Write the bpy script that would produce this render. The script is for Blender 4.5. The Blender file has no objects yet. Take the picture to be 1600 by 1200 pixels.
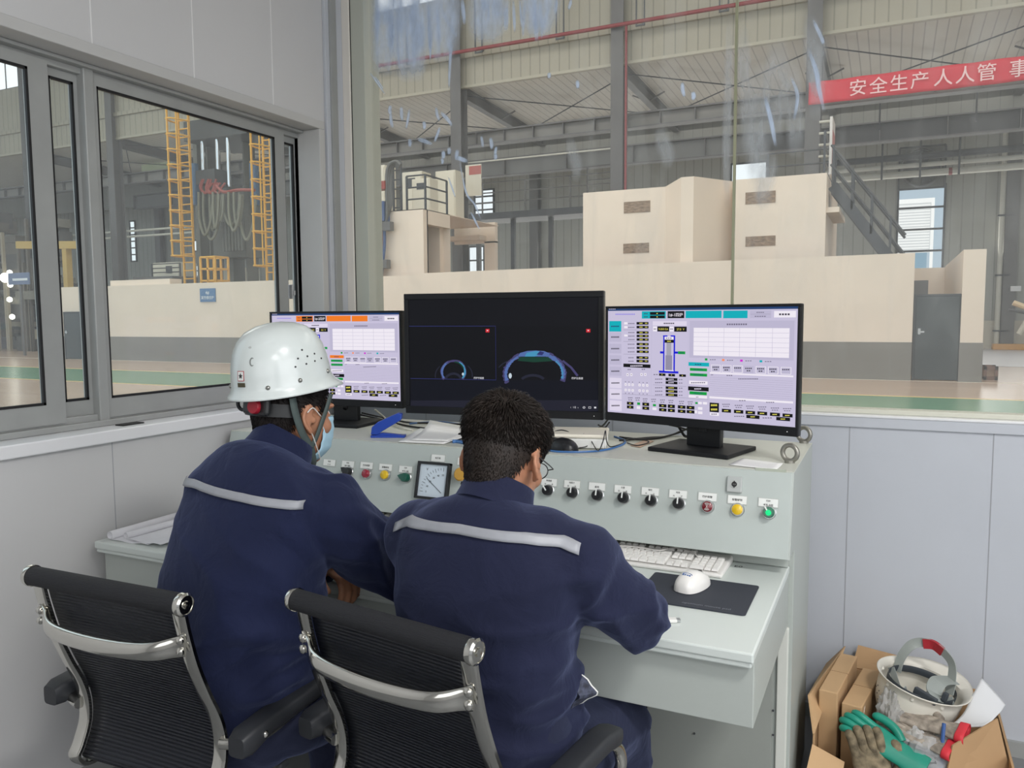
import bpy, bmesh, math, random
import numpy as np
from mathutils import Vector, Matrix, noise
random.seed(7)
SC = bpy.context.scene
COL = SC.collection

# ---------------------------------------------------------------- camera
YAW, PITCH, ROLL, FPX = 0.445583518, 0.0851108123, -0.00666303188, 1239.1059
CAM = Vector((0.0, 0.0, 1.42))
_cy, _sy, _cp, _sp = math.cos(YAW), math.sin(YAW), math.cos(PITCH), math.sin(PITCH)
FW = Vector((-_sy*_cp, _cy*_cp, -_sp))
_r0 = Vector((_cy, _sy, 0)); _u0 = _r0.cross(FW)
RT = math.cos(ROLL)*_r0 + math.sin(ROLL)*_u0
UP = math.cos(ROLL)*_u0 - math.sin(ROLL)*_r0
cd = bpy.data.cameras.new('camera'); cam = bpy.data.objects.new('camera', cd); COL.objects.link(cam)
cd.sensor_width = 36.0; cd.lens = 36.0*FPX/1600.0; cd.clip_start = 0.02; cd.clip_end = 300
cam.matrix_world = Matrix(((RT.x, UP.x, -FW.x, CAM.x), (RT.y, UP.y, -FW.y, CAM.y), (RT.z, UP.z, -FW.z, CAM.z), (0, 0, 0, 1)))
SC.camera = cam

# ---------------------------------------------------------------- sky, exposure, lights
W = bpy.data.worlds.new('overcast_sky'); SC.world = W; W.use_nodes = True
W.node_tree.nodes['Background'].inputs[0].default_value = (0.80, 0.90, 1.0, 1)
W.node_tree.nodes['Background'].inputs[1].default_value = 1.6
SC.view_settings.view_transform = 'Standard'
SC.view_settings.look = 'None'
SC.view_settings.gamma = 1.0
SC.view_settings.use_curve_mapping = False
SC.view_settings.exposure = 0.0
SC.cycles.max_bounces = 10
SC.cycles.transparent_max_bounces = 16
SC.cycles.sample_clamp_indirect = 6.0
try:
    SC.cycles.use_denoising = True
except Exception:
    pass

def area(name, loc, size, power, color=(1, 1, 1), rot=(0, 0, 0), sy=None):
    l = bpy.data.lights.new(name, 'AREA'); l.energy = power; l.color = color
    l.shape = 'RECTANGLE'; l.size = size; l.size_y = sy or size
    o = bpy.data.objects.new(name, l); COL.objects.link(o); o.location = loc; o.rotation_euler = rot
    return o
# ceiling lamps of the control room
area('ceiling_lamp_light', (0.95, 0.60, 2.86), 0.42, 46, (1.0, 0.985, 0.965))
area('ceiling_lamp_light', (1.6, -1.2, 2.86), 1.2, 40, (1.0, 0.985, 0.965))
# added unseen fill panels, rear and right; the walls there have no windows
area('rear_fill_light', (0.4, -2.15, 1.85), 3.4, 26, (0.97, 0.985, 1.0), (math.radians(90), 0, 0), sy=1.5)
area('right_fill_light', (2.55, 0.1, 1.95), 1.5, 48, (0.98, 0.985, 1.0), (0, math.radians(90), 0), sy=2.8)
# daylight falling through the roof lights of the hall
for hx in (-26, -10, 6):
    area('roof_light_daylight', (hx, 14.5, 14.6), 12, 1150, (1.0, 0.975, 0.94), sy=9)
area('side_aisle_daylight', (-10, 31.5, 9.0), 40, 520, (1.0, 0.98, 0.95), sy=4)
area('rear_wall_window_daylight', (-12, 36.7, 4.2), 46, 1500, (1.0, 0.985, 0.96), (math.radians(-108), 0, 0), sy=5)

# ---------------------------------------------------------------- pixel -> point helpers
def ray(px, py):
    return FW + RT*((px-800)/FPX) - UP*((py-600)/FPX)
def at(px, py, X=None, Y=None, Z=None):
    d = ray(px, py)
    if X is not None: t = (X-CAM.x)/d.x
    elif Y is not None: t = (Y-CAM.y)/d.y
    else: t = (Z-CAM.z)/d.z
    return CAM + d*t

# ---------------------------------------------------------------- materials
def lin(c):
    out = []
    for v in c[:3]:
        v = v/255.0
        out.append(v/12.92 if v <= 0.04045 else ((v+0.055)/1.055)**2.4)
    return (out[0], out[1], out[2], 1.0)
MATS = {}
def mat(name, rgb, rough=0.5, metal=0.0, var=0.0, scale=6.0, bump=0.0, bscale=80.0, spec=0.5, emit=0.0, stretch=None, detail=3.0, coat=0.0):
    if name in MATS: return MATS[name]
    m = bpy.data.materials.new(name); m.use_nodes = True; MATS[name] = m
    nt = m.node_tree; N = nt.nodes; L = nt.links; b = N['Principled BSDF']
    c = lin(rgb); b.inputs['Base Color'].default_value = c
    b.inputs['Roughness'].default_value = rough; b.inputs['Metallic'].default_value = metal
    b.inputs['Specular IOR Level'].default_value = spec
    if coat: b.inputs['Coat Weight'].default_value = coat
    if emit:
        b.inputs['Emission Color'].default_value = c; b.inputs['Emission Strength'].default_value = emit
    if var or bump:
        tc = N.new('ShaderNodeTexCoord'); mp = N.new('ShaderNodeMapping'); L.new(tc.outputs['Object'], mp.inputs[0])
        if stretch: mp.inputs['Scale'].default_value = stretch
    if var:
        n = N.new('ShaderNodeTexNoise'); n.inputs['Scale'].default_value = scale; n.inputs['Detail'].default_value = detail
        L.new(mp.outputs[0], n.inputs['Vector'])
        r = N.new('ShaderNodeValToRGB'); L.new(n.outputs['Fac'], r.inputs[0])
        e = r.color_ramp.elements; e[0].position = 0.3; e[1].position = 0.7
        e[0].color = tuple(max(0, x*(1-var)) for x in c[:3])+(1,); e[1].color = tuple(min(1, x*(1+var)) for x in c[:3])+(1,)
        L.new(r.outputs[0], b.inputs['Base Color'])
    if bump:
        n2 = N.new('ShaderNodeTexNoise'); n2.inputs['Scale'].default_value = bscale; n2.inputs['Detail'].default_value = 4
        L.new(mp.outputs[0], n2.inputs['Vector'])
        bp = N.new('ShaderNodeBump'); bp.inputs['Strength'].default_value = bump; bp.inputs['Distance'].default_value = 0.004
        L.new(n2.outputs['Fac'], bp.inputs['Height']); L.new(bp.outputs[0], b.inputs['Normal'])
    return m
def emat(name, rgb, s=1.0):
    if name in MATS: return MATS[name]
    m = bpy.data.materials.new(name); m.use_nodes = True; MATS[name] = m
    nt = m.node_tree; b = nt.nodes['Principled BSDF']
    b.inputs['Base Color'].default_value = (0.01, 0.01, 0.012, 1); b.inputs['Roughness'].default_value = 0.35
    b.inputs['Specular IOR Level'].default_value = 0.08
    b.inputs['Emission Color'].default_value = lin(rgb); b.inputs['Emission Strength'].default_value = s
    return m
def glass_mat(name, haze=0.05, gloss=0.03, tint=(0.93, 0.96, 0.95), streak=0.0, hazec=(0.75, 0.78, 0.8)):
    m = bpy.data.materials.new(name); m.use_nodes = True; MATS[name] = m
    nt = m.node_tree; N = nt.nodes; L = nt.links; N.remove(N['Principled BSDF']); out = N['Material Output']
    tr = N.new('ShaderNodeBsdfTransparent'); tr.inputs[0].default_value = tint+(1,)
    gl = N.new('ShaderNodeBsdfGlossy'); gl.inputs['Roughness'].default_value = 0.02
    df = N.new('ShaderNodeBsdfDiffuse'); df.inputs[0].default_value = hazec+(1,)
    m1 = N.new('ShaderNodeMixShader'); m1.inputs[0].default_value = gloss; L.new(tr.outputs[0], m1.inputs[1]); L.new(gl.outputs[0], m1.inputs[2])
    m2 = N.new('ShaderNodeMixShader'); L.new(m1.outputs[0], m2.inputs[1]); L.new(df.outputs[0], m2.inputs[2])
    m2.inputs[0].default_value = haze
    tc = N.new('ShaderNodeTexCoord')
    if streak:
        mp = N.new('ShaderNodeMapping'); mp.inputs['Scale'].default_value = (5, 5, 0.9); L.new(tc.outputs['Object'], mp.inputs[0])
        n = N.new('ShaderNodeTexNoise'); n.inputs['Scale'].default_value = 2.2; n.inputs['Detail'].default_value = 6; n.inputs['Distortion'].default_value = 0.6
        L.new(mp.outputs[0], n.inputs['Vector'])
        mr = N.new('ShaderNodeMapRange'); mr.inputs[1].default_value = 0.5; mr.inputs[2].default_value = 0.8; mr.inputs[3].default_value = haze; mr.inputs[4].default_value = streak
        L.new(n.outputs['Fac'], mr.inputs[0]); L.new(mr.outputs[0], m2.inputs[0])
    L.new(m2.outputs[0], out.inputs[0])
    return m
def clear_mat(name, rgb, alpha, rough=0.3):
    if name in MATS: return MATS[name]
    m = mat(name, rgb, rough); m.node_tree.nodes['Principled BSDF'].inputs['Alpha'].default_value = alpha
    return m

# ---------------------------------------------------------------- mesh builder
def orth(d):
    d = d.normalized(); a = Vector((0, 0, 1)) if abs(d.z) < 0.9 else Vector((1, 0, 0))
    x = d.cross(a).normalized(); return x, d.cross(x).normalized()
WMAT = {}
class MB:
    def __init__(s): s.v = []; s.f = []; s.m = []; s.T = None
    def add(s, vs, fs, m=0):
        o = len(s.v)
        if s.T is not None: vs = [s.T @ Vector(q) for q in vs]
        s.v += [tuple(q) for q in vs]; s.f += [tuple(i+o for i in f) for f in fs]; s.m += [m]*len(fs); return s
    def box(s, x0, x1, y0, y1, z0, z1, m=0):
        x0, x1 = min(x0, x1), max(x0, x1); y0, y1 = min(y0, y1), max(y0, y1); z0, z1 = min(z0, z1), max(z0, z1)
        return s.add([(x0,y0,z0),(x1,y0,z0),(x1,y1,z0),(x0,y1,z0),(x0,y0,z1),(x1,y0,z1),(x1,y1,z1),(x0,y1,z1)],
                     [(0,3,2,1),(4,5,6,7),(0,1,5,4),(1,2,6,5),(2,3,7,6),(3,0,4,7)], m)
    def bar(s, p, q, w, h=None, up=None, m=0):
        p = Vector(p); q = Vector(q); d = (q-p)
        if up is None: x, y = orth(d)
        else:
            x = d.cross(Vector(up)).normalized(); y = x.cross(d).normalized()
        h = h or w; x = x*(w/2); y = y*(h/2)
        vs = [p-x-y, p+x-y, p+x+y, p-x+y, q-x-y, q+x-y, q+x+y, q-x+y]
        return s.add(vs, [(0,3,2,1),(4,5,6,7),(0,1,5,4),(1,2,6,5),(2,3,7,6),(3,0,4,7)], m)
    def tube(s, pts, r, n=10, closed=False, m=0, caps=True, flat=None, upv=None):
        pts = [Vector(p) for p in pts]; k = len(pts); rs = r if isinstance(r, (list, tuple)) else [r]*k
        vs = []; px = None
        for i, p in enumerate(pts):
            a = pts[(i-1) % k] if (closed or i > 0) else p; b = pts[(i+1) % k] if (closed or i < k-1) else p
            d = (b-a).normalized()
            if upv is not None:
                x = d.cross(Vector(upv)).normalized()
            elif px is None: x, _ = orth(d)
            else: x = (px - d*px.dot(d)).normalized()
            y = d.cross(x).normalized(); px = x
            for j in range(n):
                t = 2*math.pi*j/n; fx, fy = (1, 1) if flat is None else flat
                vs.append(p + x*(math.cos(t)*rs[i]*fx) + y*(math.sin(t)*rs[i]*fy))
        fs = []
        for i in range(k if closed else k-1):
            for j in range(n):
                a = i*n+j; b = i*n+(j+1) % n; c = ((i+1) % k)*n+(j+1) % n; d = ((i+1) % k)*n+j
                fs.append((a, b, c, d))
        if caps and not closed:
            fs.append(tuple(range(n-1, -1, -1))); fs.append(tuple((k-1)*n+j for j in range(n)))
        return s.add(vs, fs, m)
    def cyl(s, p, q, r0, r1=None, n=16, m=0):
        return s.tube([p, q], [r0, r0 if r1 is None else r1], n, m=m)
    def lathe(s, prof, org=(0, 0, 0), axis=(0, 0, 1), n=24, m=0, sx=1.0, sy=1.0, a0=0.0, a1=2*math.pi):
        ax = Vector(axis).normalized(); x, y = orth(ax); org = Vector(org); vs = []; k = len(prof)
        full = abs(a1-a0-2*math.pi) < 1e-6; nn = n if full else n+1
        for (r, h) in prof:
            for j in range(nn):
                t = a0+(a1-a0)*j/n
                vs.append(org + ax*h + x*(r*math.cos(t)*sx) + y*(r*math.sin(t)*sy))
        fs = []
        for i in range(k-1):
            for j in range(n):
                j2 = (j+1) % nn
                fs.append((i*nn+j, i*nn+j2, (i+1)*nn+j2, (i+1)*nn+j))
        return s.add(vs, fs, m)
    def ell(s, c, rx, ry=None, rz=None, n=16, k=10, m=0, R=None):
        ry = rx if ry is None else ry; rz = rx if rz is None else rz; c = Vector(c); vs = []; fs = []
        for i in range(k+1):
            a = -math.pi/2+math.pi*i/k
            for j in range(n):
                t = 2*math.pi*j/n
                q = Vector((rx*math.cos(a)*math.cos(t), ry*math.cos(a)*math.sin(t), rz*math.sin(a)))
                if R is not None: q = R @ q
                vs.append(c+q)
        for i in range(k):
            for j in range(n):
                fs.append((i*n+j, i*n+(j+1) % n, (i+1)*n+(j+1) % n, (i+1)*n+j))
        return s.add(vs, fs, m)
    def poly(s, pts, m=0): return s.add(pts, [tuple(range(len(pts)))], m)
    def prism(s, pts, vec, m=0):
        pts = [Vector(p) for p in pts]; vec = Vector(vec); n = len(pts)
        fs = [tuple(range(n-1, -1, -1)), tuple(range(n, 2*n))]
        for i in range(n): fs.append((i, (i+1) % n, n+(i+1) % n, n+i))
        return s.add(pts+[p+vec for p in pts], fs, m)
    def grid(s, rows, m=0, closed=False):
        k = len(rows); n = len(rows[0]); vs = [p for r in rows for p in r]; fs = []
        for i in range(k-1):
            for j in range(n if closed else n-1):
                fs.append((i*n+j, i*n+(j+1) % n, (i+1)*n+(j+1) % n, (i+1)*n+j))
        return s.add(vs, fs, m)
    def loft(s, rings, m=0, caps=True):
        n = len(rings[0]); s.grid(rings, m, closed=True); o = len(s.v)-n*len(rings)
        if caps:
            s.f.append(tuple(o+j for j in range(n-1, -1, -1))); s.f.append(tuple(o+(len(rings)-1)*n+j for j in range(n))); s.m += [m, m]
        return s
    def text(s, body, org, xd, yd, size, depth=0.0, m=0, align='CENTER', bold=0.0):
        vs, fs = text_mesh(body, bold)
        if not vs: return s
        xs = [v[0] for v in vs]; ys = [v[1] for v in vs]
        ox = (min(xs)+max(xs))/2 if align == 'CENTER' else min(xs); oy = (min(ys)+max(ys))/2
        xd = Vector(xd); yd = Vector(yd); org = Vector(org); zd = xd.cross(yd).normalized()
        return s.add([org + xd*((v[0]-ox)*size) + yd*((v[1]-oy)*size) + zd*depth for v in vs], fs, m)
    def build(s, name, mats, parent=None, smooth=False, bevel=0.0, bseg=2, world=False, angle=40, subsurf=0, solid=0.0):
        me = bpy.data.meshes.new(name); vs = s.v
        if world and parent is not None:
            Mi = WMAT[parent.name].inverted(); vs = [tuple(Mi @ Vector(v)) for v in vs]
        me.from_pydata(vs, [], s.f)
        for q in (mats if isinstance(mats, (list, tuple)) else [mats]): me.materials.append(q)
        me.polygons.foreach_set('material_index', s.m)
        bm = bmesh.new(); bm.from_mesh(me); bmesh.ops.recalc_face_normals(bm, faces=bm.faces[:]); bm.to_mesh(me); bm.free()
        if smooth:
            me.polygons.foreach_set('use_smooth', [True]*len(me.polygons)); me.set_sharp_from_angle(angle=math.radians(angle))
        me.update()
        o = bpy.data.objects.new(name, me); COL.objects.link(o)
        if parent is not None:
            o.parent = parent; WMAT[o.name] = WMAT[parent.name]
        else: WMAT[o.name] = Matrix()
        if solid:
            q = o.modifiers.new('thickness', 'SOLIDIFY'); q.thickness = solid; q.offset = 0
        if bevel:
            q = o.modifiers.new('bevel', 'BEVEL'); q.width = bevel; q.segments = bseg; q.limit_method = 'ANGLE'; q.angle_limit = math.radians(35)
        if subsurf:
            q = o.modifiers.new('subdivision', 'SUBSURF'); q.levels = subsurf; q.render_levels = subsurf
        return o
_TX = {}
def text_mesh(body, bold=0.0):
    bold = min(bold, 0.010); key = (body, bold)
    if key in _TX: return _TX[key]
    c = bpy.data.curves.new('lettering', 'FONT'); c.body = body; c.resolution_u = 3; c.offset = bold
    o = bpy.data.objects.new('lettering', c); COL.objects.link(o)
    dg = bpy.context.evaluated_depsgraph_get(); dg.update()
    m = bpy.data.meshes.new_from_object(o.evaluated_get(dg))
    r = ([tuple(v.co) for v in m.vertices], [tuple(p.vertices) for p in m.polygons])
    bpy.data.objects.remove(o); bpy.data.curves.remove(c); bpy.data.meshes.remove(m); _TX[key] = r
    return r
def root(name, label, cat, loc=(0, 0, 0), rz=0.0, group=None, M=None):
    o = bpy.data.objects.new(name, None); COL.objects.link(o); o.empty_display_size = 0.1
    mm = M if M is not None else Matrix.Translation(Vector(loc)) @ Matrix.Rotation(rz, 4, 'Z')
    o.matrix_world = mm; WMAT[o.name] = mm
    o['label'] = label; o['category'] = cat
    if group: o['group'] = group
    return o
def tag(o, label, cat, group=None, kind=None):
    o['label'] = label; o['category'] = cat
    if group: o['group'] = group
    if kind: o['kind'] = kind
    return o
def struct(o, label=None, cat=None):
    o['kind'] = 'structure'
    if label: o['label'] = label
    if cat: o['category'] = cat
    return o
def sroot(name, label, cat):
    o = root(name, label, cat); o['kind'] = 'structure'; return o
def dup(src, loc=None, rz=None, label=None, M=None):
    r = src.copy(); COL.objects.link(r)
    if M is not None: r.matrix_world = M
    else: r.matrix_world = Matrix.Translation(Vector(loc)) @ Matrix.Rotation(rz or 0.0, 4, 'Z')
    if label: r['label'] = label
    for ch in list(src.children):
        c = ch.copy(); COL.objects.link(c); c.parent = r
        for g in list(ch.children):
            d = g.copy(); COL.objects.link(d); d.parent = c
    return r
def spline(pts, n=8, closed=False):
    pts = [Vector(p) for p in pts]; out = []; k = len(pts)
    for i in range(k if closed else k-1):
        g = (lambda j: pts[j % k]) if closed else (lambda j: pts[max(0, min(k-1, j))])
        p0, p1, p2, p3 = g(i-1), g(i), g(i+1), g(i+2)
        for j in range(n):
            t = j/n
            out.append(0.5*((2*p1)+(p2-p0)*t+(2*p0-5*p1+4*p2-p3)*t*t+(3*p1-p0-3*p2+p3)*t**3))
    if not closed: out.append(pts[-1])
    return out
# ================================================================ CONTROL ROOM SHELL
WL, WF, SILL, HEAD = -2.2, 2.9, 1.075, 2.21
M_wall_l = mat('white_wall_panel', (198, 198, 198), 0.45, var=0.03, scale=1.5)
M_wall_f = mat('bluish_white_wall_panel', (190, 194, 201), 0.42, var=0.03, scale=1.7)
M_seam_l = mat('pale_panel_joint', (225, 225, 224), 0.5)
M_seam_d = mat('grey_panel_joint', (158, 160, 165), 0.6)
M_cap = mat('white_trim', (225, 226, 228), 0.35)
M_alu = mat('grey_aluminium_frame', (158, 160, 158), 0.38, 0.1, var=0.05, scale=8)
M_alu_d = mat('olive_grey_frame', (184, 187, 176), 0.45)
M_gask = mat('black_rubber_gasket', (22, 22, 24), 0.6)
M_beige = mat('beige_corner_post', (226, 221, 212), 0.45)
M_floor_r = mat('grey_room_floor', (120, 122, 124), 0.35, var=0.12, scale=3)
M_ceil = mat('white_ceiling', (215, 215, 215), 0.6)

m = MB()
m.box(WL-0.16, WL, -2.2, WF, 0, 1.04)
m.box(WL-0.16, WL, -2.2, WF, HEAD+0.02, 2.9)
m.box(WL-0.16, WL, -2.2, 0.59, 1.04, HEAD+0.02)
m.box(WL-0.16, WL, 2.74, WF, 1.04, HEAD+0.02)
for k in range(-9, 4):
    ys = 1.685+0.39*k
    m.box(WL-0.01, WL+0.0012, ys-0.0022, ys+0.0022, HEAD+0.035, 2.9, 1)
    if k % 2 == 0: m.box(WL-0.01, WL+0.0008, ys-0.0012, ys+0.0012, 0, 1.04, 2)
struct(m.build('wall_left', [M_wall_l, M_seam_l, M_seam_d]), 'white panelled left wall under and over the sliding window', 'wall')
m = MB()
m.box(-2.2, 2.6, WF, WF+0.12, 0, 1.04)
for k in range(-5, 7):
    xs = -0.116+0.42*k
    m.box(xs-0.0014, xs+0.0014, WF-0.0009, WF+0.01, 0, 1.04, 1)
struct(m.build('wall_front', [M_wall_f, M_seam_d]), 'low bluish white panel wall behind the console', 'wall')
struct(MB().box(-2.3, 2.7, -2.3, -2.2, 0, 2.9).build('wall_back', M_wall_l), 'white wall behind the viewer', 'wall')
struct(MB().box(2.6, 2.7, -2.2, 3.02, 0, 2.9).build('wall_right', M_wall_f), 'white wall at far right of the room', 'wall')
struct(MB().box(-2.3, 2.7, -2.3, 3.02, 2.9, 2.98).build('ceiling', M_ceil), 'white control room ceiling', 'ceiling')
struct(MB().box(-2.2, 2.6, -2.2, 2.9, -0.05, 0.0).build('floor', M_floor_r), 'grey control room floor', 'floor')
struct(MB().box(WL, WL+0.012, -2.2, WF, 0, 0.05).build('baseboard_left', M_alu), 'grey base strip along left wall', 'baseboard')
struct(MB().box(WL+0.012, 2.6, WF-0.014, WF, 0, 0.05).build('baseboard_front', M_alu), 'grey base strip along front wall', 'baseboard')
# casing round the left opening, sill caps
m = MB()
m.box(WL-0.15, WL+0.012, 0.565, 2.76, HEAD, HEAD+0.035)
m.box(WL-0.15, WL+0.012, 2.725, 2.76, 1.07, HEAD)
struct(m.build('trim_1', mat('casing_grey', (186, 186, 184), 0.4), bevel=0.003), 'grey casing over the sliding window', 'trim')
m = MB().box(WL-0.155, WL+0.02, 0.5, 2.80, 1.036, SILL)
struct(m.build('trim_2', M_cap, bevel=0.004), 'white sill cap under the sliding window', 'trim')
m = MB().box(-2.13, 2.6, WF-0.010, WF+0.0, 1.040, 1.074, 1); m.box(-2.13, 2.6, WF-0.013, WF+0.12, 1.074, 1.082)
struct(m.build('trim_3', [M_cap, M_wall_f], bevel=0.002), 'white sill cap under the big front window', 'trim')
m = MB()
m.box(WL, WL+0.014, 2.775, WF, 1.0, 2.9, 0); m.box(WL, WL+0.024, 2.80, 2.84, 1.0, 2.9, 1)
m.box(WL+0.014, WL+0.052, WF-0.012, WF+0.1, 1.0, 2.9, 2)
struct(m.build('trim_4', [mat('corner_blue_grey', (188, 192, 198), 0.35), M_alu, M_beige], bevel=0.002), 'blue grey and beige corner post between the two windows', 'trim')

# ---- window_1 : grey sliding window in the left wall
w1 = sroot('window_1', 'grey aluminium sliding window in the left wall', 'window')
FX0, FX1 = -2.352, -2.302
def yl(px, X=-2.305): return at(px, 350, X=X).y
ZB, ZT = 1.162, 2.155
m = MB()
m.box(FX0, FX1, 0.6, 2.725, SILL, 1.115); m.box(FX0, FX1, 0.6, 2.725, ZT+0.025, HEAD)
m.box(FX0, FX1, yl(476, -2.302), 2.725, 1.1, HEAD); m.box(FX0, FX1, 0.6, 0.64, 1.1, HEAD)
m.box(FX0+0.005, FX1+0.012, yl(141, -2.292), yl(157, -2.292), SILL, HEAD-0.004)
m.box(FX0, FX1+0.02, 0.6, 2.725, SILL+0.0005, SILL+0.02); m.box(FX0, FX1+0.03, 0.6, 2.725, HEAD-0.012, HEAD-0.0005)
m.build('window_frame', M_alu, w1, bevel=0.003)
M_g1 = glass_mat('dusty_side_glass', 0.09, 0.02, (0.90, 0.93, 0.92), 0.12, (0.80, 0.82, 0.84))
def sash(y0, y1, w0, w1_, X, name='sash'):
    a = MB()
    a.box(X-0.012, X+0.012, y0, y0+w0, 1.10, ZT+0.035); a.box(X-0.012, X+0.012, y1-w1_, y1, 1.10, ZT+0.035)
    a.box(X-0.012, X+0.012, y0+w0, y1-w1_, 1.10, ZB); a.box(X-0.012, X+0.012, y0+w0, y1-w1_, ZT, ZT+0.035)
    a.box(X+0.004, X+0.0135, y0+w0, y1-w1_, ZB, ZB+0.008, 1); a.box(X+0.004, X+0.0135, y0+w0, y1-w1_, ZT-0.008, ZT, 1)
    a.box(X+0.004, X+0.0135, y1-w1_-0.008, y1-w1_, ZB, ZT, 1); a.box(X+0.004, X+0.0135, y0+w0, y0+w0+0.004, ZB, ZT, 1)
    s = a.build(name, [M_alu, M_gask], w1)
    g = MB().box(X-0.003, X+0.003, y0+w0-0.004, y1-w1_+0.004, ZB-0.004, ZT+0.004)
    g.build('glass_pane', M_g1, s)
    return s
sash(0.64, yl(84), 0.06, yl(84)-yl(53), -2.308)
sash(yl(74, -2.334), yl(143, -2.334), 0.02, yl(143, -2.334)-yl(121, -2.334), -2.334)
sash(yl(153), yl(445), 0.012, yl(445)-yl(430), -2.308)
s4 = sash(yl(440, -2.334), yl(478, -2.334), 0.012, yl(478, -2.334)-yl(458, -2.334), -2.334)
m = MB(); hy = yl(450)
m.box(-2.330, -2.288, hy-0.006, hy+0.006, 1.50, 1.56); m.box(-2.296, -2.278, hy-0.004, hy+0.004, 1.515, 1.535)
m.build('latch', mat('latch_silver', (200, 200, 200), 0.25, 0.8), w1, bevel=0.002)
m = MB().box(-2.262, -2.225, yl(172, -2.24), yl(206, -2.24), SILL+0.0005, SILL+0.004)
m.build('track_slot', M_gask, w1)

# ---- window_2 : large fixed glazing in front
w2 = sroot('window_2', 'tall fixed glass front window with hand smears and white residue', 'window')
m = MB()
m.box(-2.148, -2.078, WF+0.0, WF+0.11, 1.06, 2.9, 0); m.box(-2.15, -2.146, WF-0.004, WF+0.02, 1.06, 2.9, 1)
m.box(-2.15, 2.6, WF+0.03, WF+0.10, 1.082, 1.098, 2); m.box(-2.15, 2.6, WF+0.02, WF+0.1, 2.84, 2.9, 0)
m.box(2.55, 2.6, WF+0.02, WF+0.1, 1.07, 2.9, 0)
m.build('window_frame', [M_alu_d, M_gask, mat('pale_glazing_bead', (206, 206, 192), 0.4)], w2, bevel=0.003)
GY = WF+0.055
M_g2 = glass_mat('smeared_front_glass', 0.07, 0.004, (0.94, 0.945, 0.935), 0.16, (0.72, 0.74, 0.72))
SEAM = at(1148, 240, Y=GY).x
for x0, x1 in ((-2.08, SEAM-0.004), (SEAM+0.004, 2.55)):
    MB().box(x0, x1, GY-0.005, GY+0.005, 1.095, 2.845).build('glass_pane', M_g2, w2)
MB().box(SEAM-0.0045, SEAM+0.0045, GY-0.0065, GY+0.0065, 1.095, 2.845).build('silicone_joint', mat('olive_silicone', (150, 152, 125), 0.4), w2)
# residue on the glass: fingerprints, wiped streaks, dried drips
def smear_mat(name, col, hi):
    mm = bpy.data.materials.new(name); mm.use_nodes = True; nt = mm.node_tree; N = nt.nodes; L = nt.links
    N.remove(N['Principled BSDF']); out = N['Material Output']
    tr = N.new('ShaderNodeBsdfTransparent'); df = N.new('ShaderNodeBsdfDiffuse'); df.inputs[0].default_value = lin(col)
    tl = N.new('ShaderNodeBsdfTranslucent'); tl.inputs[0].default_value = lin(col)
    mx0 = N.new('ShaderNodeMixShader'); mx0.inputs[0].default_value = 0.15; L.new(df.outputs[0], mx0.inputs[1]); L.new(tl.outputs[0], mx0.inputs[2])
    mx = N.new('ShaderNodeMixShader'); L.new(tr.outputs[0], mx.inputs[1]); L.new(mx0.outputs[0], mx.inputs[2])
    tc = N.new('ShaderNodeTexCoord'); mp = N.new('ShaderNodeMapping'); mp.inputs['Scale'].default_value = (1, 1, 0.35); L.new(tc.outputs['Object'], mp.inputs[0])
    n = N.new('ShaderNodeTexNoise'); n.inputs['Scale'].default_value = 32; n.inputs['Detail'].default_value = 5; L.new(mp.outputs[0], n.inputs['Vector'])
    uv = N.new('ShaderNodeAttribute'); uv.attribute_name = 'edge'
    mr = N.new('ShaderNodeMapRange'); mr.inputs[1].default_value = 0.3; mr.inputs[2].default_value = 0.7; mr.inputs[3].default_value = 0.5*hi; mr.inputs[4].default_value = hi
    L.new(n.outputs['Fac'], mr.inputs[0])
    mu = N.new('ShaderNodeMath'); mu.operation = 'MULTIPLY'; L.new(mr.outputs[0], mu.inputs[0]); L.new(uv.outputs['Fac'], mu.inputs[1])
    L.new(mu.outputs[0], mx.inputs[0]); L.new(mx.outputs[0], out.inputs[0])
    return mm
SMY = [0.0062]
def smear(strokes, name, mt):
    """strokes: list of (pixel path, half width m); soft edged thin film on the room side of the glass"""
    b = MB(); edge = []
    for si, (path, w) in enumerate(strokes):
        pts = spline([at(x, y, Y=GY-SMY[0]) for x, y in path], 5); SMY[0] += 0.00012; k = len(pts); rows = []
        for i, p in enumerate(pts):
            d = pts[min(i+1, k-1)]-pts[max(i-1, 0)]; d.y = 0; d.normalize(); nrm = Vector((-d.z, 0, d.x))
            t = i/(k-1); ww = w*(0.5+0.5*math.sin(math.pi*min(1, max(0, t*0.9+0.08))))
            rows.append([p+nrm*(ww*a) for a in (-1, -0.45, 0.45, 1)])
            e = min(1.0, 4*min(t, 1-t)); edge += [0, e, e, 0]
        b.grid(rows)
    o = b.build(name, mt, w2)
    at_ = o.data.attributes.new('edge', 'FLOAT', 'POINT'); at_.data.foreach_set('value', edge)
    o['kind'] = 'stuff'
    return o
rs = random.Random(3)
SM1 = smear_mat('dried_white_residue', (200, 216, 238), 1.0)
SM2 = smear_mat('faint_wipe_haze', (192, 198, 202), 0.5)
st = []
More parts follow.
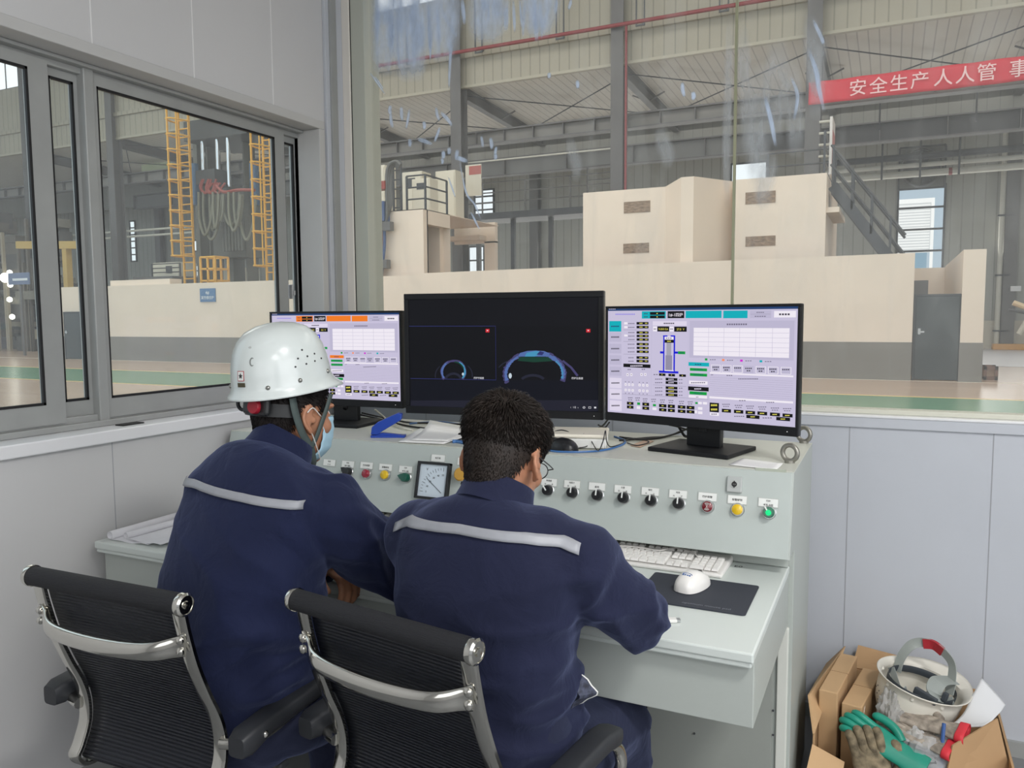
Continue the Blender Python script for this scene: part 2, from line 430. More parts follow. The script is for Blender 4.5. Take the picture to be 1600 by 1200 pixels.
for cx, cy, ln, an in ((612, 188, 26, 8), (628, 178, 24, 4), (637, 186, 34, -10), (611, 172, 16, 0), (684, 178, 24, 14), (697, 186, 30, 40), (662, 196, 14, 3),
                       (683, 210, 26, -20), (640, 223, 14, 0), (664, 221, 26, 70), (753, 222, 20, 8), (767, 224, 20, 6), (775, 236, 16, -8), (773, 245, 10, 0),
                       (692, 242, 14, 0), (701, 236, 12, 0), (714, 242, 18, -6), (722, 249, 20, 70), (690, 252, 10, 5), (1068, 140, 24, 8), (1082, 150, 14, 0), (902, 132, 14, 6), (858, 118, 10, 0)):
    a = math.radians(an); dx, dy = math.sin(a)*ln/2, math.cos(a)*ln/2
    st.append(([(cx-dx, cy-dy), (cx+rs.uniform(-2, 2), cy), (cx+dx, cy+dy)], rs.uniform(0.0085, 0.0125)))
smear(st, 'finger_marks', SM1)
st = []
for x, y0, y1, w in ((590, 0, 70, .012), (610, 0, 95, .014), (625, 0, 60, .02), (645, 10, 100, .016), (655, 30, 85, .022), (668, 0, 92, .008), (683, 0, 88, .006), (640, 0, 40, .03), (600, 10, 40, .03),
                     (705, 60, 140, .006), (722, 0, 40, .008), (755, 0, 20, .012), (775, 0, 30, .02), (790, 5, 50, .01), (802, 0, 52, .006), (820, 0, 60, .006), (835, 2, 66, .010), (845, 0, 60, .005), (870, 0, 22, .006), (893, 0, 16, .006),
                     (620, 45, 110, .005), (634, 20, 110, .004), (676, 40, 100, .004), (812, 0, 46, .004), (764, 0, 34, .004)):
    j = rs.uniform(-4, 4)
    st.append(([(x, y0-4), (x+j*0.5, (2*y0+y1)/3), (x+j, (y0+2*y1)/3), (x+j*1.3, y1)], w*1.5))
for pts, w in (([(688, 0), (694, 22), (701, 38), (710, 52), (716, 58)], .007), ([(575, 110), (590, 130), (602, 148)], .006), ([(846, 62), (852, 30), (862, 2)], .004), ([(585, 118), (600, 140)], .004)):
    st.append((pts, w))
for x, y0, y1, w in ((600, -50, 120, .09), (640, -60, 130, .12), (690, -60, 100, .10), (760, -50, 70, .11), (840, -50, 60, .10)): st.append(([(x, y0), (x+3, (y0+y1)/2), (x-2, y1)], w))
smear(st, 'dried_drips', SM1)
st = []
for x, y0, y1, w in ((1190, 100, 260, .045), (1215, 60, 230, .05), (1235, 90, 250, .04), (1265, 20, 190, .035), (1285, 60, 150, .03), (1180, 180, 290, .05), (1205, 240, 330, .04), (1160, 40, 240, .03), (1140, 30, 330, .02),
                     (890, 215, 285, .03), (1030, 200, 265, .035)):
    j = rs.uniform(-14, 14)
    st.append(([(x, y0-2), (x+j*0.4, (2*y0+y1)/3), (x+j, (y0+2*y1)/3), (x+j*0.8, y1)], w))
smear(st, 'wipe_streaks', SM2)
st = []
for pts, w in (([(1262, 75), (1275, 110), (1280, 140), (1288, 175)], .010), ([(1240, 190), (1246, 150), (1236, 120)], .008), ([(1195, 150), (1205, 190), (1212, 230)], .010), ([(1270, 30), (1283, 58), (1287, 70)], .008),
               ([(718, 250), (728, 300), (742, 320), (752, 345)], .006), ([(735, 330), (750, 360)], .006), ([(700, 275), (712, 310)], .005)):
    st.append((pts, w))
smear(st, 'curved_wipes', SM1)
# ================================================================ FACTORY HALL BEYOND THE GLASS
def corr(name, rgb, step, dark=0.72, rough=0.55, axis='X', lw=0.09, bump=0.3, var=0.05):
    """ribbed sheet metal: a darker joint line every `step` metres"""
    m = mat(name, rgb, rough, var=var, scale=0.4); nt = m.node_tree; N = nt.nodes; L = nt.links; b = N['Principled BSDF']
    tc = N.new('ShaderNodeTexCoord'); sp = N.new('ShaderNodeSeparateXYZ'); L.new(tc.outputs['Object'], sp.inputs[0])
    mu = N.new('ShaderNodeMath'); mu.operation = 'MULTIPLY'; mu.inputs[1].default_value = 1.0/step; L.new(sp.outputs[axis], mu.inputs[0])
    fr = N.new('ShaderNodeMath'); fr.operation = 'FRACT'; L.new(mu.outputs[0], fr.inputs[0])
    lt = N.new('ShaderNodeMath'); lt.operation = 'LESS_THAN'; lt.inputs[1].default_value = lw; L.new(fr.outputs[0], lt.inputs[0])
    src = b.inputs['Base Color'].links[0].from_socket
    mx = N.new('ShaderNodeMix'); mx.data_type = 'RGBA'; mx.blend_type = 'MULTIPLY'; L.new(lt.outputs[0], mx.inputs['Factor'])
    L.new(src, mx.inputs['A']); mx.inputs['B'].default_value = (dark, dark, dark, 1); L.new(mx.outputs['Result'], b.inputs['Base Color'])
    return m
M_cream = mat('cream_plaster', (232, 216, 198), 0.7, var=0.035, scale=0.9, bump=0.1, bscale=6)
M_dado = mat('grey_dado_paint', (128, 124, 117), 0.5, var=0.05, scale=1.2)
M_steel = mat('dark_grey_steel', (98, 96, 95), 0.5, var=0.08, scale=2)
M_steel2 = mat('charcoal_steel', (66, 68, 72), 0.5, var=0.08, scale=2)
M_doorp = mat('slate_door_paint', (60, 65, 67), 0.4, var=0.08, scale=2)
M_yel = mat('yellow_safety_paint', (232, 176, 70), 0.5)
M_redp = mat('red_pipe_paint', (138, 50, 54), 0.5)
M_wpipe = mat('off_white_pipe', (196, 194, 182), 0.4)
M_brick = mat('exposed_brick', (140, 118, 98), 0.9, var=0.45, scale=9, stretch=(1, 1, 3))
M_cab = mat('cream_cabinet', (214, 208, 190), 0.5)
M_back = corr('grey_ribbed_siding', (170, 170, 162), 0.40, 0.74, lw=0.12)
M_band = corr('beige_ribbed_siding', (166, 160, 143), 0.36, 0.70, lw=0.12)
M_soff = corr('pale_ribbed_roof_sheet', (206, 200, 188), 0.30, 0.66, lw=0.13)
# floor of the hall, striped
m = MB()
def strip(y0, y1, k, x0=-80, x1=14): m.poly([(x0, y0, 0), (x1, y0, 0), (x1, y1, 0), (x0, y1, 0)], k)
strip(3.02, 12.0, 0); strip(12.0, 12.12, 2); strip(12.12, 15.1, 1); strip(15.1, 15.24, 2); strip(15.24, 18.72, 0); strip(18.72, 18.86, 3); strip(18.86, 24.6, 0); strip(24.6, 24.75, 4); strip(24.75, 37, 5)
m.poly([(-80, -3, 0), (-2.3, -3, 0), (-2.3, 3.02, 0), (-80, 3.02, 0)], 0)
M_epx = mat('beige_epoxy_floor', (190, 166, 146), 0.22, var=0.10, scale=0.9, stretch=(0.4, 2.5, 1), detail=6)
hf = m.build('floor_hall', [M_epx, mat('green_floor_paint', (84, 136, 104), 0.25, var=0.06, scale=1), mat('yellow_floor_line', (226, 190, 120), 0.35),
                            mat('pale_floor_line', (216, 204, 186), 0.5), mat('dark_floor_joint', (120, 112, 104), 0.6), mat('lilac_grey_floor', (196, 194, 200), 0.3, var=0.05, scale=0.6)])
struct(hf, 'glossy beige hall floor with a green walkway between yellow lines', 'floor')
# ---- back wall, band over the columns, roof of the side aisle
BY = 37.0
m = MB(); m.box(-80, 14, BY, BY+0.3, 1.1, 10.2, 0); m.box(-80, 14, BY-0.06, BY+0.3, 0, 1.12, 1)
struct(m.build('wall_hall_back', [M_back, mat('pale_masonry_plinth', (200, 192, 176), 0.7, var=0.06, scale=1)]), 'grey ribbed rear wall of the hall', 'wall')
NY = 25.7
zb = at(700, 139, Y=NY).z; zt = at(620, 14, Y=NY).z
m = MB(); m.box(-80, 14, NY, NY+0.12, zb, zt, 0); m.box(-80, 14, NY-0.03, NY+0.15, zb-0.06, zb+0.03, 1); m.box(-80, 14, NY-0.12, NY, zb+0.95, zb+1.12, 0)
struct(m.build('wall_clerestory', [M_band, mat('beige_flashing', (178, 172, 154), 0.5)]), 'beige ribbed band wall above the side aisle', 'wall')
wz = sroot('window_3', 'bright strip of high windows above the band wall', 'window')
MB().box(-80, 14, NY+0.05, NY+0.07, zt, zt+1.7).build('glass_pane', emat('overcast_daylight_pane', (245, 250, 255), 1.5), wz)
m = MB()
for k in range(0, 48): m.box(-80+2*k, -79.94+2*k, NY+0.02, NY+0.1, zt, zt+1.7)
m.box(-80, 14, NY+0.01, NY+0.11, zt-0.05, zt+0.03); m.build('mullions', M_steel, wz)
m = MB(); zs0, zs1 = zb+0.05, zb-0.38
m.add([(-80, NY+0.12, zs0), (14, NY+0.12, zs0), (14, BY, zs1), (-80, BY, zs1)], [(0, 1, 2, 3)])
m.add([(-80, NY+0.12, zs0+0.15), (14, NY+0.12, zs0+0.15), (14, BY, zs1+0.15), (-80, BY, zs1+0.15)], [(0, 3, 2, 1)])
struct(m.build('ceiling_aisle', M_soff), 'ribbed sloping roof sheet over the side aisle', 'ceiling')
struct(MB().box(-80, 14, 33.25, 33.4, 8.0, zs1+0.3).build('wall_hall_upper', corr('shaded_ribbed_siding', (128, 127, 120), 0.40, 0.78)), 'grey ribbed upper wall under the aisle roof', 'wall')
struct(MB().box(-80, 14, 3.0, NY+0.2, 15.6, 15.8).build('ceiling_hall', M_soff), 'high roof of the main hall', 'ceiling')
struct(MB().box(-80.3, -80, -3, BY, 0, 15.8).build('wall_hall_left', M_back), 'far end wall of the hall', 'wall')
struct(MB().box(14, 14.3, 3, BY, 0, 15.8).build('wall_hall_right', M_back), 'right end wall of the hall', 'wall')
# ---- steel columns with their rafters
def hcol(name, x, y, z1, label, group, w=0.42, d=0.5):
    m = MB(); m.box(x-w/2, x+w/2, y-d/2, y-d/2+0.03, 0, z1); m.box(x-w/2, x+w/2, y+d/2-0.03, y+d/2, 0, z1); m.box(x-0.015, x+0.015, y-d/2+0.03, y+d/2-0.03, 0, z1)
    return tag(m.build(name, M_steel), label, 'column', group)
CN = [(-38.27, 'leftmost window pane column', 'seen through the leftmost window pane'), (-32.27, 'column left of the tall yellow ladder', 'left of the tall yellow ladder in the sliding window'), (-26.27, 'column behind the furnace', 'standing behind the furnace rods'),
      (-20.27, 'column behind the corner post', 'behind the corner post between the two windows'), (-14.27, 'column by the left plant block', 'rising behind the left plant block'), (-8.27, 'central column with the red riser', 'in mid window with a red riser pipe beside it'), (-2.27, 'banner column', 'at the left end of the red banner'), (3.73, 'column past the right edge', 'just past the right edge of the view')]
for i, (x, cn, where) in enumerate(CN):
    hcol('steel_column', x, NY-0.1, 15.6, 'dark grey steel hall column '+where, 'steel columns along the hall')
    m = MB(); p, q = Vector((x, NY+0.2, zs0-0.22)), Vector((x, BY-0.1, zs1-0.22))
    for dz, w, h in ((0, 0.03, 0.42), (0.2, 0.26, 0.03), (-0.2, 0.26, 0.03)): m.bar(p+Vector((0, 0, dz)), q+Vector((0, 0, dz)), w, h, up=(0, 0, 1))
    for t in (0.28, 0.55, 0.8):
        c = p.lerp(q, t); m.bar(c+Vector((-0.6, 0.1, 0.15)), c+Vector((0, 0, -0.15)), 0.05); m.bar(c+Vector((0.6, 0.1, 0.15)), c+Vector((0, 0, -0.15)), 0.05)
    tag(m.build('roof_rafter', M_steel), 'dark steel roof rafter starting from the '+cn, 'rafter', 'rafters under the aisle roof')
    if i < len(CN)-1:
        for dz, rise, u, v in ((-0.25, 'rear right', (x, NY+0.5, zs0), (x+6, NY+5.7, zs0-0.2)), (-0.31, 'rear left', (x+6, NY+0.5, zs0), (x, NY+5.7, zs0-0.2))):
            tag(MB().cyl(Vector(u)+Vector((0, 0, dz)), Vector(v)+Vector((0, 0, dz)), 0.022, n=6).build('tie_rod', M_steel2), 'thin tie rod slanting %s beside the %s' % (rise, cn), 'rod', 'cross bracing rods under the aisle roof')
for x, lab in ((at(836, 300, Y=BY-0.3).x, 'slim rear column between the plant blocks'), (at(1583, 300, Y=BY-0.3).x, 'dark rear column at far right with orange base guard'), (at(390, 300, Y=BY-0.3).x, 'rear column behind the yellow ladders'),
               (at(250, 380, Y=BY-0.3).x, 'rear column left of the white tank')):
    hcol('rear_column', x, BY-0.3, 9.6, lab, 'columns on the rear wall', 0.45, 0.4)
bx = at(1583, 540, Y=BY-0.3).x
tag(MB().box(bx-0.75, bx+0.75, BY-1.1, BY-0.5, 0, 0.22).build('base_guard', mat('orange_timber', (214, 158, 84), 0.6), bevel=0.02), 'orange guard block at the foot of rear column', 'guard')
# ---- crane girder and other beams, pipes
def girder(y, z0, z1, x0, x1, step, name, label, mm=None):
    m = MB(); m.box(x0, x1, y-0.02, y+0.02, z0, z1, 0); m.box(x0, x1, y-0.2, y+0.2, z1, z1+0.05, 1); m.box(x0, x1, y-0.2, y+0.2, z0-0.05, z0, 1)
    x = x0
    while x < x1: m.box(x-0.015, x+0.015, y-0.17, y, z0, z1, 1); x += step
    return tag(m.build(name, [mm or mat('grey_girder_web', (122, 118, 112), 0.55, var=0.08, scale=1), M_steel]), label, 'beam')
gy = 26.5
girder(gy, at(760, 225, Y=gy).z, at(760, 212, Y=gy).z+0.1, -60, 13, 1.15, 'crane_girder', 'long riveted grey crane girder with vertical stiffeners behind the columns')
girder(32.9, at(1400, 219, Y=32.9).z, at(1400, 190.8, Y=32.9).z, -5, 13, 2.2, 'duct_beam', 'deep dark beam under the banner by the rear wall', mat('dark_beam_web', (62, 61, 63), 0.55))
z = at(760, 250, Y=33).z
girder(33, z-0.75, z-0.05, -40, -5, 3, 'rear_girder', 'grey beam behind the walkway railings', mat('dim_grey_web', (118, 118, 116), 0.6))
def hpipe(p0, p1, Y, r, mm, name, label, ext=0.0):
    a, b = at(*p0, Y=Y), at(*p1, Y=Y); z = (a.z+b.z)/2; a.z = b.z = z; b.x += ext
    return tag(MB().cyl(a, b, r, n=10).build(name, mm, smooth=True), label, 'pipe'), a, b
o, a, b = hpipe((575, 109), (1100, 12), NY-0.5, 0.062, M_redp, 'red_pipe', 'long red sprinkler pipe crossing the beige band wall', 6)
hz = a.z
for px, hw in ((640, 'leftmost, near the corner post'), (748, 'just right of the left column'), (875, 'left of the central column'), (1000, 'just right of the central column'), (1130, 'at the glass joint')):
    x = at(px, 90, Y=NY-0.5).x; m = MB()
    for s in (-0.13, 0.13): m.bar((x+s, NY-0.5, hz-0.15), (x+s, NY-0.5, hz+1.9), 0.04)
    m.bar((x-0.15, NY-0.5, hz-0.12), (x+0.15, NY-0.5, hz-0.12), 0.05); m.bar((x, NY-0.5, hz-0.12), (x, NY, hz+0.1), 0.04)
    tag(m.build('pipe_hanger', M_steel2), 'dark twin rod hanger holding up the red pipe, '+hw, 'hanger', 'hangers along the red pipe')
px_ = at(978, 150, Y=NY-0.45).x
tag(MB().cyl((px_, NY-0.45, 0.0), (px_, NY-0.45, hz), 0.04, n=10).build('red_riser', M_redp, smooth=True), 'vertical red riser pipe on the central column', 'pipe')
o, a, b = hpipe((716, 258), (968, 229), 25.88, 0.03, M_wpipe, 'white_pipe', 'thin white pipe above the walkway railing')
o, a1, b1 = hpipe((1290, 254), (1600, 233), 34.6, 0.13, M_steel2, 'black_pipe', 'dark blue black pipe high on the rear wall', 4)
o, a2, b2 = hpipe((1290, 270), (1600, 244), 34.6, 0.09, M_wpipe, 'white_pipe', 'upper white pipe passing the wall fan', 4)
o, a3, b3 = hpipe((1290, 282), (1600, 259), 34.8, 0.13, M_wpipe, 'white_pipe', 'lower thick white pipe with a red band', 4)
x = at(1485, 268, Y=34.8).x
MB().cyl((x-0.06, 34.8, a3.z), (x+0.06, 34.8, a3.z), 0.14, n=12).build('red_band', M_redp, o, smooth=True)
o, a4, b4 = hpipe((1290, 167), (1600, 132), 27.5, 0.06, M_wpipe, 'white_conduit', 'white conduit hung directly under the red banner', 4)
o, a5, b5 = hpipe((1300, 190), (1600, 156), 36, 0.05, M_wpipe, 'white_conduit', 'thin pale conduit above the deep dark beam', 4)
for px, hw in ((1380, 'left of'), (1440, 'crossing in front of'), (1501, 'right of')):
    c = at(px, 200, Y=34.4)
    tag(MB().bar((c.x, 34.4, a3.z-0.2), (c.x, 34.4, a1.z+2.0), 0.07).build('pipe_hanger', M_steel2), 'dark drop rod carrying the wall pipes, '+hw+' the fan', 'hanger', 'drop rods carrying the wall pipes')
for px, hw in ((1376, 'left'), (1527, 'right')):
    c = at(px, 140, Y=27.5)
    tag(MB().bar((c.x, 27.5, a4.z-0.9), (c.x, 27.5, a4.z+0.6), 0.05).build('pipe_hanger', M_steel2), 'dark drop rod under the red banner conduit, the '+hw+' of the two', 'hanger', 'drop rods under the banner')
x = at(1563, 400, Y=36.6).x
m = MB().cyl((x, 36.6, 0.0), (x, 36.6, 8.5), 0.1, n=10)
dp = m.build('downpipe', M_wpipe, smooth=True); tag(dp, 'cream rain downpipe clipped beside the rear right column', 'pipe')
for py in (337, 430, 517):
    z = at(1563, py, Y=36.6).z; MB().box(x-0.14, x+0.36, 36.5, 36.72, z-0.035, z+0.035).build('clip', M_steel2, dp)
# ---- red banner with white slogan
A = at(1264, 124, Y=25.2); B = at(1264, 161, Y=25.2); Dn = at(1600, 93, Y=25.2); En = at(1600, 129, Y=25.2)
zt_, zb_ = (A.z+Dn.z)/2, (B.z+En.z)/2
m = MB(); X0, X1 = A.x, A.x+9.5; rows = []
for i in range(7):
    t = i/6; rows.append([(X0+(X1-X0)*j/60, 25.2+0.03*math.sin(j*0.9+i*0.5)+0.02*math.sin(j*0.31), zb_+(zt_-zb_)*t) for j in range(61)])
m.grid(rows)
bn = m.build('slogan_banner', mat('red_banner_cloth', (212, 50, 66), 0.6, var=0.05, scale=2), smooth=True, solid=0.01)
tag(bn, 'long red cloth banner with white slogan characters hung across the hall', 'banner')
m = MB(); cps = [(1341, '安'), (1373, '全'), (1405, '生'), (1437, '产'), (1474, '人'), (1508, '人'), (1541, '管'), (1592, '事')]
for px, ch in cps:
    c = at(px, 120, Y=25.14); m.text(ch, (c.x, 25.12, (zt_+zb_)/2+0.0), (1, 0, 0), (0, 0, 1), 0.48, 0, bold=0.004)
m.build('lettering', mat('pale_pink_lettering', (244, 205, 205), 0.7), bn)
# ---- window and fan on the rear wall
def hwin(px0, px1, py0, py1, nx, ny, label, Y=BY-0.05, n=4, blinds=False):
    a, b = at(px0, py0, Y=Y), at(px1, py1, Y=Y); w = sroot('window_%d' % n, label, 'window')
    MB().box(a.x, b.x, Y, Y+0.02, b.z, a.z).build('glass_pane', emat('daylight_pane_%d' % n, (190, 210, 226) if blinds else (236, 244, 250), 0.95 if blinds else 1.3), w)
    m = MB()
    for i in range(nx+1): x = a.x+(b.x-a.x)*i/nx; m.box(x-0.04, x+0.04, Y-0.06, Y+0.03, b.z, a.z)
    for i in range(ny+1): z = b.z+(a.z-b.z)*i/ny; m.box(a.x-0.04, b.x+0.04, Y-0.06, Y+0.03, z-0.04, z+0.04)
    m.build('mullions', M_steel2, w); return w, a, b
wn, a, b = hwin(1404, 1472, 293, 425, 1, 4, 'tall wall window with four panes behind the staircase', n=4, blinds=True)
m = MB(); wx = a.x+(b.x-a.x)*0.72
m.box(a.x+0.03, wx, BY-0.062, BY-0.052, a.z-2.7, a.z-0.65, 0); m.box(wx, wx+0.12, BY-0.063, BY-0.052, b.z, a.z-0.5, 1); m.box(a.x+0.03, wx+0.12, BY-0.063, BY-0.052, a.z-0.68, a.z-0.5, 1)
for k in range(16): m.box(a.x+0.05, wx-0.03, BY-0.066, BY-0.054, a.z-0.8-0.115*k, a.z-0.75-0.115*k, 1)
m.box(a.x+0.03, wx-0.1, BY-0.062, BY-0.052, b.z, a.z-2.7, 2)
m.build('building_opposite', [emat('shutter_pale', (226, 230, 232), 1.0), emat('shutter_white', (248, 250, 250), 1.15), emat('blue_glazing', (150, 188, 212), 0.8)], wn)
hwin(1143, 1198, 257, 284, 1, 1, 'small bright wall window behind the right plant block', n=5)
hwin(742, 772, 298, 358, 1, 6, 'bright slatted wall window behind the walkway railing', n=6)
hwin(733, 757, 386, 428, 1, 2, 'bright window seen through the left plant block doorway', n=7)
hwin(203, 214, 346, 408, 1, 6, 'narrow bright window strip at left behind the hall column', n=8)
hwin(302, 315, 376, 392, 2, 1, 'pair of small bright panes beside the yellow ladder', n=9)
hwin(303, 314, 415, 440, 1, 3, 'small bright window low behind the yellow ladder', n=10)
a, b = at(1406, 232, Y=BY-0.4), at(1476, 292, Y=BY-0.4); wf = root('wall_fan', 'square framed dark extractor fan above the wall window', 'fan', ((a.x+b.x)/2, BY-0.4, b.z))
m = MB(); W_, H_ = b.x-a.x, a.z-b.z
for p, q in (((-W_/2, 0, 0), (W_/2, 0, 0)), ((-W_/2, 0, H_), (W_/2, 0, H_)), ((-W_/2, 0, 0), (-W_/2, 0, H_)), ((W_/2, 0, 0), (W_/2, 0, H_))): m.bar(p, q, 0.07)
m.build('fan_frame', M_steel2, wf)
m = MB(); m.lathe([(0.72, -0.15), (0.78, 0.0), (0.72, 0.15)], (0, 0.1, H_*0.5), (0, 1, 0), 28); m.build('fan_ring', M_steel, wf, smooth=True)
m = MB()
for k in range(5):
    t = 2*math.pi*k/5; d = Vector((math.cos(t), 0, math.sin(t))); e = Vector((-d.z, 0, d.x)); c = Vector((0, 0.1, H_*0.5))
    m.prism([c+d*0.12-e*0.06+Vector((0, 0.03, 0)), c+d*0.66-e*0.2+Vector((0, 0.06, 0)), c+d*0.66+e*0.2-Vector((0, 0.06, 0)), c+d*0.12+e*0.06-Vector((0, 0.03, 0))], (0, 0.02, 0))
m.cyl((0, 0.0, H_*0.5), (0, 0.2, H_*0.5), 0.13); m.build('fan_blades', M_steel2, wf)
MB().box(-W_/2, W_/2, 0.28, 0.3, 0, H_).build('back_plate', mat('fan_back_grey', (124, 124, 120), 0.7), wf)
# ---- cream plant walls
CY = 18.85
def P(x, y, Y=CY): return at(x, y, Y=Y)
tops = [(92, 449), (165, 447), (430, 438), (582, 435), (596.5, 434.6), (597, 431.6), (656, 429.5), (657, 427), (1000, 412.5), (1430, 395)]
pts = [P(*t) for t in tops]
pw = root('plant_wall', 'long low cream plastered wall with grey dado across the hall', 'wall', (pts[0].x, CY, 0))
outl = [Vector((p.x, CY, p.z)) for p in pts]; outl = [Vector((outl[0].x, CY, 0))]+outl+[Vector((outl[-1].x, CY, 0))]
MB().prism(outl, (0, 0.3, 0)).build('wall_body', M_cream, pw, world=True)
zd = P(1300, 534).z
MB().box(outl[0].x, outl[-1].x, CY-0.012, CY, 0, zd).build('dado', M_dado, pw, world=True)
a, b = P(180, 439, CY+0.5), P(273, 447, CY+0.5)
MB().box(a.x, b.x, CY+0.3, CY+0.8, 1.2, a.z).build('ledge', M_cream, pw, world=True)
def pdoor(px0, px1, py0, label, Y=CY-0.03):
    a, b = at(px0, py0, Y=Y), at(px1, py0, Y=Y); d = root('steel_door', label, 'door', ((a.x+b.x)/2, Y, 0))
    w = (b.x-a.x)/2; z = a.z
    MB().box(-w, w, -0.03, 0.03, 0.02, z).build('door_leaf', M_doorp, d, bevel=0.01)
    m = MB(); m.box(-w-0.04, -w, -0.035, 0.04, 0, z+0.04); m.box(w, w+0.04, -0.035, 0.04, 0, z+0.04); m.box(-w, w, -0.035, 0.04, z, z+0.04); m.build('door_frame', M_steel2, d)
    m = MB(); m.box(-w+0.05, -w+0.1, -0.045, -0.03, z*0.55, z*0.62); m.box(-w+0.05, -w+0.17, -0.07, -0.05, z*0.57, z*0.59); m.build('door_handle', mat('steel_handle', (190, 190, 190), 0.3, 0.7), d)
pdoor(101, 128, 489, 'dark grey door at the far left end of the cream wall')
# door at the right end, its side wall, return and end pier
a, b = P(1430, 462), P(1503, 462)
pdoor(1432, 1501, 463, 'slate grey steel door at the right end of the cream wall', CY+0.1)
m = MB(); x0, x1 = P(1506, 390).x, P(1542, 389).x; zp = P(1510, 390).z
m.box(x0, x1, CY, CY+0.3, 0, zp); m.box(x0, x0+0.25, CY+0.3, CY+6.3, 0, zp)
ep = m.build('end_pier', M_cream); tag(ep, 'cream end pier with its return wall right of the slate door', 'wall')
MB().box(x0-0.01, x1+0.01, CY-0.012, CY, 0, zd).build('dado', M_dado, ep)
yb_ = CY+6.3; zr = at(1455, 418.5, Y=yb_).z
m = MB().box(outl[-1].x-4, x0, yb_, yb_+0.25, 0, zr)
tag(m.build('rear_return_wall', M_cream), 'cream back wall visible above the slate door', 'wall')
# upper right plant block with projecting bay
UY = 20.0
blk = root('plant_block', 'upper cream plant block with a projecting bay and four exposed brick patches', 'building', (-5, UY, 0))
a = at(911, 303, Y=UY); b = at(1040, 290, Y=UY); c = at(1292, 269, Y=UY-0.1); d = at(1147, 282, Y=UY-0.1)
m = MB(); m.box(a.x, b.x+0.8, UY, UY+4, 0, (a.z+b.z)/2); m.box(d.x, c.x, UY-0.1, UY+4, 0, (c.z+d.z)/2)
zt1 = (a.z+b.z)/2; f0 = at(1064.5, 277, Y=UY-0.8); f1 = at(1084, 277, Y=UY-0.8)
m.add([(b.x, UY, 0), (f0.x, UY-0.8, 0), (f1.x, UY-0.8, 0), (d.x+0.1, UY+0.9, 0), (b.x, UY, zt1), (f0.x, UY-0.8, f0.z), (f1.x, UY-0.8, f0.z), (d.x+0.1, UY+0.9, f0.z+0.02), (b.x, UY+0.9, 0), (b.x, UY+0.9, zt1)],
      [(0, 1, 5, 4), (1, 2, 6, 5), (2, 3, 7, 6), (4, 5, 6, 7, 9), (0, 4, 9, 8), (3, 8, 9, 7)])
m.build('block_wall', M_cream, blk, world=True)
for x0_, x1_, y0_, y1_, Yp in ((975, 1016, 316, 331, UY), (974, 1014, 381, 394.5, UY), (1165, 1211.5, 301, 316.5, UY-0.1), (1165, 1211.5, 370, 383.5, UY-0.1)):
    p, q = at(x0_, y0_, Y=Yp), at(x1_, y1_, Y=Yp); MB().box(p.x, q.x, Yp-0.012, Yp+0.05, q.z, p.z).build('brick_patch', M_brick, blk, world=True)
p = at(1297, 311, Y=UY); q = at(1311, 331, Y=UY)
MB().box(c.x, c.x+0.28, UY, UY+2.5, q.z, q.z+0.12).build('ledge', M_cream, blk, world=True)
# railing on the block, ladder, notice board
def railing(pts, h, name, label, mm=M_steel2, r=0.025, mids=2, post=1.5):
    t = root(name, label, 'railing', pts[0]); m = MB(); pts = [Vector(p) for p in pts]
    for k in range(mids+1):
        MB().tube([p+Vector((0, 0, h*(k+1)/(mids+1))) for p in pts], r, 6).build('rail', mm, t, world=True)
    for i in range(len(pts)-1):
        n = max(1, int((pts[i+1]-pts[i]).length/post))
        for j in range(n+(1 if i == len(pts)-2 else 0)):
            p = pts[i].lerp(pts[i+1], j/n); MB().bar(p, p+Vector((0, 0, h)), 0.05).build('post', mm, t, world=True)
    return t
zt2 = (c.z+d.z)/2
railing([(d.x+0.4, UY+2.6, zt2), (c.x-0.1, UY+2.6, zt2), (c.x-0.1, UY+0.4, zt2)], 1.05, 'block_railing', 'dark steel railing on top of the right plant block')
stc = root('steel_staircase', 'dark steel staircase descending right from the plant block', 'staircase', (c.x, UY+1, 0))
p0 = at(1301, 290, Y=UY+0.6); p1 = at(1385, 397, Y=UY+0.6); dv = (p1-p0); p1 = p0+dv*1.32
for yy in (0, 0.8):
    o_ = Vector((0, yy, 0)); MB().bar(p0+o_, p1+o_, 0.05, 0.24, up=(0, 0, 1)).build('stringer', M_steel2, stc, world=True)
    for hh in (0.5, 0.95): MB().cyl(p0+o_+Vector((-0.05, 0, hh)), p1+o_+Vector((0, 0, hh)), 0.03, n=8).build('handrail', M_steel2, stc, world=True)
    for t in (0.0, 0.27, 0.54, 0.8): p = p0.lerp(p1, t)+o_; MB().bar(p, p+Vector((0, 0, 0.95)), 0.05).build('baluster', M_steel2, stc, world=True)
m = MB(); n = 9
for k in range(n): p = p0.lerp(p1, (k+0.5)/n); MB().box(p.x-0.12, p.x+0.12, p.y, p.y+0.8, p.z-0.02, p.z+0.02).build('tread', M_steel, stc, world=True)
MB().box(p1.x-0.3, p1.x+0.5, UY+0.5, UY+1.6, 0, p1.z-0.1).build('landing', M_steel, stc, world=True)
p, q = at(1297, 182, Y=UY+1.2), at(1311, 245, Y=UY+1.2)
nb = root('notice_board', 'narrow white notice board with red marks at the head of the staircase', 'sign', (p.x, UY+1.2, q.z))
MB().box(p.x, p.x+0.06, UY+1.2, UY+2.2, q.z-0.4, p.z).build('board', mat('white_board', (215, 210, 205), 0.6), nb, world=True)
MB().box(p.x+0.06, p.x+0.066, UY+1.3, UY+2.1, q.z-0.2, p.z-0.3).build('red_panel', mat('faded_red', (190, 120, 115), 0.6), nb, world=True)
ld = root('short_ladder', 'short pale ladder between the banner column and the notice board', 'ladder', (p.x-0.4, UY+1.5, q.z-0.5))
m = MB()
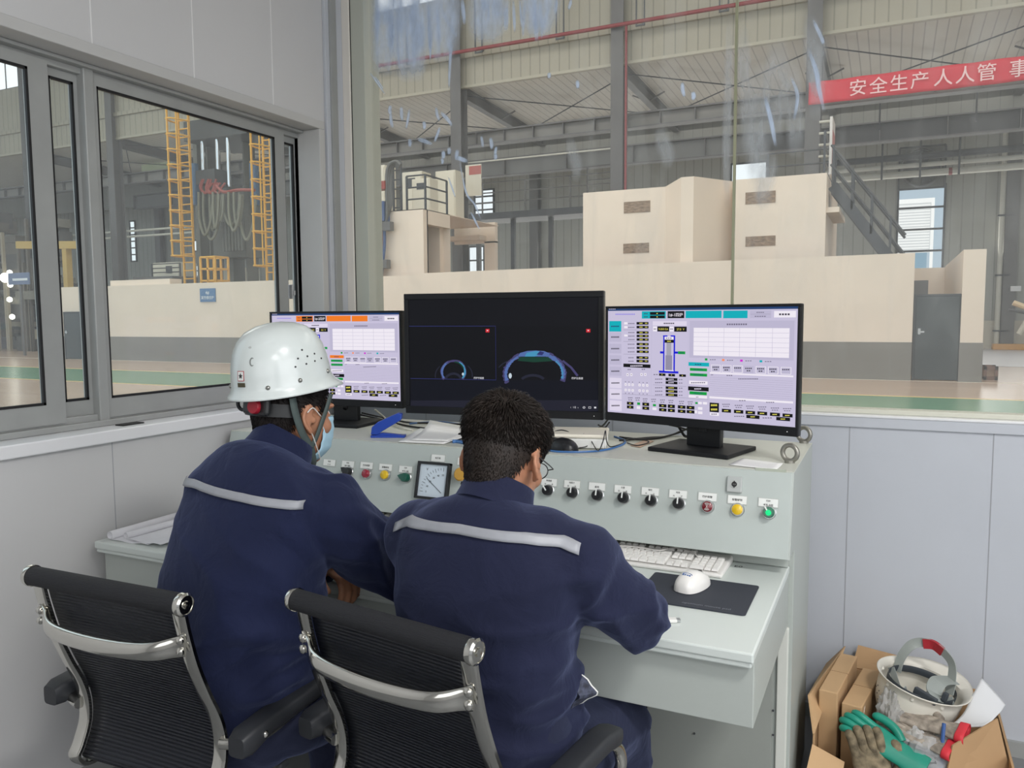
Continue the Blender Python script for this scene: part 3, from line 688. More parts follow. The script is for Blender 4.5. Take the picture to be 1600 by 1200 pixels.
for k in range(4): zz = at(1288, 190+18*k, Y=UY+1.5).z; MB().cyl((at(1280, 200, Y=UY+1.5).x, UY+1.5, zz), (p.x, UY+1.5, zz), 0.03, n=8).build('rung', M_wpipe, ld, world=True)

# ---- left plant block with openings
LY = 19.5
lb = root('plant_block', 'left cream plant block with square openings and a deck on top', 'building', (-12, LY, 0))
a = at(600, 330, Y=LY); b = at(661, 326.5, Y=LY); zt3 = (a.z+b.z)/2; xe = b.x
# side wall (plane x = xe) from LY back; openings from pixels projected on that plane
def S(px, py): q = at(px, py, X=xe); return q.y, q.z
y1 = S(703, 335)[0]; oy0, oz1 = S(667, 350); oy1 = S(703, 352)[0]
m = MB(); m.box(a.x-1.5, xe, LY, LY+0.25, 0, zt3); m.box(xe-0.25, xe, LY+0.25, oy0, 0, zt3); m.box(xe-0.25, xe, oy1, y1, 0, zt3); m.box(xe-0.25, xe, oy0, oy1, oz1, zt3)
m.box(a.x-1.5, xe, LY, 24.3, zt3-0.02, zt3); m.box(a.x-1.5, a.x-1.25, LY, y1, 0, zt3); m.box(a.x-1.25, xe-0.25, y1-0.2, y1, 0, zt3)
m.build('block_wall', M_cream, lb, world=True)
EY = 24.6; p, q = at(733, 345, Y=EY), at(774, 425, Y=EY)
m = MB(); r_ = at(757, 356, Y=EY); s_ = at(731, 388, Y=EY)
m.box(p.x-0.6, q.x, EY, EY+0.2, s_.z+0.15, p.z-0.1); m.box(at(757, 400, Y=EY).x, q.x, EY, EY+0.2, 0, s_.z+0.2); m.box(p.x-0.6, at(760, 380, Y=EY).x, EY-0.5, EY, at(740, 377, Y=EY).z, at(740, 370, Y=EY).z)
tag(m.build('doorway_wall', M_cream), 'small cream doorway wall right of the left plant block', 'wall')
railing([(a.x+0.6, LY+0.3, zt3), (xe-0.1, LY+0.3, zt3), (xe-0.1, y1, zt3)], 1.0, 'deck_railing', 'grey railing round the deck of the left plant block')
pf = root('walkway', 'dark steel walkway running between the two plant blocks', 'walkway', (-10, 28, 0))
z = at(830, 328, Y=28).z
MB().box(at(690, 320, Y=28).x, at(965, 320, Y=28).x, 28, 29.5, z-0.25, z).build('deck', M_steel2, pf, world=True)
for px in (735, 790, 850, 905, 955):
    x = at(px, 320, Y=28).x; MB().box(x-0.08, x+0.08, 28.6, 28.76, 0, z-0.25).build('leg', M_steel2, pf, world=True)
railing([(at(690, 300, Y=28).x, 28, z), (at(965, 300, Y=28).x, 28, z)], 1.15, 'walkway_railing', 'grey railing along the dark walkway in mid hall', M_steel)
railing([(at(918, 300, Y=28.4).x, 28.4, z), (at(955, 300, Y=28.4).x, 28.4, z)], 1.5, 'gate_railing', 'taller gate frame at right end of the walkway railing', M_steel)
def cabinet(px0, px1, py0, py1, Y, dp, label, name='control_cabinet', win=True, g='cream electrical cabinets on the deck'):
    a, b = at(px0, py0, Y=Y), at(px1, py1, Y=Y); t = root(name, label, 'cabinet', ((a.x+b.x)/2, Y, zt3), group=g); w = (b.x-a.x)/2; h = a.z-zt3
    MB().box(-w, w, 0, dp, 0, h).build('body', M_cab, t, bevel=0.02)
    MB().box(-w*0.9, w*0.9, -0.02, 0, h*0.04, h*0.96).build('cabinet_door', M_cab, t, bevel=0.008)
    if win: MB().box(-w*0.4, w*0.4, -0.03, -0.015, h*0.72, h*0.88).build('display', M_steel2, t)
cabinet(575, 603, 260, 352, 20.5, 0.6, 'tall cream cabinet at the left edge of the front window')
cabinet(626, 660, 270, 328, 23.0, 0.6, 'wide cream cabinet with dark displays behind the deck ladder')
cabinet(643, 672, 280, 322, 21.3, 0.5, 'short cream cabinet in front on the deck')
cabinet(680, 712, 268, 330, 23.5, 0.6, 'tall cream cabinet left of the hall column', win=False)
a, b = at(731, 258, Y=25.3), at(752, 305, Y=25.3)
sg = root('safety_sign', 'cream sign with a red heading beside the hall column', 'sign', (a.x, 25.3, b.z))
MB().box(a.x-0.1, b.x, 25.3, 25.35, b.z, a.z).build('board', M_cab, sg, world=True); MB().box(-14.3, b.x, 25.33, 25.36, a.z-0.5, a.z-0.4).build('bracket', M_steel, sg, world=True)
MB().box(a.x+0.05, b.x, 25.29, 25.3, a.z-0.35, a.z-0.05).build('red_heading', mat('red_heading', (178, 96, 88), 0.6), sg, world=True)
# black ladder and big bent hoses at the left edge of the front window
Y_ = 19.9; lz0, lz1 = at(620, 330, Y=Y_).z, at(620, 254, Y=Y_).z
dl = root('deck_ladder', 'black steel ladder standing on the left plant block', 'ladder', (at(620, 330, Y=Y_).x, Y_, lz0))
for px in (615, 627): x = at(px, 300, Y=Y_).x; MB().bar((x, Y_, lz0), (x, Y_, lz1), 0.05).build('rail', M_steel2, dl, world=True)
m = MB(); xa, xb = at(615, 300, Y=Y_).x, at(627, 300, Y=Y_).x
for k in range(6): zz = lz0+(lz1-lz0)*k/5.2+0.1; MB().cyl((xa, Y_, zz), (xb, Y_, zz), 0.02, n=6).build('rung', M_steel2, dl, world=True)
M_hose = mat('grey_rubber_hose', (98, 98, 96), 0.5); M_hred = mat('red_hose', (150, 70, 62), 0.5); M_hblue = mat('blue_valve_paint', (70, 90, 130), 0.5)
for k in range(3):
    d = k*3.2
    path = [(593-d*0.3, 356+d), (603-d*0.2, 345), (604.5+d, 320), (604+d, 290), (605+d, 268), (610+d*0.8, 256+d*0.5), (619, 252.5+d), (626-d*0.4, 258+d)]
    tag(MB().tube(spline([at(x, y, Y=19.3+0.05*k) for x, y in path], 6), 0.05, 8).build('bent_hose', M_hose, smooth=True), ('outermost', 'middle', 'innermost')[k]+' grey hose bent over in a tall arch by the cream cabinet', 'hose', 'arched hoses beside the deck ladder')
for k in range(3):
    path = [(590+k*5, 352), (591+k*5, 380), (590+k*4, 410), (588+k*4-(4 if k == 0 else 0), 436)]
    tag(MB().tube(spline([at(x, y, Y=19.3) for x, y in path], 5), 0.045, 8).build('hanging_hose', (M_hose, M_hred, M_hblue)[k], smooth=True), ('grey hose', 'dull red hose', 'blue hose')[k]+' hanging down at the left edge of the front window', 'hose')
m = MB(); a = at(588, 353, Y=19.25); m.box(a.x, a.x+0.5, 19.2, 19.4, a.z-0.15, a.z+0.1); a = at(581, 412, Y=19.25); m.box(a.x, a.x+0.55, 19.2, 19.4, a.z-0.15, a.z+0.1)
tag(m.build('hose_bracket', M_steel), 'grey brackets clamping the hanging hoses', 'bracket')
vb = root('valve_block', 'blue and red valve block at the left edge of the front window', 'valve', at(590, 330, Y=19.2))
a, b = at(583, 284, Y=19.2), at(601, 295, Y=19.2); MB().box(a.x, b.x, 19.2, 19.5, b.z, a.z).build('red_block', M_hred, vb, world=True)
a, b = at(586, 315, Y=19.2), at(600, 345, Y=19.2); MB().box(a.x, b.x, 19.2, 19.5, b.z, a.z).build('blue_block', M_hblue, vb, world=True)
m = MB(); c = at(583, 298, Y=19.15)
m.tube(spline([c, c+Vector((0.05, 0, -0.2)), c+Vector((0.12, 0, -0.1)), c+Vector((0.1, 0, 0.15))], 5), 0.03, 8); m.build('red_hose', M_hred, vb, world=True, smooth=True)
# ---- beyond the sliding window: blue sign, caged ladders, furnace, walkways
a, b = at(312, 451, Y=CY-0.03), at(336.5, 471.5, Y=CY-0.03)
bs = root('blue_sign', 'small blue furnace number sign fixed on the cream wall', 'sign', ((a.x+b.x)/2, CY-0.03, b.z))
MB().box(a.x, b.x, CY-0.03, CY-0.005, b.z, a.z).build('plate', mat('sign_blue', (86, 124, 164), 0.5), bs, world=True)
m = MB(); cx = (a.x+b.x)/2; m.text('4#', (cx, CY-0.035, a.z-(a.z-b.z)*0.33), (1, 0, 0), (0, 0, 1), 0.15, 0, bold=0.015); m.build('lettering', mat('sign_white', (226, 230, 232), 0.6), bs, world=True); m = MB(); m.text('真空感应炉', (cx, CY-0.035, a.z-(a.z-b.z)*0.68), (1, 0, 0), (0, 0, 1), 0.112, 0, bold=0.015)
m.build('lettering', mat('sign_white', (226, 230, 232), 0.6), bs, world=True)
def cage_ladder(cx0, cx1, cx2, py0, py1, Y, label, n):
    a, b, c = at(cx0, 300, Y=Y-0.45), at(cx1, 300, Y=Y), at(cx2, 300, Y=Y); z0, z1 = at(cx1, py1, Y=Y).z, at(cx1, py0, Y=Y).z
    t = root('caged_ladder', label, 'ladder', (b.x, Y, z0))
    for x in (b.x, c.x): MB().bar((x, Y, 0), (x, Y, z1), 0.06).build('rail', M_yel, t, world=True)
    m = MB(); k = 0; z = z0-0.8
    while z < z1: MB().cyl((b.x, Y, z), (c.x, Y, z), 0.025, n=6).build('rung', M_yel, t, world=True); z += 0.3
    m = MB(); mx = (b.x+c.x)/2; rx = max(0.25, mx-a.x)
    for j in range(n):
        z = z0+(z1-z0)*j/(n-1); pts = [Vector((mx+rx*math.cos(u), Y-0.75*math.sin(u), z)) for u in [math.pi*i/8 for i in range(9)]]
        m.tube(pts, 0.03, 6)
    for u in (math.pi*0.25, math.pi*0.5, math.pi*0.75, math.pi*0.97, 0.1): m.bar((mx+rx*math.cos(u), Y-0.75*math.sin(u), z0), (mx+rx*math.cos(u), Y-0.75*math.sin(u), z1), 0.035)
    m.build('safety_cage', M_yel, t, world=True)
cage_ladder(266, 283, 299, 168, 402, 21.5, 'tall yellow caged ladder at left in front of the furnace', 11)
cage_ladder(406, 413, 424, 205, 417, 21.5, 'yellow caged ladder at right of the furnace', 9)
def frame3(px0, px1, py0, py1, Y, d, name, label, nz=2, mm=M_yel):
    a, b = at(px0, py0, Y=Y), at(px1, py1, Y=Y); t = root(name, label, 'frame', (a.x, Y, b.z)); m = MB()
    for y in (Y, Y+d):
        for x in (a.x, (a.x+b.x)/2, b.x): m.bar((x, y, 0), (x, y, a.z), 0.06)
        for k in range(nz+1): z = b.z+(a.z-b.z)*k/nz; m.bar((a.x, y, z), (b.x, y, z), 0.06)
    for x in (a.x, b.x):
        for k in range(nz+1): z = b.z+(a.z-b.z)*k/nz; m.bar((x, Y, z), (x, Y+d, z), 0.06)
    m.build('tubular_frame', mm, t, world=True)
frame3(313, 337, 402, 438, 20.5, 0.6, 'yellow_guard', 'small yellow guard rail frame standing behind the blue sign')
fn = root('furnace', 'tall dark electroslag furnace with chrome rods and hanging hoses', 'furnace', at(365, 440, Y=22.5))
def fz(px, py, Y=22.5): return at(px, py, Y=Y)
M_fur = mat('grimy_furnace_steel', (92, 92, 84), 0.55, var=0.2, scale=1.5); M_blk = mat('dark_furnace', (62, 64, 64), 0.5); M_chr = mat('chrome_rod', (220, 222, 222), 0.12, 1.0)
a, b = fz(303, 195), fz(402, 212); MB().box(a.x, b.x, 22.0, 24.5, b.z, a.z).build('crosshead', M_blk, fn, world=True)
for x0_, x1_, y0_, y1_ in ((306, 322, 200, 450), (385, 392, 200, 450), (360, 372, 290, 450), (327, 332, 210, 300)):
    a, b = fz(x0_, y0_, 23.2), fz(x1_, y1_, 23.2); MB().box(a.x, b.x, 23.0, 23.6, 0, a.z).build('mast', M_fur, fn, world=True)
for px in (315.5, 338.5, 355.5):
    a = fz(px, 205 if px < 340 else 213, 22.2); b = fz(px+2, 272 if px < 340 else 292, 22.2); MB().cyl(a, (a.x, a.y, b.z), 0.075, n=12).build('chrome_rod', M_chr, fn, world=True, smooth=True)
for px in (303, 396): a = fz(px, 250, 22.6); MB().cyl((a.x, 22.6, fz(px, 255).z), (a.x, 22.6, fz(px, 320).z), 0.16, n=12).build('blue_cylinder', mat('blue_cylinder_paint', (70, 100, 130), 0.4), fn, world=True, smooth=True)
a, b = fz(312, 268, 22.1), fz(342, 278, 22.1); MB().box(a.x, b.x, 21.9, 22.5, b.z-0.2, a.z).build('clamp_head', M_blk, fn, world=True)
a, b = fz(318, 305), fz(398, 400); MB().box(a.x+0.3, b.x-0.5, 22.6, 23.6, b.z, a.z).build('furnace_body', M_fur, fn, world=True)
rs = random.Random(11)
for k in range(6):
    x = 314+rs.uniform(0, 26); path = [(x, 280), (x-4, 290+rs.uniform(0, 8)), (x+3, 302), (x+9, 292), (x+14, 286)]
    MB().tube(spline([fz(u, v, 21.9) for u, v in path], 5), 0.04, 6).build('red_hose', M_hred, fn, world=True, smooth=True)
MB().tube(spline([fz(u, v, 21.9) for u, v in ((338, 290), (350, 300), (372, 297), (398, 297))], 6), 0.06, 6).build('red_hose', M_hred, fn, world=True, smooth=True)
for k in range(9):
    x = 312+k*7.5+rs.uniform(-2, 2); dp = rs.uniform(35, 75); w = rs.uniform(8, 30)
    path = [(x, 300), (x+1, 300+dp*0.6), (x+w*0.4, 300+dp), (x+w*0.8, 300+dp*0.7), (x+w, 304)]
    MB().tube(spline([fz(u, v, 21.8+0.1*(k % 3)) for u, v in path], 6), 0.05, 6).build('cable', mat('olive_cable', (124, 124, 108), 0.6), fn, world=True, smooth=True)
for k in range(7):
    a = fz(342+k*5, 360, 22.0); MB().cyl((a.x, 22.2, fz(340, 395).z), (a.x, 22.2, fz(340, 350).z), 0.06, n=8).build('hydraulic_rod', M_fur, fn, world=True, smooth=True)
tb = root('white_tank', 'white cabinet unit on a platform behind the cream wall', 'cabinet', at(260, 435, Y=24))
a, b = at(238, 411, Y=24), at(279, 432, Y=24); MB().box(a.x, b.x, 24, 25, b.z, a.z).build('body', M_cab, tb, world=True, bevel=0.04)
MB().box(a.x-0.6, b.x+0.2, 23.5, 25, b.z-0.3, b.z).build('platform', M_steel, tb, world=True)
for x in (a.x-0.5, b.x+0.1):
    for y in (23.6, 24.9): MB().box(x-0.08, x+0.08, y-0.08, y+0.08, 0, b.z-0.3).build('platform_leg', M_steel, tb, world=True)
MB().box(a.x+0.8, a.x+1.15, 23.98, 24, b.z+0.15, b.z+0.45).build('display', M_steel2, tb, world=True)
a, b = at(238, 433, Y=23.55), at(281, 411, Y=23.55); railing([(a.x, 23.55, a.z), (b.x, 23.55, a.z)], b.z-a.z, 'tank_railing', 'dark railing before the white cabinet unit', M_steel2)
a, b = at(342, 419, Y=24), at(378, 440, Y=24); tag(MB().box(a.x, b.x, 24, 25, b.z-0.5, a.z).build('pale_crate', M_cab, bevel=0.03), 'pale box unit at the foot of the furnace', 'box')
for py, lab in ((362, 'upper thin white pipe across the columns left of the furnace'), (371, 'lower thin white pipe across the columns left of the furnace')):
    a, b = at(164, py, Y=25.9), at(300, py-6, Y=25.9); z = (a.z+b.z)/2; tag(MB().cyl((a.x-8, 25.9, z), (b.x, 25.9, z), 0.05, n=8).build('white_pipe', M_wpipe, smooth=True), lab, 'pipe')
a, b = at(221, 258, Y=30), at(268, 271, Y=30); tag(MB().box(a.x, b.x, 30, 30.1, b.z, a.z).build('roof_light_panel', emat('greenish_roof_light', (150, 158, 130), 0.55)), 'pale greenish roof light panel over the aisle', 'panel')
# far left clutter seen through the left panes
yf = root('yellow_gantry', 'yellow steel gantry frame at the far left of the hall', 'gantry', at(110, 400, Y=21.6)); m = MB()
a, b = at(30, 383, Y=21.6), at(135, 383, Y=21.6); m.bar(a, b, 0.3); m.bar((b.x-2.0, 21.6, 0), (b.x-2.0, 21.6, a.z), 0.25); m.bar((a.x+3, 21.6, 0), (a.x+3, 21.6, a.z), 0.25)
m.build('gantry_frame', mat('dull_yellow_paint', (190, 160, 90), 0.6), yf, world=True)
a, b = at(12, 427, Y=20), at(46, 444, Y=20); bz = root('blue_sign', 'blurred blue hanging sign at the far left pane', 'sign', ((a.x+b.x)/2, 20, b.z))
MB().box(a.x, b.x, 20, 20.04, b.z, a.z).build('plate', mat('dusty_blue_sign', (108, 122, 152), 0.6), bz, world=True)
MB().box((a.x+b.x)/2-0.05, (a.x+b.x)/2+0.05, 20.05, 20.12, 0, a.z).build('post', M_steel, bz, world=True)
MB().box(a.x+0.3, b.x-0.1, 19.985, 20, b.z+0.15, b.z+0.24).build('lettering', mat('sign_white', (226, 230, 232), 0.6), bz, world=True)
cl = root('machinery_stack', 'dark cluttered machinery stacked at the far left of the hall', 'machinery', at(25, 560, Y=21)); M_cl = [mat('clutter_a', (98, 92, 84), 0.6), mat('clutter_b', (74, 72, 70), 0.6), mat('clutter_c', (150, 140, 120), 0.6), mat('clutter_d', (120, 116, 104), 0.6)]
rs = random.Random(5); m = MB()
for k in range(70):
    px = rs.uniform(-60, 92); py = rs.uniform(340, 545); c = at(px, py, Y=22.6+rs.uniform(0, 1.9)); s = rs.uniform(0.15, 1.1); h = rs.uniform(0.1, 0.7)
    m.box(c.x-s, c.x+s, c.y, c.y+0.6, max(0, c.z-h), c.z+h*0.5, rs.choice((0, 0, 1, 1, 2, 3)))
a, b = at(-60, 548, Y=24), at(92, 470, Y=24); m.box(a.x, b.x, 24.5, 24.9, 0, b.z, 1)
for k in range(14): px = rs.uniform(-40, 88); c = at(px, 400, Y=22.8); m.bar((c.x, 22.8, 0), (c.x, 22.8, at(px, rs.uniform(330, 470), Y=22.8).z), 0.12, m=rs.choice((0, 2)))
m.build('machine_parts', M_cl, cl, world=True)
for k, (px, py) in enumerate(((8, 434), (15, 426), (16, 445), (15, 468), (19, 495))):
    c = at(px, py, Y=22.6); tag(MB().ell(c, 0.12 if k else 0.22, n=10, k=6).build('hall_lamp', emat('hall_lamp_glow', (255, 250, 240), 6.0)), ('largest bright hall lamp left of the blurred blue sign', 'small hall lamp just above the largest one', 'small hall lamp just under the largest one', 'small hall lamp midway down the far left machinery', 'lowest small hall lamp at the far left')[k], 'lamp', 'hall lamps at far left')
# loose things at the right: timber crate, hanging tools
wc = root('wooden_crate', 'small reddish wooden crate on the floor beside the end pier', 'crate', at(1548, 591, Y=19.9)); a, b = at(1537, 572, Y=19.6), at(1559, 592, Y=19.6); w = (b.x-a.x)
cz = Vector((a.x, 19.6, 0)); zt_c = a.z
m = MB()
for x in (a.x+0.03, b.x-0.03):
    for y in (19.6, 20.1): m.box(x-0.03, x+0.03, y-0.03, y+0.03, 0, zt_c)
for z in (0.04, zt_c-0.04): m.box(a.x, b.x, 19.57, 19.63, z-0.04, z+0.04); m.box(a.x, b.x, 20.07, 20.13, z-0.04, z+0.04)
m.build('crate_frame', mat('red_brown_timber', (120, 84, 66), 0.7), wc, world=True)
MB().box(a.x+0.03, b.x-0.03, 19.61, 20.09, 0.03, zt_c-0.03).build('crate_panel', mat('pale_timber', (158, 124, 96), 0.7), wc, world=True)
for (p, q, r_, mm, lab) in (((1583, 473), (1602, 480), 0.07, mat('pale_timber_pole', (220, 196, 160), 0.6), 'pale timber pole poking in at the right edge'), ((1576, 484), (1604, 489), 0.04, M_steel2, 'thin dark rod poking in at the right edge'), ((1592, 522), (1606, 500), 0.07, M_wpipe, 'white bent pipe end at the right edge')):
    a, b = at(*p, Y=24), at(*q, Y=24.0); tag(MB().cyl(a, b+(b-a)*1.5, r_, n=8).build('pole', mm, smooth=True), lab, 'pole')
a = at(1587, 451, Y=36.4); tag(MB().box(a.x-0.17, a.x+0.17, 36.35, 36.5, a.z-0.10, a.z+0.10).build('exit_lamp', mat('white_lamp_case', (225, 225, 225), 0.5)), 'small white emergency lamp on the rear right column', 'lamp')
# ================================================================ CONTROL CONSOLE
M_con = mat('pale_green_grey_enamel', (180, 188, 184), 0.4, var=0.02, scale=3)
M_con2 = mat('pale_green_grey_enamel_body', (172, 178, 173), 0.42, var=0.03, scale=2)
M_ctop = mat('cream_enamel_top', (202, 204, 194), 0.38, var=0.03, scale=4)
M_dark = mat('dark_gap', (52, 56, 56), 0.7)
M_blkp = mat('black_plastic', (24, 25, 28), 0.35)
M_blks = mat('black_satin_plastic', (22, 23, 26), 0.5, spec=0.3)
M_whp = mat('white_plastic', (226, 226, 222), 0.4)
M_silver = mat('brushed_silver', (188, 190, 190), 0.3, 0.9)
M_paper = mat('white_paper', (236, 236, 234), 0.8)
XL, XR = -2.158, -0.215
PB = Vector((0, 2.085, 0.794)); PT = Vector((0, 2.141, 1.012)); PS = (PT-PB); PLEN = PS.length; PSn = PS.normalized(); PN = Vector((0, -PSn.z, PSn.y))
con = root('control_console', 'long pale green grey control console with a row of knobs under three monitors', 'console', ((XL+XR)/2, 2.2, 0))
m = MB()   # upper housing as profile prism
prof = [(2.10, 0.80), (2.085, 0.794), (2.141, 1.0115), (2.155, 1.012), (2.656, 1.012), (2.656, 0.0), (2.196, 0.0), (2.196, 0.794)]
m.prism([(XL, y, z) for y, z in prof], (XR-XL, 0, 0))
m.build('housing', [M_con2], con, world=True, bevel=0.002)
def onp(px, py, off=0.0):
    d = ray(px, py); n = PN; o = Vector((0, PB.y, PB.z))+PN*off
    t = (o-CAM).dot(n)/d.dot(n); return CAM+d*t
UX = Vector((1, 0, 0))
def pbox(mb, c, w, h, t, m=0, off=0.0):
    """slab lying on the sloping instrument panel"""
    c = c+PN*(off+t/2); ax, ay, az = UX*(w/2), PSn*(h/2), PN*(t/2)
    vs = [c+ax*sx+ay*sy+az*sz for sz in (-1, 1) for sx, sy in ((-1, -1), (1, -1), (1, 1), (-1, 1))]
    mb.add(vs, [(3, 2, 1, 0), (4, 5, 6, 7), (0, 1, 5, 4), (1, 2, 6, 5), (2, 3, 7, 6), (3, 0, 4, 7)], m)
MB().prism([(XL+0.004, 2.085-0.002, 0.796), (XL+0.004, 2.1405-0.002, 1.0105), (XL+0.004, 2.143, 1.0105), (XL+0.004, 2.088, 0.796)], (XR-XL-0.008, 0, 0)).build('instrument_panel', M_con, con, world=True, bevel=0.001)
MB().box(XL, XR, 2.143, 2.656, 1.0115, 1.0135).build('top_plate', M_ctop, con, world=True)
MB().box(XL, -0.228, 2.165, 2.197, 0.752, 0.796).build('rear_fillet', M_con2, con, world=True)
m = MB().box(XL, -0.226, 1.575, 2.19, 0.728, 0.75); m.box(XL+0.004, -0.230, 1.579, 1.6, 0.716, 0.728)
m.build('desktop', [mat('pale_enamel_desktop', (204, 211, 207), 0.32, var=0.015, scale=3)], con, world=True, bevel=0.004)
m = MB(); m.box(XL+0.012, -0.228, 1.600, 1.616, 0.583, 0.727); m.box(-0.240, -0.228, 1.616, 2.196, 0.583, 0.727); m.box(XL+0.012, XL+0.024, 1.616, 2.196, 0.583, 0.727); m.box(XL+0.024, -0.24, 1.616, 2.196, 0.583, 0.59)
m.build('apron', M_con2, con, world=True, bevel=0.002)
m = MB(); m.box(XL+0.03, -1.2, 2.188, 2.196, 0.03, 0.575); m.box(-1.19, -0.62, 2.188, 2.196, 0.03, 0.575); m.box(-0.613, -0.262, 2.188, 2.196, 0.03, 0.575)
m.build('kick_panels', mat('grey_enamel_kick', (150, 154, 148), 0.45, var=0.03, scale=2), con, world=True, bevel=0.002)
MB().box(-0.62, -0.613, 2.19, 2.197, 0.03, 0.575).build('door_gap', M_gask, con, world=True)
m = MB(); m.box(-0.252, -0.224, 2.185, 2.20, 0.0, 0.578)
m.build('corner_edge', mat('pale_edge', (214, 216, 208), 0.4), con, world=True, bevel=0.003)
m = MB()
for px, py in ((1208, 1110), (1208, 1148), (1085, 1146)):
    c = at(px, py, Y=2.187); m.cyl(c, c+Vector((0, -0.003, 0)), 0.003, n=8)
    m.build('screw', M_steel2, con, world=True); m = MB()
b = MB()
for x0_, x1_, y0_, y1_ in ((1180, 1228, 739, 749), (1192, 1222, 748, 752)): p = onp(x0_, y0_); q = onp(x1_, y1_); pbox(b, (p+q)/2, q.x-p.x, (p-q).length*0.5, 0.0003)
b.build('tape_residue', mat('tape_residue', (166, 172, 158), 0.7), con, world=True)
# lifting eyes
for px, py in ((1256, 692), (1234, 723)):
    c = at(px, py, Z=1.0135); c = Vector((c.x, c.y, 1.0135)); m = MB()
    m.cyl(c, c+Vector((0, 0, 0.008)), 0.014, n=16)
    R0 = 0.0215; mid = c+Vector((0, 0, 0.006+R0))
    yaw = math.radians(-22 if py > 700 else -24); dx = Vector((math.cos(yaw), math.sin(yaw), 0))
    m.tube([mid+dx*(R0*math.cos(t))+Vector((0, 0, R0*math.sin(t))) for t in [2*math.pi*i/28 for i in range(28)]], 0.0068, 12, closed=True)
    tmp = m.build('lifting_eye', mat('cast_steel_eye', (150, 148, 140), 0.42, 0.7), con, world=True, smooth=True)
M_np = mat('nameplate_white', (230, 232, 228), 0.35); M_npf = mat('nameplate_rim', (178, 182, 178), 0.4); M_ink = mat('black_ink', (30, 30, 32), 0.6)
def nameplate(px, py, lines, w=0.052, h=0.0245):
    c = onp(px, py); b = MB(); pbox(b, c, w, h, 0.004, 1); pbox(b, c, w-0.004, h-0.004, 0.0006, 0, 0.004)
    for i, (tx, dx, dy, sz) in enumerate(lines):
        b.text(tx, c+PN*0.0049+UX*dx+PSn*dy, UX, PSn, sz, 0, 2, bold=0.02)
    b.build('nameplate', [M_np, M_npf, M_ink], con, world=True)
def knob(px, py, ang=0.0, body=M_blkp, lever=False):
    c = onp(px, py, 0.02)-PN*0.02; b = MB()
    b.lathe([(0.0, 0.003), (0.0175, 0.003), (0.0178, 0.0), (0.0178, 0.005), (0.016, 0.0065), (0, 0.0065)], c, PN, 24)
    kb = b.build('switch_bezel', M_silver, con, world=True, smooth=True)
    b = MB(); b.lathe([(0.0, 0.005), (0.0148, 0.005), (0.0142, 0.022), (0.012, 0.025), (0, 0.025)], c, PN, 24)
    a = math.radians(ang); d = PSn*math.cos(a)+UX*math.sin(a); e = PN.cross(d)
    if lever:
        b.prism([c+PN*0.006+d*0.012+e*0.009, c+PN*0.006+d*0.024, c+PN*0.006+d*0.012-e*0.009], PN*0.018)
    k = b.build('selector_knob', body, con, world=True, smooth=True)
    if not lever:
        b = MB(); b.add([c+PN*z+d*l+e*s for z in (0.0245, 0.0275) for l, s in ((-0.001, -0.0017), (0.016, -0.0017), (0.016, 0.0017), (-0.001, 0.0017))], [(3, 2, 1, 0), (4, 5, 6, 7), (0, 1, 5, 4), (1, 2, 6, 5), (2, 3, 7, 6), (3, 0, 4, 7)])
        b.build('pointer', M_np, k, world=True)
    return k
def button(px, py, mt, label, cone=False, lit=False):
    c = onp(px, py, 0.016)-PN*0.016; b = MB()
    b.lathe([(0.0, 0.002), (0.0178, 0.002), (0.0182, 0.0), (0.0178, 0.008), (0.0155, 0.011), (0, 0.011)], c, PN, 24); b.build('button_bezel', M_silver, con, world=True, smooth=True)
    b = MB(); b.lathe([(0.0, 0.010), (0.0142, 0.010), (0.0138, 0.017), (0.011, 0.0195), (0, 0.0205)], c, PN, 24)
    k = b.build('push_button', mt, con, world=True, smooth=True); k['label'] = label
    return k, c
P5 = lambda cx, cy: (840+0.275*cx, 660+0.275*cy)
n2 = lambda a, b: ((a, 0, 0.0045, 0.0058), (b[0], -0.011, -0.0055, 0.0055), (b[1], 0.011, -0.0055, 0.0055))
RK = [((68, 340), (50, 385), -38, n2('断路器', '分合')), ((198, 352), (190, 398), 2, n2('电弧灯', '关开')), ((340, 365), (333, 413), 2, (('备用', 0, -0.001, 0.0066),)),
      ((487, 380), (481, 427), 2, n2('水泵', '关开')), ((642, 393), (638, 443), 2, n2('抽空', '大小')), ((800, 408), (796, 460), 2, n2('电极', '升降'))]
for (a, b_, ang, tx) in RK:
    nameplate(*P5(*a), tx); knob(*P5(*b_), ang)
nameplate(*P5(967, 423), (('四炉报警', 0, 0, 0.0068),)); M_rbtn = mat('dark_red_lens', (116, 22, 34), 0.25, coat=0.5)
k, c = button(*P5(963, 478), M_rbtn, 'dark red alarm buzzer lens with white sound arcs')
b = MB()
for s in (1, -1):
    for r_ in (0.004, 0.0068, 0.0096):
        pts = [c+PN*0.0207+PSn*(s*r_*math.cos(t))+UX*(r_*math.sin(t)) for t in np.linspace(-0.75, 0.75, 9)]; b.tube(pts, 0.0006, 5)
b.cyl(c+PN*0.02, c+PN*0.021, 0.0015, n=8); b.build('sound_arcs', M_np, k, world=True)
M_ybtn = mat('yellow_button', (224, 186, 36), 0.35, coat=0.3)
nameplate(*P5(1136, 440), (('报警解除', 0, 0, 0.0068),)); button(*P5(1133, 495), M_ybtn, 'yellow push button')
nameplate(*P5(1312, 457), (('四炉', 0, 0.0045, 0.0058), ('本地 远程', 0, -0.0055, 0.0058)))
k = knob(*P5(1311, 511), -32, mat('green_lens_knob', (6, 96, 70), 0.2, coat=0.5)); k['label'] = 'lit green selector knob'
c = onp(*P5(1311, 513), 0.0262); b = MB(); b.ell(c, 0.0075, n=12, k=8); b.build('green_glow', emat('green_lamp_glow', (30, 230, 140), 1.1), k, world=True, smooth=True)
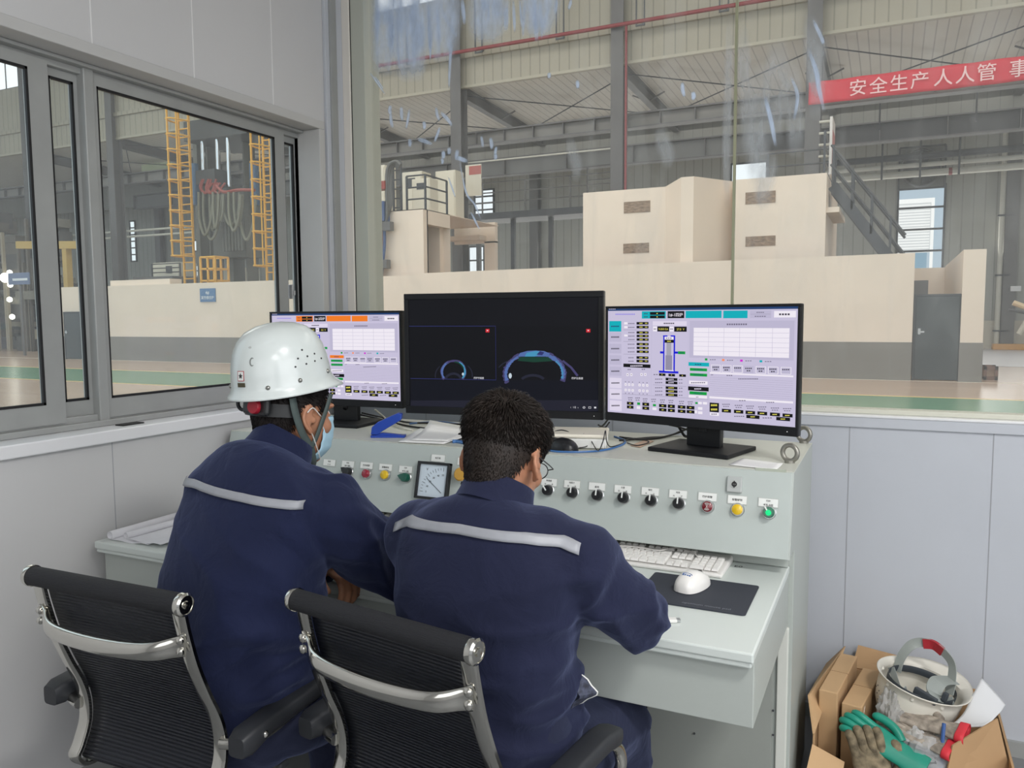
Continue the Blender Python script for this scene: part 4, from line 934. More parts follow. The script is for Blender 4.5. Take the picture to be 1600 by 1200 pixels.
c = onp(*P5(1122, 353)); b = MB(); pbox(b, c, 0.039, 0.042, 0.012, 0); kl = b.build('key_switch', mat('grey_key_plate', (176, 180, 178), 0.4), con, world=True, bevel=0.002)
b = MB(); b.lathe([(0.0, 0.013), (0.0105, 0.013), (0.011, 0.012), (0.0, 0.012)], c, PN, 24, 0); b.lathe([(0.0035, 0.0142), (0.0068, 0.0142), (0.007, 0.013), (0.003, 0.013)], c, PN, 20, 1); b.prism([c+PN*0.0135+PSn*0.009-UX*0.0015, c+PN*0.0135+PSn*0.009+UX*0.0015, c+PN*0.0135-PSn*0.009+UX*0.0015, c+PN*0.0135-PSn*0.009-UX*0.0015], PN*0.001, 1)
b.build('lock_barrel', [M_npf, M_ink], kl, world=True)
P1 = lambda cx, cy: (480+0.1625*cx, 690+0.1625*cy)
nameplate(*P1(220, 203), (('电源', 0, 0.004, 0.0058), ('分 合', 0, -0.0055, 0.0055)))
nameplate(*P1(398, 218), (('电极', 0, 0.0045, 0.0058), ('慢升 慢降', 0, -0.0055, 0.0055))); k = knob(*P1(372, 288), -60, lever=True)
nameplate(*P1(577, 230), (('四炉报警', 0, 0, 0.0068),)); M_rbtn2 = mat('ruby_lens', (150, 40, 58), 0.25, coat=0.5); button(*P1(557, 306), M_rbtn2, 'ruby red push button')
nameplate(*P1(760, 248), (('报警解除', 0, 0, 0.0068),)); button(*P1(737, 318), M_ybtn, 'yellow push button')
nameplate(*P1(953, 268), (('四炉', 0, 0.0045, 0.0058), ('本地 远程', 0, -0.0055, 0.0058))); k = knob(*P1(930, 343), -80, mat('green_selector', (8, 82, 66), 0.3, coat=0.4), lever=True); k['label'] = 'dark green lever selector'
nameplate(*P1(1265, 160), (('电压表', 0, 0, 0.007),))
c = onp(*P1(1395, 166)); b = MB(); pbox(b, c, 0.041, 0.036, 0.0008, 0); pbox(b, c-PSn*0.005, 0.036, 0.021, 0.0003, 1, 0.0008); b.lathe([(0.0055, 0.0013), (0.0065, 0.0013)], c-PSn*0.004+UX*0.005, PN, 16, 0); b.build('inspection_sticker', [mat('sticker_green', (92, 150, 118), 0.6), mat('sticker_pale', (208, 222, 210), 0.6)], con, world=True)['label'] = 'green and white inspection sticker'
# voltmeter
tl, tr = onp(*P1(1095, 180)), onp(*P1(1400, 222)); s_ = (tr.x-tl.x); cc = Vector(((tl.x+tr.x)/2, 0, 0)); top = (tl+tr)/2; cen = top-PSn*(s_*0.5)
b = MB()
for dx, dy, w, h in ((0, 0.5-0.035, 1, 0.07), (0, -0.5+0.035, 1, 0.07), (-0.5+0.035, 0, 0.07, 1), (0.5-0.035, 0, 0.07, 1)): pbox(b, cen+UX*(dx*s_)+PSn*(dy*s_), w*s_, h*s_, 0.02)
vm = b.build('voltmeter_frame', M_blkp, con, world=True, bevel=0.002); vm['label'] = 'square voltmeter with black frame'
b = MB(); pbox(b, cen, s_*0.88, s_*0.88, 0.012, 0)
piv = cen+UX*(0.30*s_)-PSn*(0.30*s_)
for k in range(13):
    a = math.radians(90-(k*7.5)+90); d = UX*math.cos(a)+PSn*math.sin(a); r0, r1 = (0.60, 0.66) if k % 3 else (0.57, 0.67)
    b.bar(piv+d*(r0*s_)+PN*0.0125, piv+d*(r1*s_)+PN*0.0125, 0.001, 0.0005, up=PN, m=1)
for k, tx in enumerate(('0', '10', '20', '30', '40', '50')):
    a = math.radians(180-k*18); d = UX*math.cos(a)+PSn*math.sin(a); b.text(tx, piv+d*(0.47*s_)+PN*0.0127, UX, PSn, 0.0085, 0, 1)
b.text('V', cen-UX*(0.20*s_)+PSn*(0.30*s_)+PN*0.0127, UX, PSn, 0.012, 0, 1)
b.build('dial_face', [mat('dial_blue_white', (206, 218, 228), 0.3), M_ink], vm, world=True)
a = math.radians(144); d = UX*math.cos(a)+PSn*math.sin(a); MB().bar(piv+PN*0.0135, piv+d*(0.6*s_)+PN*0.0135, 0.0012, 0.0008, up=PN).build('needle', M_ink, vm, world=True)
# emergency stop with yellow surround, plate over it
nameplate(*P1(1530, 195), (('急停', 0, 0, 0.008),), 0.06, 0.026)
c = onp(*P1(1510, 320)); b = MB(); b.lathe([(0, 0.001), (0.032, 0.001), (0.032, 0.0), (0.032, 0.002), (0, 0.002)], c, PN, 28); es = b.build('emergency_stop_plate', mat('hazard_yellow', (222, 188, 60), 0.45), con, world=True); es['label'] = 'yellow emergency stop surround'
b = MB(); b.lathe([(0, 0.002), (0.014, 0.002), (0.014, 0.018), (0.02, 0.02), (0.021, 0.028), (0.017, 0.033), (0, 0.034)], c, PN, 24); b.build('stop_button', mat('amber_stop', (196, 150, 62), 0.35), es, world=True, smooth=True)
b = MB()
for k in range(7): a = 2*math.pi*k/7; d = UX*math.cos(a)+PSn*math.sin(a); b.bar(c+d*0.021+PN*0.0022, c+d*0.031+PN*0.0022, 0.004, 0.0006, up=PN)
b.build('hazard_marks', M_ink, es, world=True)
b = MB()
b.text('E0', at(1154, 885, Z=0.7504), (1, 0.05, 0), (0, 1, 0), 0.022, 0, 0); b.build('pen_mark', M_ink, con, world=True)

# ================================================================ MONITORS
def monitor(name, label, TL, TR, z0, z1, scr, bz=(0.008, 0.008, 0.008, 0.026), base_z=1.0135, stand=0.0, base=(0.26, 0.22), thick=0.045, neck=0.055):
    a, b = Vector((TL[0], TL[1], 0)), Vector((TR[0], TR[1], 0)); ux = (b-a).normalized(); w = (b-a).length; ang = math.atan2(ux.y, ux.x); mid = (a+b)/2
    t = root(name, label, 'monitor', (mid.x, mid.y, base_z), ang); h = z1-z0; zo = z0-base_z
    m = MB(); m.box(-w/2, w/2, 0.004, thick*0.5, zo, zo+h); m.box(-w*0.3, w*0.3, thick*0.4, thick, zo+h*0.15, zo+h*0.8)
    sh = m.build('shell', M_blkp, t, bevel=0.003)
    m = MB(); l, r_, tp, bt = bz
    m.box(-w/2, w/2, -0.004, 0.006, zo, zo+bt); m.box(-w/2, w/2, -0.004, 0.006, zo+h-tp, zo+h); m.box(-w/2, -w/2+l, -0.004, 0.006, zo+bt, zo+h-tp); m.box(w/2-r_, w/2, -0.004, 0.006, zo+bt, zo+h-tp)
    m.build('bezel', M_blks, t, bevel=0.0015)
    sb = MB(); sb.T = Matrix.Translation((-w/2+l, 0.0, zo+bt)); mats = scr(sb, w-l-r_, h-tp-bt); sb.T = None; sb.build('screen', mats, t)
    m = MB(); m.box(-neck, neck, 0.05+stand, 0.072+stand, 0.012, zo+h*0.5); m.box(-neck*0.8, neck*0.8, 0.02, 0.06+stand, zo+h*0.32, zo+h*0.5); m.box(-0.012, 0.012, 0.046+stand, 0.051+stand, 0.055, 0.075)
    m.build('stand_neck', M_blkp, t, bevel=0.003)
    m = MB(); m.box(-base[0]/2, base[0]/2, stand-0.06, stand-0.06+base[1], 0.0, 0.013); m.build('stand_base', M_blks, t, bevel=0.003)
    MB().box(w/2-0.03, w/2-0.028, -0.0045, -0.004, zo+bt*0.45, zo+bt*0.52).build('power_light', emat('white_led', (255, 255, 255), 1.5), t)
    return t, w, h, zo
PAL = {'bg': (205, 198, 224), 'bg2': (194, 188, 214), 'wh': (246, 240, 250), 'bk': (8, 8, 10), 'cy': (0, 178, 190), 'or': (247, 128, 32), 'bl': (20, 24, 214), 'gr': (6, 160, 62), 'gy': (150, 146, 168), 'tx': (120, 114, 136), 'ye': (236, 226, 96), 'lv': (228, 220, 240), 'nv': (34, 64, 112), 'mg': (214, 40, 214), 'sl': (168, 166, 180), 'lk': (150, 140, 232), 'dk': (60, 56, 70), 'oc': (250, 150, 110)}
PK = list(PAL)
def hmi(acc, title, kA, volt):
    Q = [(103, 106), (1487, 93), (1464, 990), (95, 862)]
    def uv(x, y):
        u, v = 0.5, 0.5
        for _ in range(12):
            px = (1-v)*((1-u)*Q[0][0]+u*Q[1][0])+v*((1-u)*Q[3][0]+u*Q[2][0]); py = (1-v)*((1-u)*Q[0][1]+u*Q[1][1])+v*((1-u)*Q[3][1]+u*Q[2][1])
            u += (x-px)/1370; v += (y-py)/(760+125*u)
        return u, v
    def scr(sb, W_, H_):
        lay = [0]
        def rect(x0, y0, x1, y1, c):
            u0, v0 = uv(x0, (y0+y1)/2); u1, v1 = uv(x1, (y0+y1)/2); _, va = uv((x0+x1)/2, y0); _, vb = uv((x0+x1)/2, y1); lay[0] += 1; yy = -0.0003-lay[0]*1.2e-6
            sb.add([(u0*W_, yy, (1-vb)*H_), (u1*W_, yy, (1-vb)*H_), (u1*W_, yy, (1-va)*H_), (u0*W_, yy, (1-va)*H_)], [(0, 1, 2, 3)], PK.index(c))
        def txt(s, x, y, sz, c, bold=0.02):
            u, v = uv(x, y); lay[0] += 1; sb.text(s, (u*W_, -0.0006-lay[0]*1.2e-6, (1-v)*H_), (1, 0, 0), (0, 0, 1), sz, 0, PK.index(c), bold=bold)
        def dash(x0, x1, y, c='tx', hh=7, n=None):      # a line of lettering too small to read
            n = n or max(2, int((x1-x0)/13)); st = (x1-x0)/n
            for i in range(n): rect(x0+i*st, y-hh/2, x0+i*st+st*0.72, y+hh/2, c)
        def val(x0, y0, x1, y1): rect(x0, y0, x1, y1, 'bk'); dash(x0+(x1-x0)*0.25, x0+(x1-x0)*0.52, (y0+y1)/2, 'ye', 7, 3); dash(x0+(x1-x0)*0.72, x0+(x1-x0)*0.92, (y0+y1)/2, 'ye', 6, 2)
        sb.add([(0, 0, 0), (W_, 0, 0), (W_, 0, H_), (0, 0, H_)], [(0, 1, 2, 3)], PK.index('bg'))
        rect(103, 94, 1486, 116, 'nv'); dash(110, 170, 107, 'lv', 6)
        dash(165, 330, 146, 'lk', 9)
        rect(383, 124, 572, 178, acc); rect(448, 130, 564, 151, 'bk'); rect(448, 156, 564, 176, 'bk'); dash(400, 432, 142, 'dk', 7, 3); dash(400, 432, 165, 'dk', 7, 3); dash(500, 512, 141, 'ye', 7, 1); dash(500, 512, 166, 'ye', 7, 1)
        rect(586, 124, 712, 176, 'bk'); txt(title, 649, 151, 0.0122, 'wh', 0.006)
        rect(722, 122, 982, 176, acc); rect(994, 122, 1160, 178, acc); rect(1176, 122, 1316, 178, 'bg2'); dash(1220, 1272, 136, 'tx', 7); rect(1180, 148, 1312, 150, 'gy'); dash(1208, 1284, 165, 'tx', 7); rect(1334, 126, 1472, 174, 'wh'); dash(1366, 1438, 151, 'dk', 13, 4)
        ys = [(195, 272, acc), (278, 346, 'bg2'), (362, 432, 'bg2'), (446, 515, 'bg2'), (530, 596, 'bg2'), (612, 688, 'lv'), (694, 770, 'lv'), (780, 856, 'lv')]
        for a, b_, c in ys: rect(112, a, 214, b_, c); dash(128, 198, (a+b_)/2, 'dk' if c in ('bg2', 'lv') else 'nv', 10, 6)
        for a in (212, 240): rect(238, a-8, 266, a+8, 'wh'); dash(272, 326, a+2, 'tx', 7); val(340, a-9, 436, a+10)
        for a in (280, 306, 332): dash(272, 326, a, 'tx', 7); val(340, a-9, 436, a+9)
        rect(238, 294, 266, 308, 'wh')
        for a in (366, 394, 422): dash(268, 326, a, 'tx', 7); val(340, a-9, 436, a+9)
        for a in (465, 491): dash(272, 318, a, 'tx', 7); val(338, a-9, 434, a+10)
        for a in (260, 346, 440): rect(230, a, 446, a+2, 'gy')
        rect(230, 512, 450, 538, 'bk'); dash(288, 390, 526, 'lv', 9, 7)
        for x in (280, 395): dash(x-15, x+15, 552, 'tx', 7)
        for x in (264, 295, 378, 408): rect(x-9, 580, x+9, 600, 'wh'); rect(x-3, 587, x+3, 593, 'dk')
        for x, dy in ((248, 0), (277, 2), (306, 4), (362, 6), (392, 8), (423, 10)):
            for a in (662, 703): rect(x-9, a+dy-9, x+9, a+dy+9, 'wh'); rect(x-2, a+dy-2, x+2, a+dy+2, 'dk')
            dash(x-5, x+5, 642+dy, 'tx', 6, 1); dash(x-5, x+5, 727+dy, 'tx', 6, 1)
        rect(470, 198, 730, 230, 'lv'); dash(556, 640, 214, 'dk', 9, 6)
        rect(472, 236, 504, 272, 'wh'); rect(506, 236, 598, 274, 'bk'); rect(600, 238, 632, 274, 'wh'); rect(636, 238, 730, 276, 'bk'); dash(478, 498, 255, 'tx', 9, 2); dash(606, 628, 256, 'tx', 9, 2)
        txt(kA, 553, 256, 0.0084, 'ye', 0.004); txt(volt, 684, 258, 0.0088, 'ye', 0.004)
        for r_ in ((550, 302, 584, 312), (608, 302, 642, 312), (550, 302, 560, 566), (630, 302, 641, 570), (526, 420, 552, 436), (640, 422, 664, 438), (516, 566, 666, 582)): rect(*r_, 'bl')
        rect(664, 421, 718, 442, 'gr'); dash(676, 706, 432, 'nv', 5, 3)
        rect(562, 312, 630, 334, 'wh'); dash(572, 620, 323, 'tx', 7); rect(562, 334, 632, 357, 'bk'); dash(582, 612, 346, 'ye', 8, 4); rect(576, 357, 612, 450, 'sl'); rect(568, 450, 618, 560, 'gy'); rect(562, 560, 630, 567, 'wh')
        for i, x in enumerate((541, 614, 696)): rect(x-24, 584+i*4, x+26, 602+i*4, 'bk'); dash(x-3, x+4, 593+i*4, 'ye', 7, 1)
        dash(474, 512, 592, 'tx', 7)
        for a in (628, 654, 692, 718, 745): dash(486, 546, a-2, 'tx', 7); rect(568, a-10, 658, a+10, 'bk'); dash(590, 632, a, 'ye' if a > 680 else 'lv', 7, 4); dash(668, 700, a+3, 'tx', 6)
        rect(470, 674, 726, 676, 'gy')
        rect(750, 196, 1460, 480, 'bg2'); dash(1018, 1160, 223, 'tx', 12, 9)
        rect(780, 250, 1430, 462, 'wh')
        for i in range(1, 6): rect(780+650*i/6-1, 250, 780+650*i/6+1, 462, 'bg2')
        for i in range(1, 6): rect(780, 250+212*i/6-1, 1430, 250+212*i/6+1, 'bg2')
        for x, c in ((871, 'gr'), (992, 'oc'), (1117, 'mg'), (1247, 'cy')): rect(x-9, 474+(x-871)*0.04, x+9, 490+(x-871)*0.04, c); dash(x+26, x+72, 484+(x-871)*0.04, 'tx', 6)
        rect(742, 504, 892, 532, acc); dash(790, 840, 519, 'nv', 7)
        for a in (557, 596): rect(752, a-10, 877, a+11, 'gr'); dash(780, 850, a, 'nv', 5, 6)
        rect(746, 642, 880, 668, 'wh'); dash(760, 866, 655, 'tx', 8); rect(738, 686, 888, 716, 'bk'); dash(784, 836, 701, 'lv', 9, 5); rect(748, 722, 874, 745, 'gr'); dash(780, 846, 733, 'nv', 5, 6); rect(742, 750, 876, 770, 'wh'); dash(796, 816, 762, 'tx', 6)
        for i, x in enumerate((940, 1015, 1092, 1166, 1246, 1326, 1408)):
            dy = i*3.2
            rect(x-33, 522+dy, x+33, 576+dy, 'wh' if i != 3 else 'bg2'); rect(x-29, 526+dy, x+29, 572+dy, 'bg2'); dash(x-24, x+24, 540+dy, 'dk', 9, 4)
            if i in (0, 1, 3, 4, 5): dash(x-14, x+14, 558+dy, 'dk', 9, 2)
        for k in range(11): rect(896, 614+k*16, 1452, 615+k*16, 'gy') if k else None
        rect(896, 590, 1454, 602, 'wh'); dash(905, 922, 597, 'tx', 6); dash(1015, 1058, 602, 'tx', 7); dash(1095, 1230, 628, 'tx', 8, 12)
        rect(892, 776, 1452, 792, 'wh'); dash(1100, 1148, 790, 'tx', 7); dash(1280, 1335, 803, 'tx', 7)
        for r_ in ((258, 792, 312, 814), (258, 820, 312, 842), (384, 800, 438, 824), (384, 830, 438, 853), (516, 813, 574, 837), (516, 844, 574, 867), (584, 817, 638, 843), (584, 849, 638, 873), (660, 824, 718, 848), (660, 856, 718, 880), (726, 828, 784, 854), (726, 861, 784, 884)): rect(*r_, 'bk'); dash((r_[0]+r_[2])/2-8, (r_[0]+r_[2])/2+8, (r_[1]+r_[3])/2, 'ye', 7, 2)
        for r_ in ((342, 798, 366, 816), (468, 812, 492, 828), (790, 800, 808, 814)): rect(*r_, 'gr')
        for r_ in ((338, 826, 368, 846), (464, 838, 496, 856), (812, 798, 838, 816), (846, 800, 876, 818), (810, 838, 842, 858), (810, 870, 842, 890), (786, 862, 804, 884)): rect(*r_, 'wh')
        for x, y in ((288, 762), (348, 764), (408, 772), (475, 776), (545, 782), (610, 786), (690, 794), (755, 798)): dash(x-20, x+20, y, 'tx', 7); dash(x-18, x+18, y+16, 'tx', 6)
        rect(894, 806, 960, 876, 'bk'); dash(904, 950, 824, 'ye', 14, 4); dash(904, 950, 856, 'ye', 14, 4); rect(896, 880, 960, 902, 'wh'); dash(906, 948, 891, 'tx', 8)
        for x, y in ((1012, 866), (1096, 873), (1175, 880), (1254, 886), (1336, 894), (1416, 901), (1192, 912), (1388, 928)):
            w_ = 36 if y < 905 else 48; rect(x-w_+4, y-13, x+w_-4, y+13, 'bk'); dash(x-16, x+14, y, 'ye', 8, 4)
        for x, y in ((1012, 818), (1098, 826), (1175, 832), (1256, 838), (1338, 846), (1416, 850)): dash(x-28, x+28, y, 'tx', 7); dash(x-22, x+22, y+16, 'tx', 6)
        dash(1066, 1138, 908, 'tx', 7); dash(1256, 1320, 920, 'tx', 7)
        rect(220, 755, 888, 757, 'gy'); rect(738, 196, 740, 770, 'bg2'); rect(458, 196, 460, 750, 'bg2')
        return [emat('screen_'+k, PAL[k], 0.92) for k in PK]
    return scr
def camscr(sb, W_, H_):
    names = [('panel_black', (11, 12, 16)), ('feed_navy', (9, 12, 22)), ('feed_black', (7, 8, 11)), ('feed_line', (44, 50, 110)), ('icon_red', (220, 40, 50)), ('caption_white', (225, 225, 230)), ('glow_cyan', (70, 150, 190)), ('glow_blue', (84, 110, 170)), ('glow_violet', (70, 66, 110)), ('glow_white', (200, 215, 225)), ('task_bar', (30, 31, 44)), ('glow_dim', (34, 36, 52)), ('glow_green', (16, 62, 46))]
    K = {n: i for i, (n, _) in enumerate(names)}; lay = [0]
    Q = [(70, 122), (1487, 100), (1487, 985), (108, 932)]
    def uv(x, y):
        u, v = 0.5, 0.5
        for _ in range(12):
            px = (1-v)*((1-u)*Q[0][0]+u*Q[1][0])+v*((1-u)*Q[3][0]+u*Q[2][0]); py = (1-v)*((1-u)*Q[0][1]+u*Q[1][1])+v*((1-u)*Q[3][1]+u*Q[2][1]); u += (x-px)/1400; v += (y-py)/850
        return u, v
    def pt(x, y): u, v = uv(x, y); return (u*W_, -0.0004-lay[0]*1.5e-6, (1-v)*H_)
    def poly(ps, c): lay[0] += 1; sb.add([pt(*p) for p in ps], [tuple(range(len(ps)))], K[c])
    def rect(x0, y0, x1, y1, c): poly([(x0, y1), (x1, y1), (x1, y0), (x0, y0)], c)
    def stroke(ps, ws, c):
        lay[0] += 1; k = len(ps); up, dn = [], []
        for i, (x, y) in enumerate(ps):
            a, b_ = ps[max(0, i-1)], ps[min(k-1, i+1)]; dx, dy = b_[0]-a[0], b_[1]-a[1]; l = math.hypot(dx, dy); n_ = (-dy/l, dx/l); w = ws[i] if isinstance(ws, (list, tuple)) else ws
            up.append(pt(x+n_[0]*w, y+n_[1]*w)); dn.append(pt(x-n_[0]*w, y-n_[1]*w))
        sb.grid([up, dn], K[c])
    sb.add([(0, 0, 0), (W_, 0, 0), (W_, 0, H_), (0, 0, H_)], [(0, 1, 2, 3)], K['panel_black'])
    rect(82, 322, 752, 735, 'feed_black'); rect(760, 322, 1485, 750, 'feed_black'); rect(110, 738, 1487, 925, 'feed_navy')
    stroke([(82, 323), (752, 322), (762, 736), (105, 722)], 2.2, 'feed_line')
    def arc(cx, cy, rx, ry, a0, a1, n=26): return [(cx+rx*math.cos(math.radians(a)), cy-ry*math.sin(math.radians(a))) for a in np.linspace(a0, a1, n)]
    rr = random.Random(2)
    # small ring
    stroke(arc(440, 672, 92, 84, 222, -42), [9+rr.uniform(-3, 3) for _ in range(26)], 'glow_violet'); stroke(arc(440, 672, 88, 82, 215, 120), [7+rr.uniform(-2, 2) for _ in range(26)], 'glow_blue'); stroke(arc(440, 672, 88, 80, 62, -38), [6+rr.uniform(-3, 3) for _ in range(26)], 'glow_cyan')
    stroke(arc(440, 672, 86, 82, 130, 70), [4+rr.uniform(-2, 2) for _ in range(26)], 'glow_violet'); stroke(arc(440, 672, 80, 76, 85, 20), 5, 'glow_green')
    stroke(arc(440, 742, 62, 56, 160, 20), 9, 'glow_dim'); stroke(arc(445, 700, 145, 110, 190, 140), 4, 'glow_dim'); stroke(arc(440, 700, 145, 110, 42, -8), 4, 'glow_dim'); poly(arc(513, 690, 8, 12, 0, 340, 9), 'glow_white')
    # large ring
    stroke(arc(1040, 690, 214, 165, 205, 120), [16+rr.uniform(-5, 5) for _ in range(26)], 'glow_violet'); stroke(arc(1040, 690, 206, 160, 198, 125), [11+rr.uniform(-4, 4) for _ in range(26)], 'glow_blue')
    stroke(arc(1040, 690, 212, 165, 65, -20), [18+rr.uniform(-5, 5) for _ in range(26)], 'glow_violet'); stroke(arc(1040, 690, 206, 160, 60, -15), [12+rr.uniform(-5, 5) for _ in range(26)], 'glow_blue'); stroke(arc(1040, 690, 200, 152, 40, -12), [5+rr.uniform(-3, 3) for _ in range(26)], 'glow_cyan')
    poly([(920, 556), (935, 528), (990, 512), (1050, 509), (1110, 514), (1150, 532), (1140, 556)], 'glow_blue'); poly([(970, 556), (985, 526), (1050, 512), (1085, 520), (1060, 548), (1040, 556)], 'glow_cyan'); poly([(1055, 540), (1080, 514), (1110, 524), (1095, 546)], 'feed_line')
    poly([(930, 560), (1140, 560), (1170, 590), (1040, 600), (920, 588)], 'glow_green'); poly(arc(866, 704, 12, 22, 0, 330, 8), 'glow_white'); stroke([(780, 640), (810, 610), (850, 590)], 4, 'glow_dim'); stroke([(1240, 588), (1300, 640), (1345, 705)], 8, 'glow_violet'); stroke(arc(1030, 760, 90, 60, 150, 30), 10, 'glow_dim')
    for x in (693, 1417): rect(x-14, 344, x+14, 370, 'icon_red'); rect(x-5, 352, x+5, 360, 'caption_white')
    lay[0] += 1; sb.text('四炉四画面', pt(634, 720), (1, 0, 0), (0, 0, 1), 0.0075, 0, K['caption_white'], bold=0.02); sb.text('四炉左画面', pt(1343, 723), (1, 0, 0), (0, 0, 1), 0.0078, 0, K['caption_white'], bold=0.02)
    rect(112, 892, 1487, 978, 'task_bar')
    lay[0] += 1; sb.text('‹  1/2  ›', pt(1324, 948), (1, 0, 0), (0, 0, 1), 0.009, 0, K['caption_white'])
    stroke(arc(1390, 950, 7, 7, 0, 360, 14), 1.8, 'caption_white'); rect(1459, 944, 1473, 957, 'caption_white'); stroke([(1422, 944), (1437, 944), (1437, 957), (1422, 957), (1422, 944)], 1.6, 'caption_white')
    return [emat('cctv_'+n, c, 0.9) for n, c in names]
monitor('monitor', 'right monitor showing a lilac control screen with cyan bars', (-0.814, 2.396), (-0.218, 2.250), 1.0895, 1.4495, hmi('cy', '1#-1四炉', '9.050 KA', '27.0  V'), stand=0.012, base=(0.255, 0.205))
monitor('monitor', 'left monitor with orange bars, partly hidden behind the white hard hat', (-2.178, 2.385), (-1.588, 2.407), 1.0895, 1.4435, hmi('or', '1#-2四炉', '0.0  KA', '0.2  V'), stand=0.012, base=(0.255, 0.205))
monitor('monitor', 'large dark central monitor with two furnace camera views', (-1.534, 2.345), (-0.832, 2.424), 1.0835, 1.500, camscr, (0.016, 0.016, 0.020, 0.026), stand=0.02, base=(0.28, 0.2), thick=0.06)
# ================================================================ THINGS ON THE CONSOLE
ZT_, ZD = 1.0135, 0.75
M_cable = mat('black_cable', (20, 20, 22), 0.45); M_cblue = mat('blue_cable', (62, 110, 168), 0.4); M_cwhite = mat('white_cable', (222, 218, 205), 0.45)
def cable(pts, r, mt, name, label, group=None):
    o = MB().tube(spline(pts, 7), r, 8).build(name, mt, smooth=True); tag(o, label, 'cable', group); return o
def tp(px, py, h=0.004): c = at(px, py, Z=ZT_+h); return c
# white plastic case with ribbed end
wb = root('white_case', 'flat white plastic case with ribbed end under the central monitor', 'box', (-0.897, 2.318, ZT_), math.radians(16))
m = MB(); m.box(-0.125, 0.105, -0.075, 0.085, 0.002, 0.034)
m.build('case_body', M_whp, wb, bevel=0.006)
m = MB(); m.box(-0.129, 0.112, -0.079, 0.089, 0.034, 0.046); m.build('case_lid', mat('cream_plastic_lid', (236, 230, 214), 0.45), wb, bevel=0.005)
for k in range(9): y = -0.066+k*0.0172; MB().box(0.105, 0.1085, y, y+0.007, 0.004, 0.033).build('end_rib', M_whp, wb)
# black mouse resting in front of it
bm_ = root('black_mouse', 'black computer mouse lying in front of the white case', 'mouse', (-0.893, 2.213, ZT_), math.radians(75))
def mouse_mesh(L=0.112, Wd=0.062, H=0.036):
    rows = []
    for i in range(15):
        a = math.pi*i/14; y = -math.cos(a)*L/2; f = max(0.02, math.sin(a))**0.6; w = Wd/2*f*(1-0.12*y/L); h = H*(max(0.0, math.sin(a))**0.7)*(1.08-0.6*max(0, y/L))
        rows.append([(w*math.cos(t)*(abs(math.cos(t))**-0.15 if abs(math.cos(t)) > .05 else 1), y, 0.0015+h*max(0, math.sin(t))**0.8) for t in [math.pi*j/14 for j in range(15)]])
    m = MB(); m.grid(rows); m.add([r[0] for r in rows]+[r[-1] for r in rows], [(i, i+1, 15+i+1, 15+i) for i in range(14)]); return m
mouse_mesh().build('mouse_shell', M_blkp, bm_, smooth=True, angle=60)
MB().tube([(-0.0, 0.012, 0.0335), (0, 0.03, 0.0335)], 0.004, 8).build('scroll_wheel', M_blks, bm_)
p = bm_.matrix_world @ Vector((0, 0.056, 0.012))
cable([tp(894, 702, .012), tp(905, 700, .006), tp(918, 696, .012), tp(908, 684, .03), tp(912, 678, .045), tp(922, 686, .03), tp(934, 704, .008), tp(942, 690, .04), tp(946, 673, .06), tp(948, 690, .03), tp(955, 698, .01), tp(975, 692, .004)], 0.0016, M_cable, 'looped_cord', 'thin black mouse cord looping in front of the white case')
cable([tp(858, 690, .012), tp(862, 677, .04), tp(878, 672, .048), tp(893, 679, .04), tp(895, 696, .01)], 0.0018, M_cable, 'headset_cord', 'black cord arching over the black mouse')
cable([tp(846, 701, .003), tp(870, 705.5, .003), tp(910, 706, .003), tp(945, 703, .003), tp(972, 695, .003), tp(976, 688, .003), tp(960, 682, .003)], 0.003, M_cblue, 'network_cable', 'blue network cable running along the front edge past the white case')
cable([tp(640, 662, .004), tp(660, 660, .004), tp(690, 659, .004), tp(722, 663, .004)], 0.003, M_cblue, 'network_cable', 'blue network cable lying behind the loose papers')
cable([tp(707, 690, .005), tp(716, 690, .005), tp(735, 694, .005)], 0.006, M_cblue, 'network_cable', 'short thick blue cable under the dark folder edge')
cb = 'black cables tangled along the rear of the console'
for pts, r in (([(536, 638, .06), (560, 647, .03), (600, 656, .004), (640, 666, .004), (690, 671, .004), (730, 671, .004)], .0033), ([(565, 645, .03), (610, 655, .004), (640, 660, .004), (670, 661, .004), (725, 663, .004)], .003),
               ([(852, 668, .004), (866, 673, .004), (880, 669, .004)], .003), ([(935, 664, .05), (945, 668, .02), (952, 660, .05)], .0026), ([(950, 655, .07), (943, 664, .04), (936, 668, .01)], .003),
               ([(968, 683, .004), (1000, 686, .004), (1030, 684, .004), (1060, 676, .01), (1085, 664, .05)], .0035), ([(968, 688, .004), (1010, 684, .004), (1045, 681, .004), (1070, 670, .02)], .003), ([(975, 691, .004), (985, 686, .006), (1010, 688, .004), (1012, 692, .004), (995, 696, .004), (980, 692, .004)], .002),
               ([(1058, 662, .06), (1066, 676, .03), (1072, 682, .02), (1085, 680, .03), (1098, 664, .05)], .0045), ([(1085, 664, .05), (1094, 678, .02), (1104, 690, .006)], .003), ([(1046, 664, .06), (1060, 667, .05), (1080, 674, .03)], .003)):
    cable([tp(*q) for q in pts], r, M_cable, 'black_cable', 'black cable among the tangle between the monitor stands', cb)
cable([tp(586, 640, .06), tp(596, 648, .03), tp(606, 656, .012), tp(628, 668, .006), tp(645, 672, .004)], 0.0032, M_cwhite, 'white_cable', 'cream cable with plug dropping behind the blue stapler')
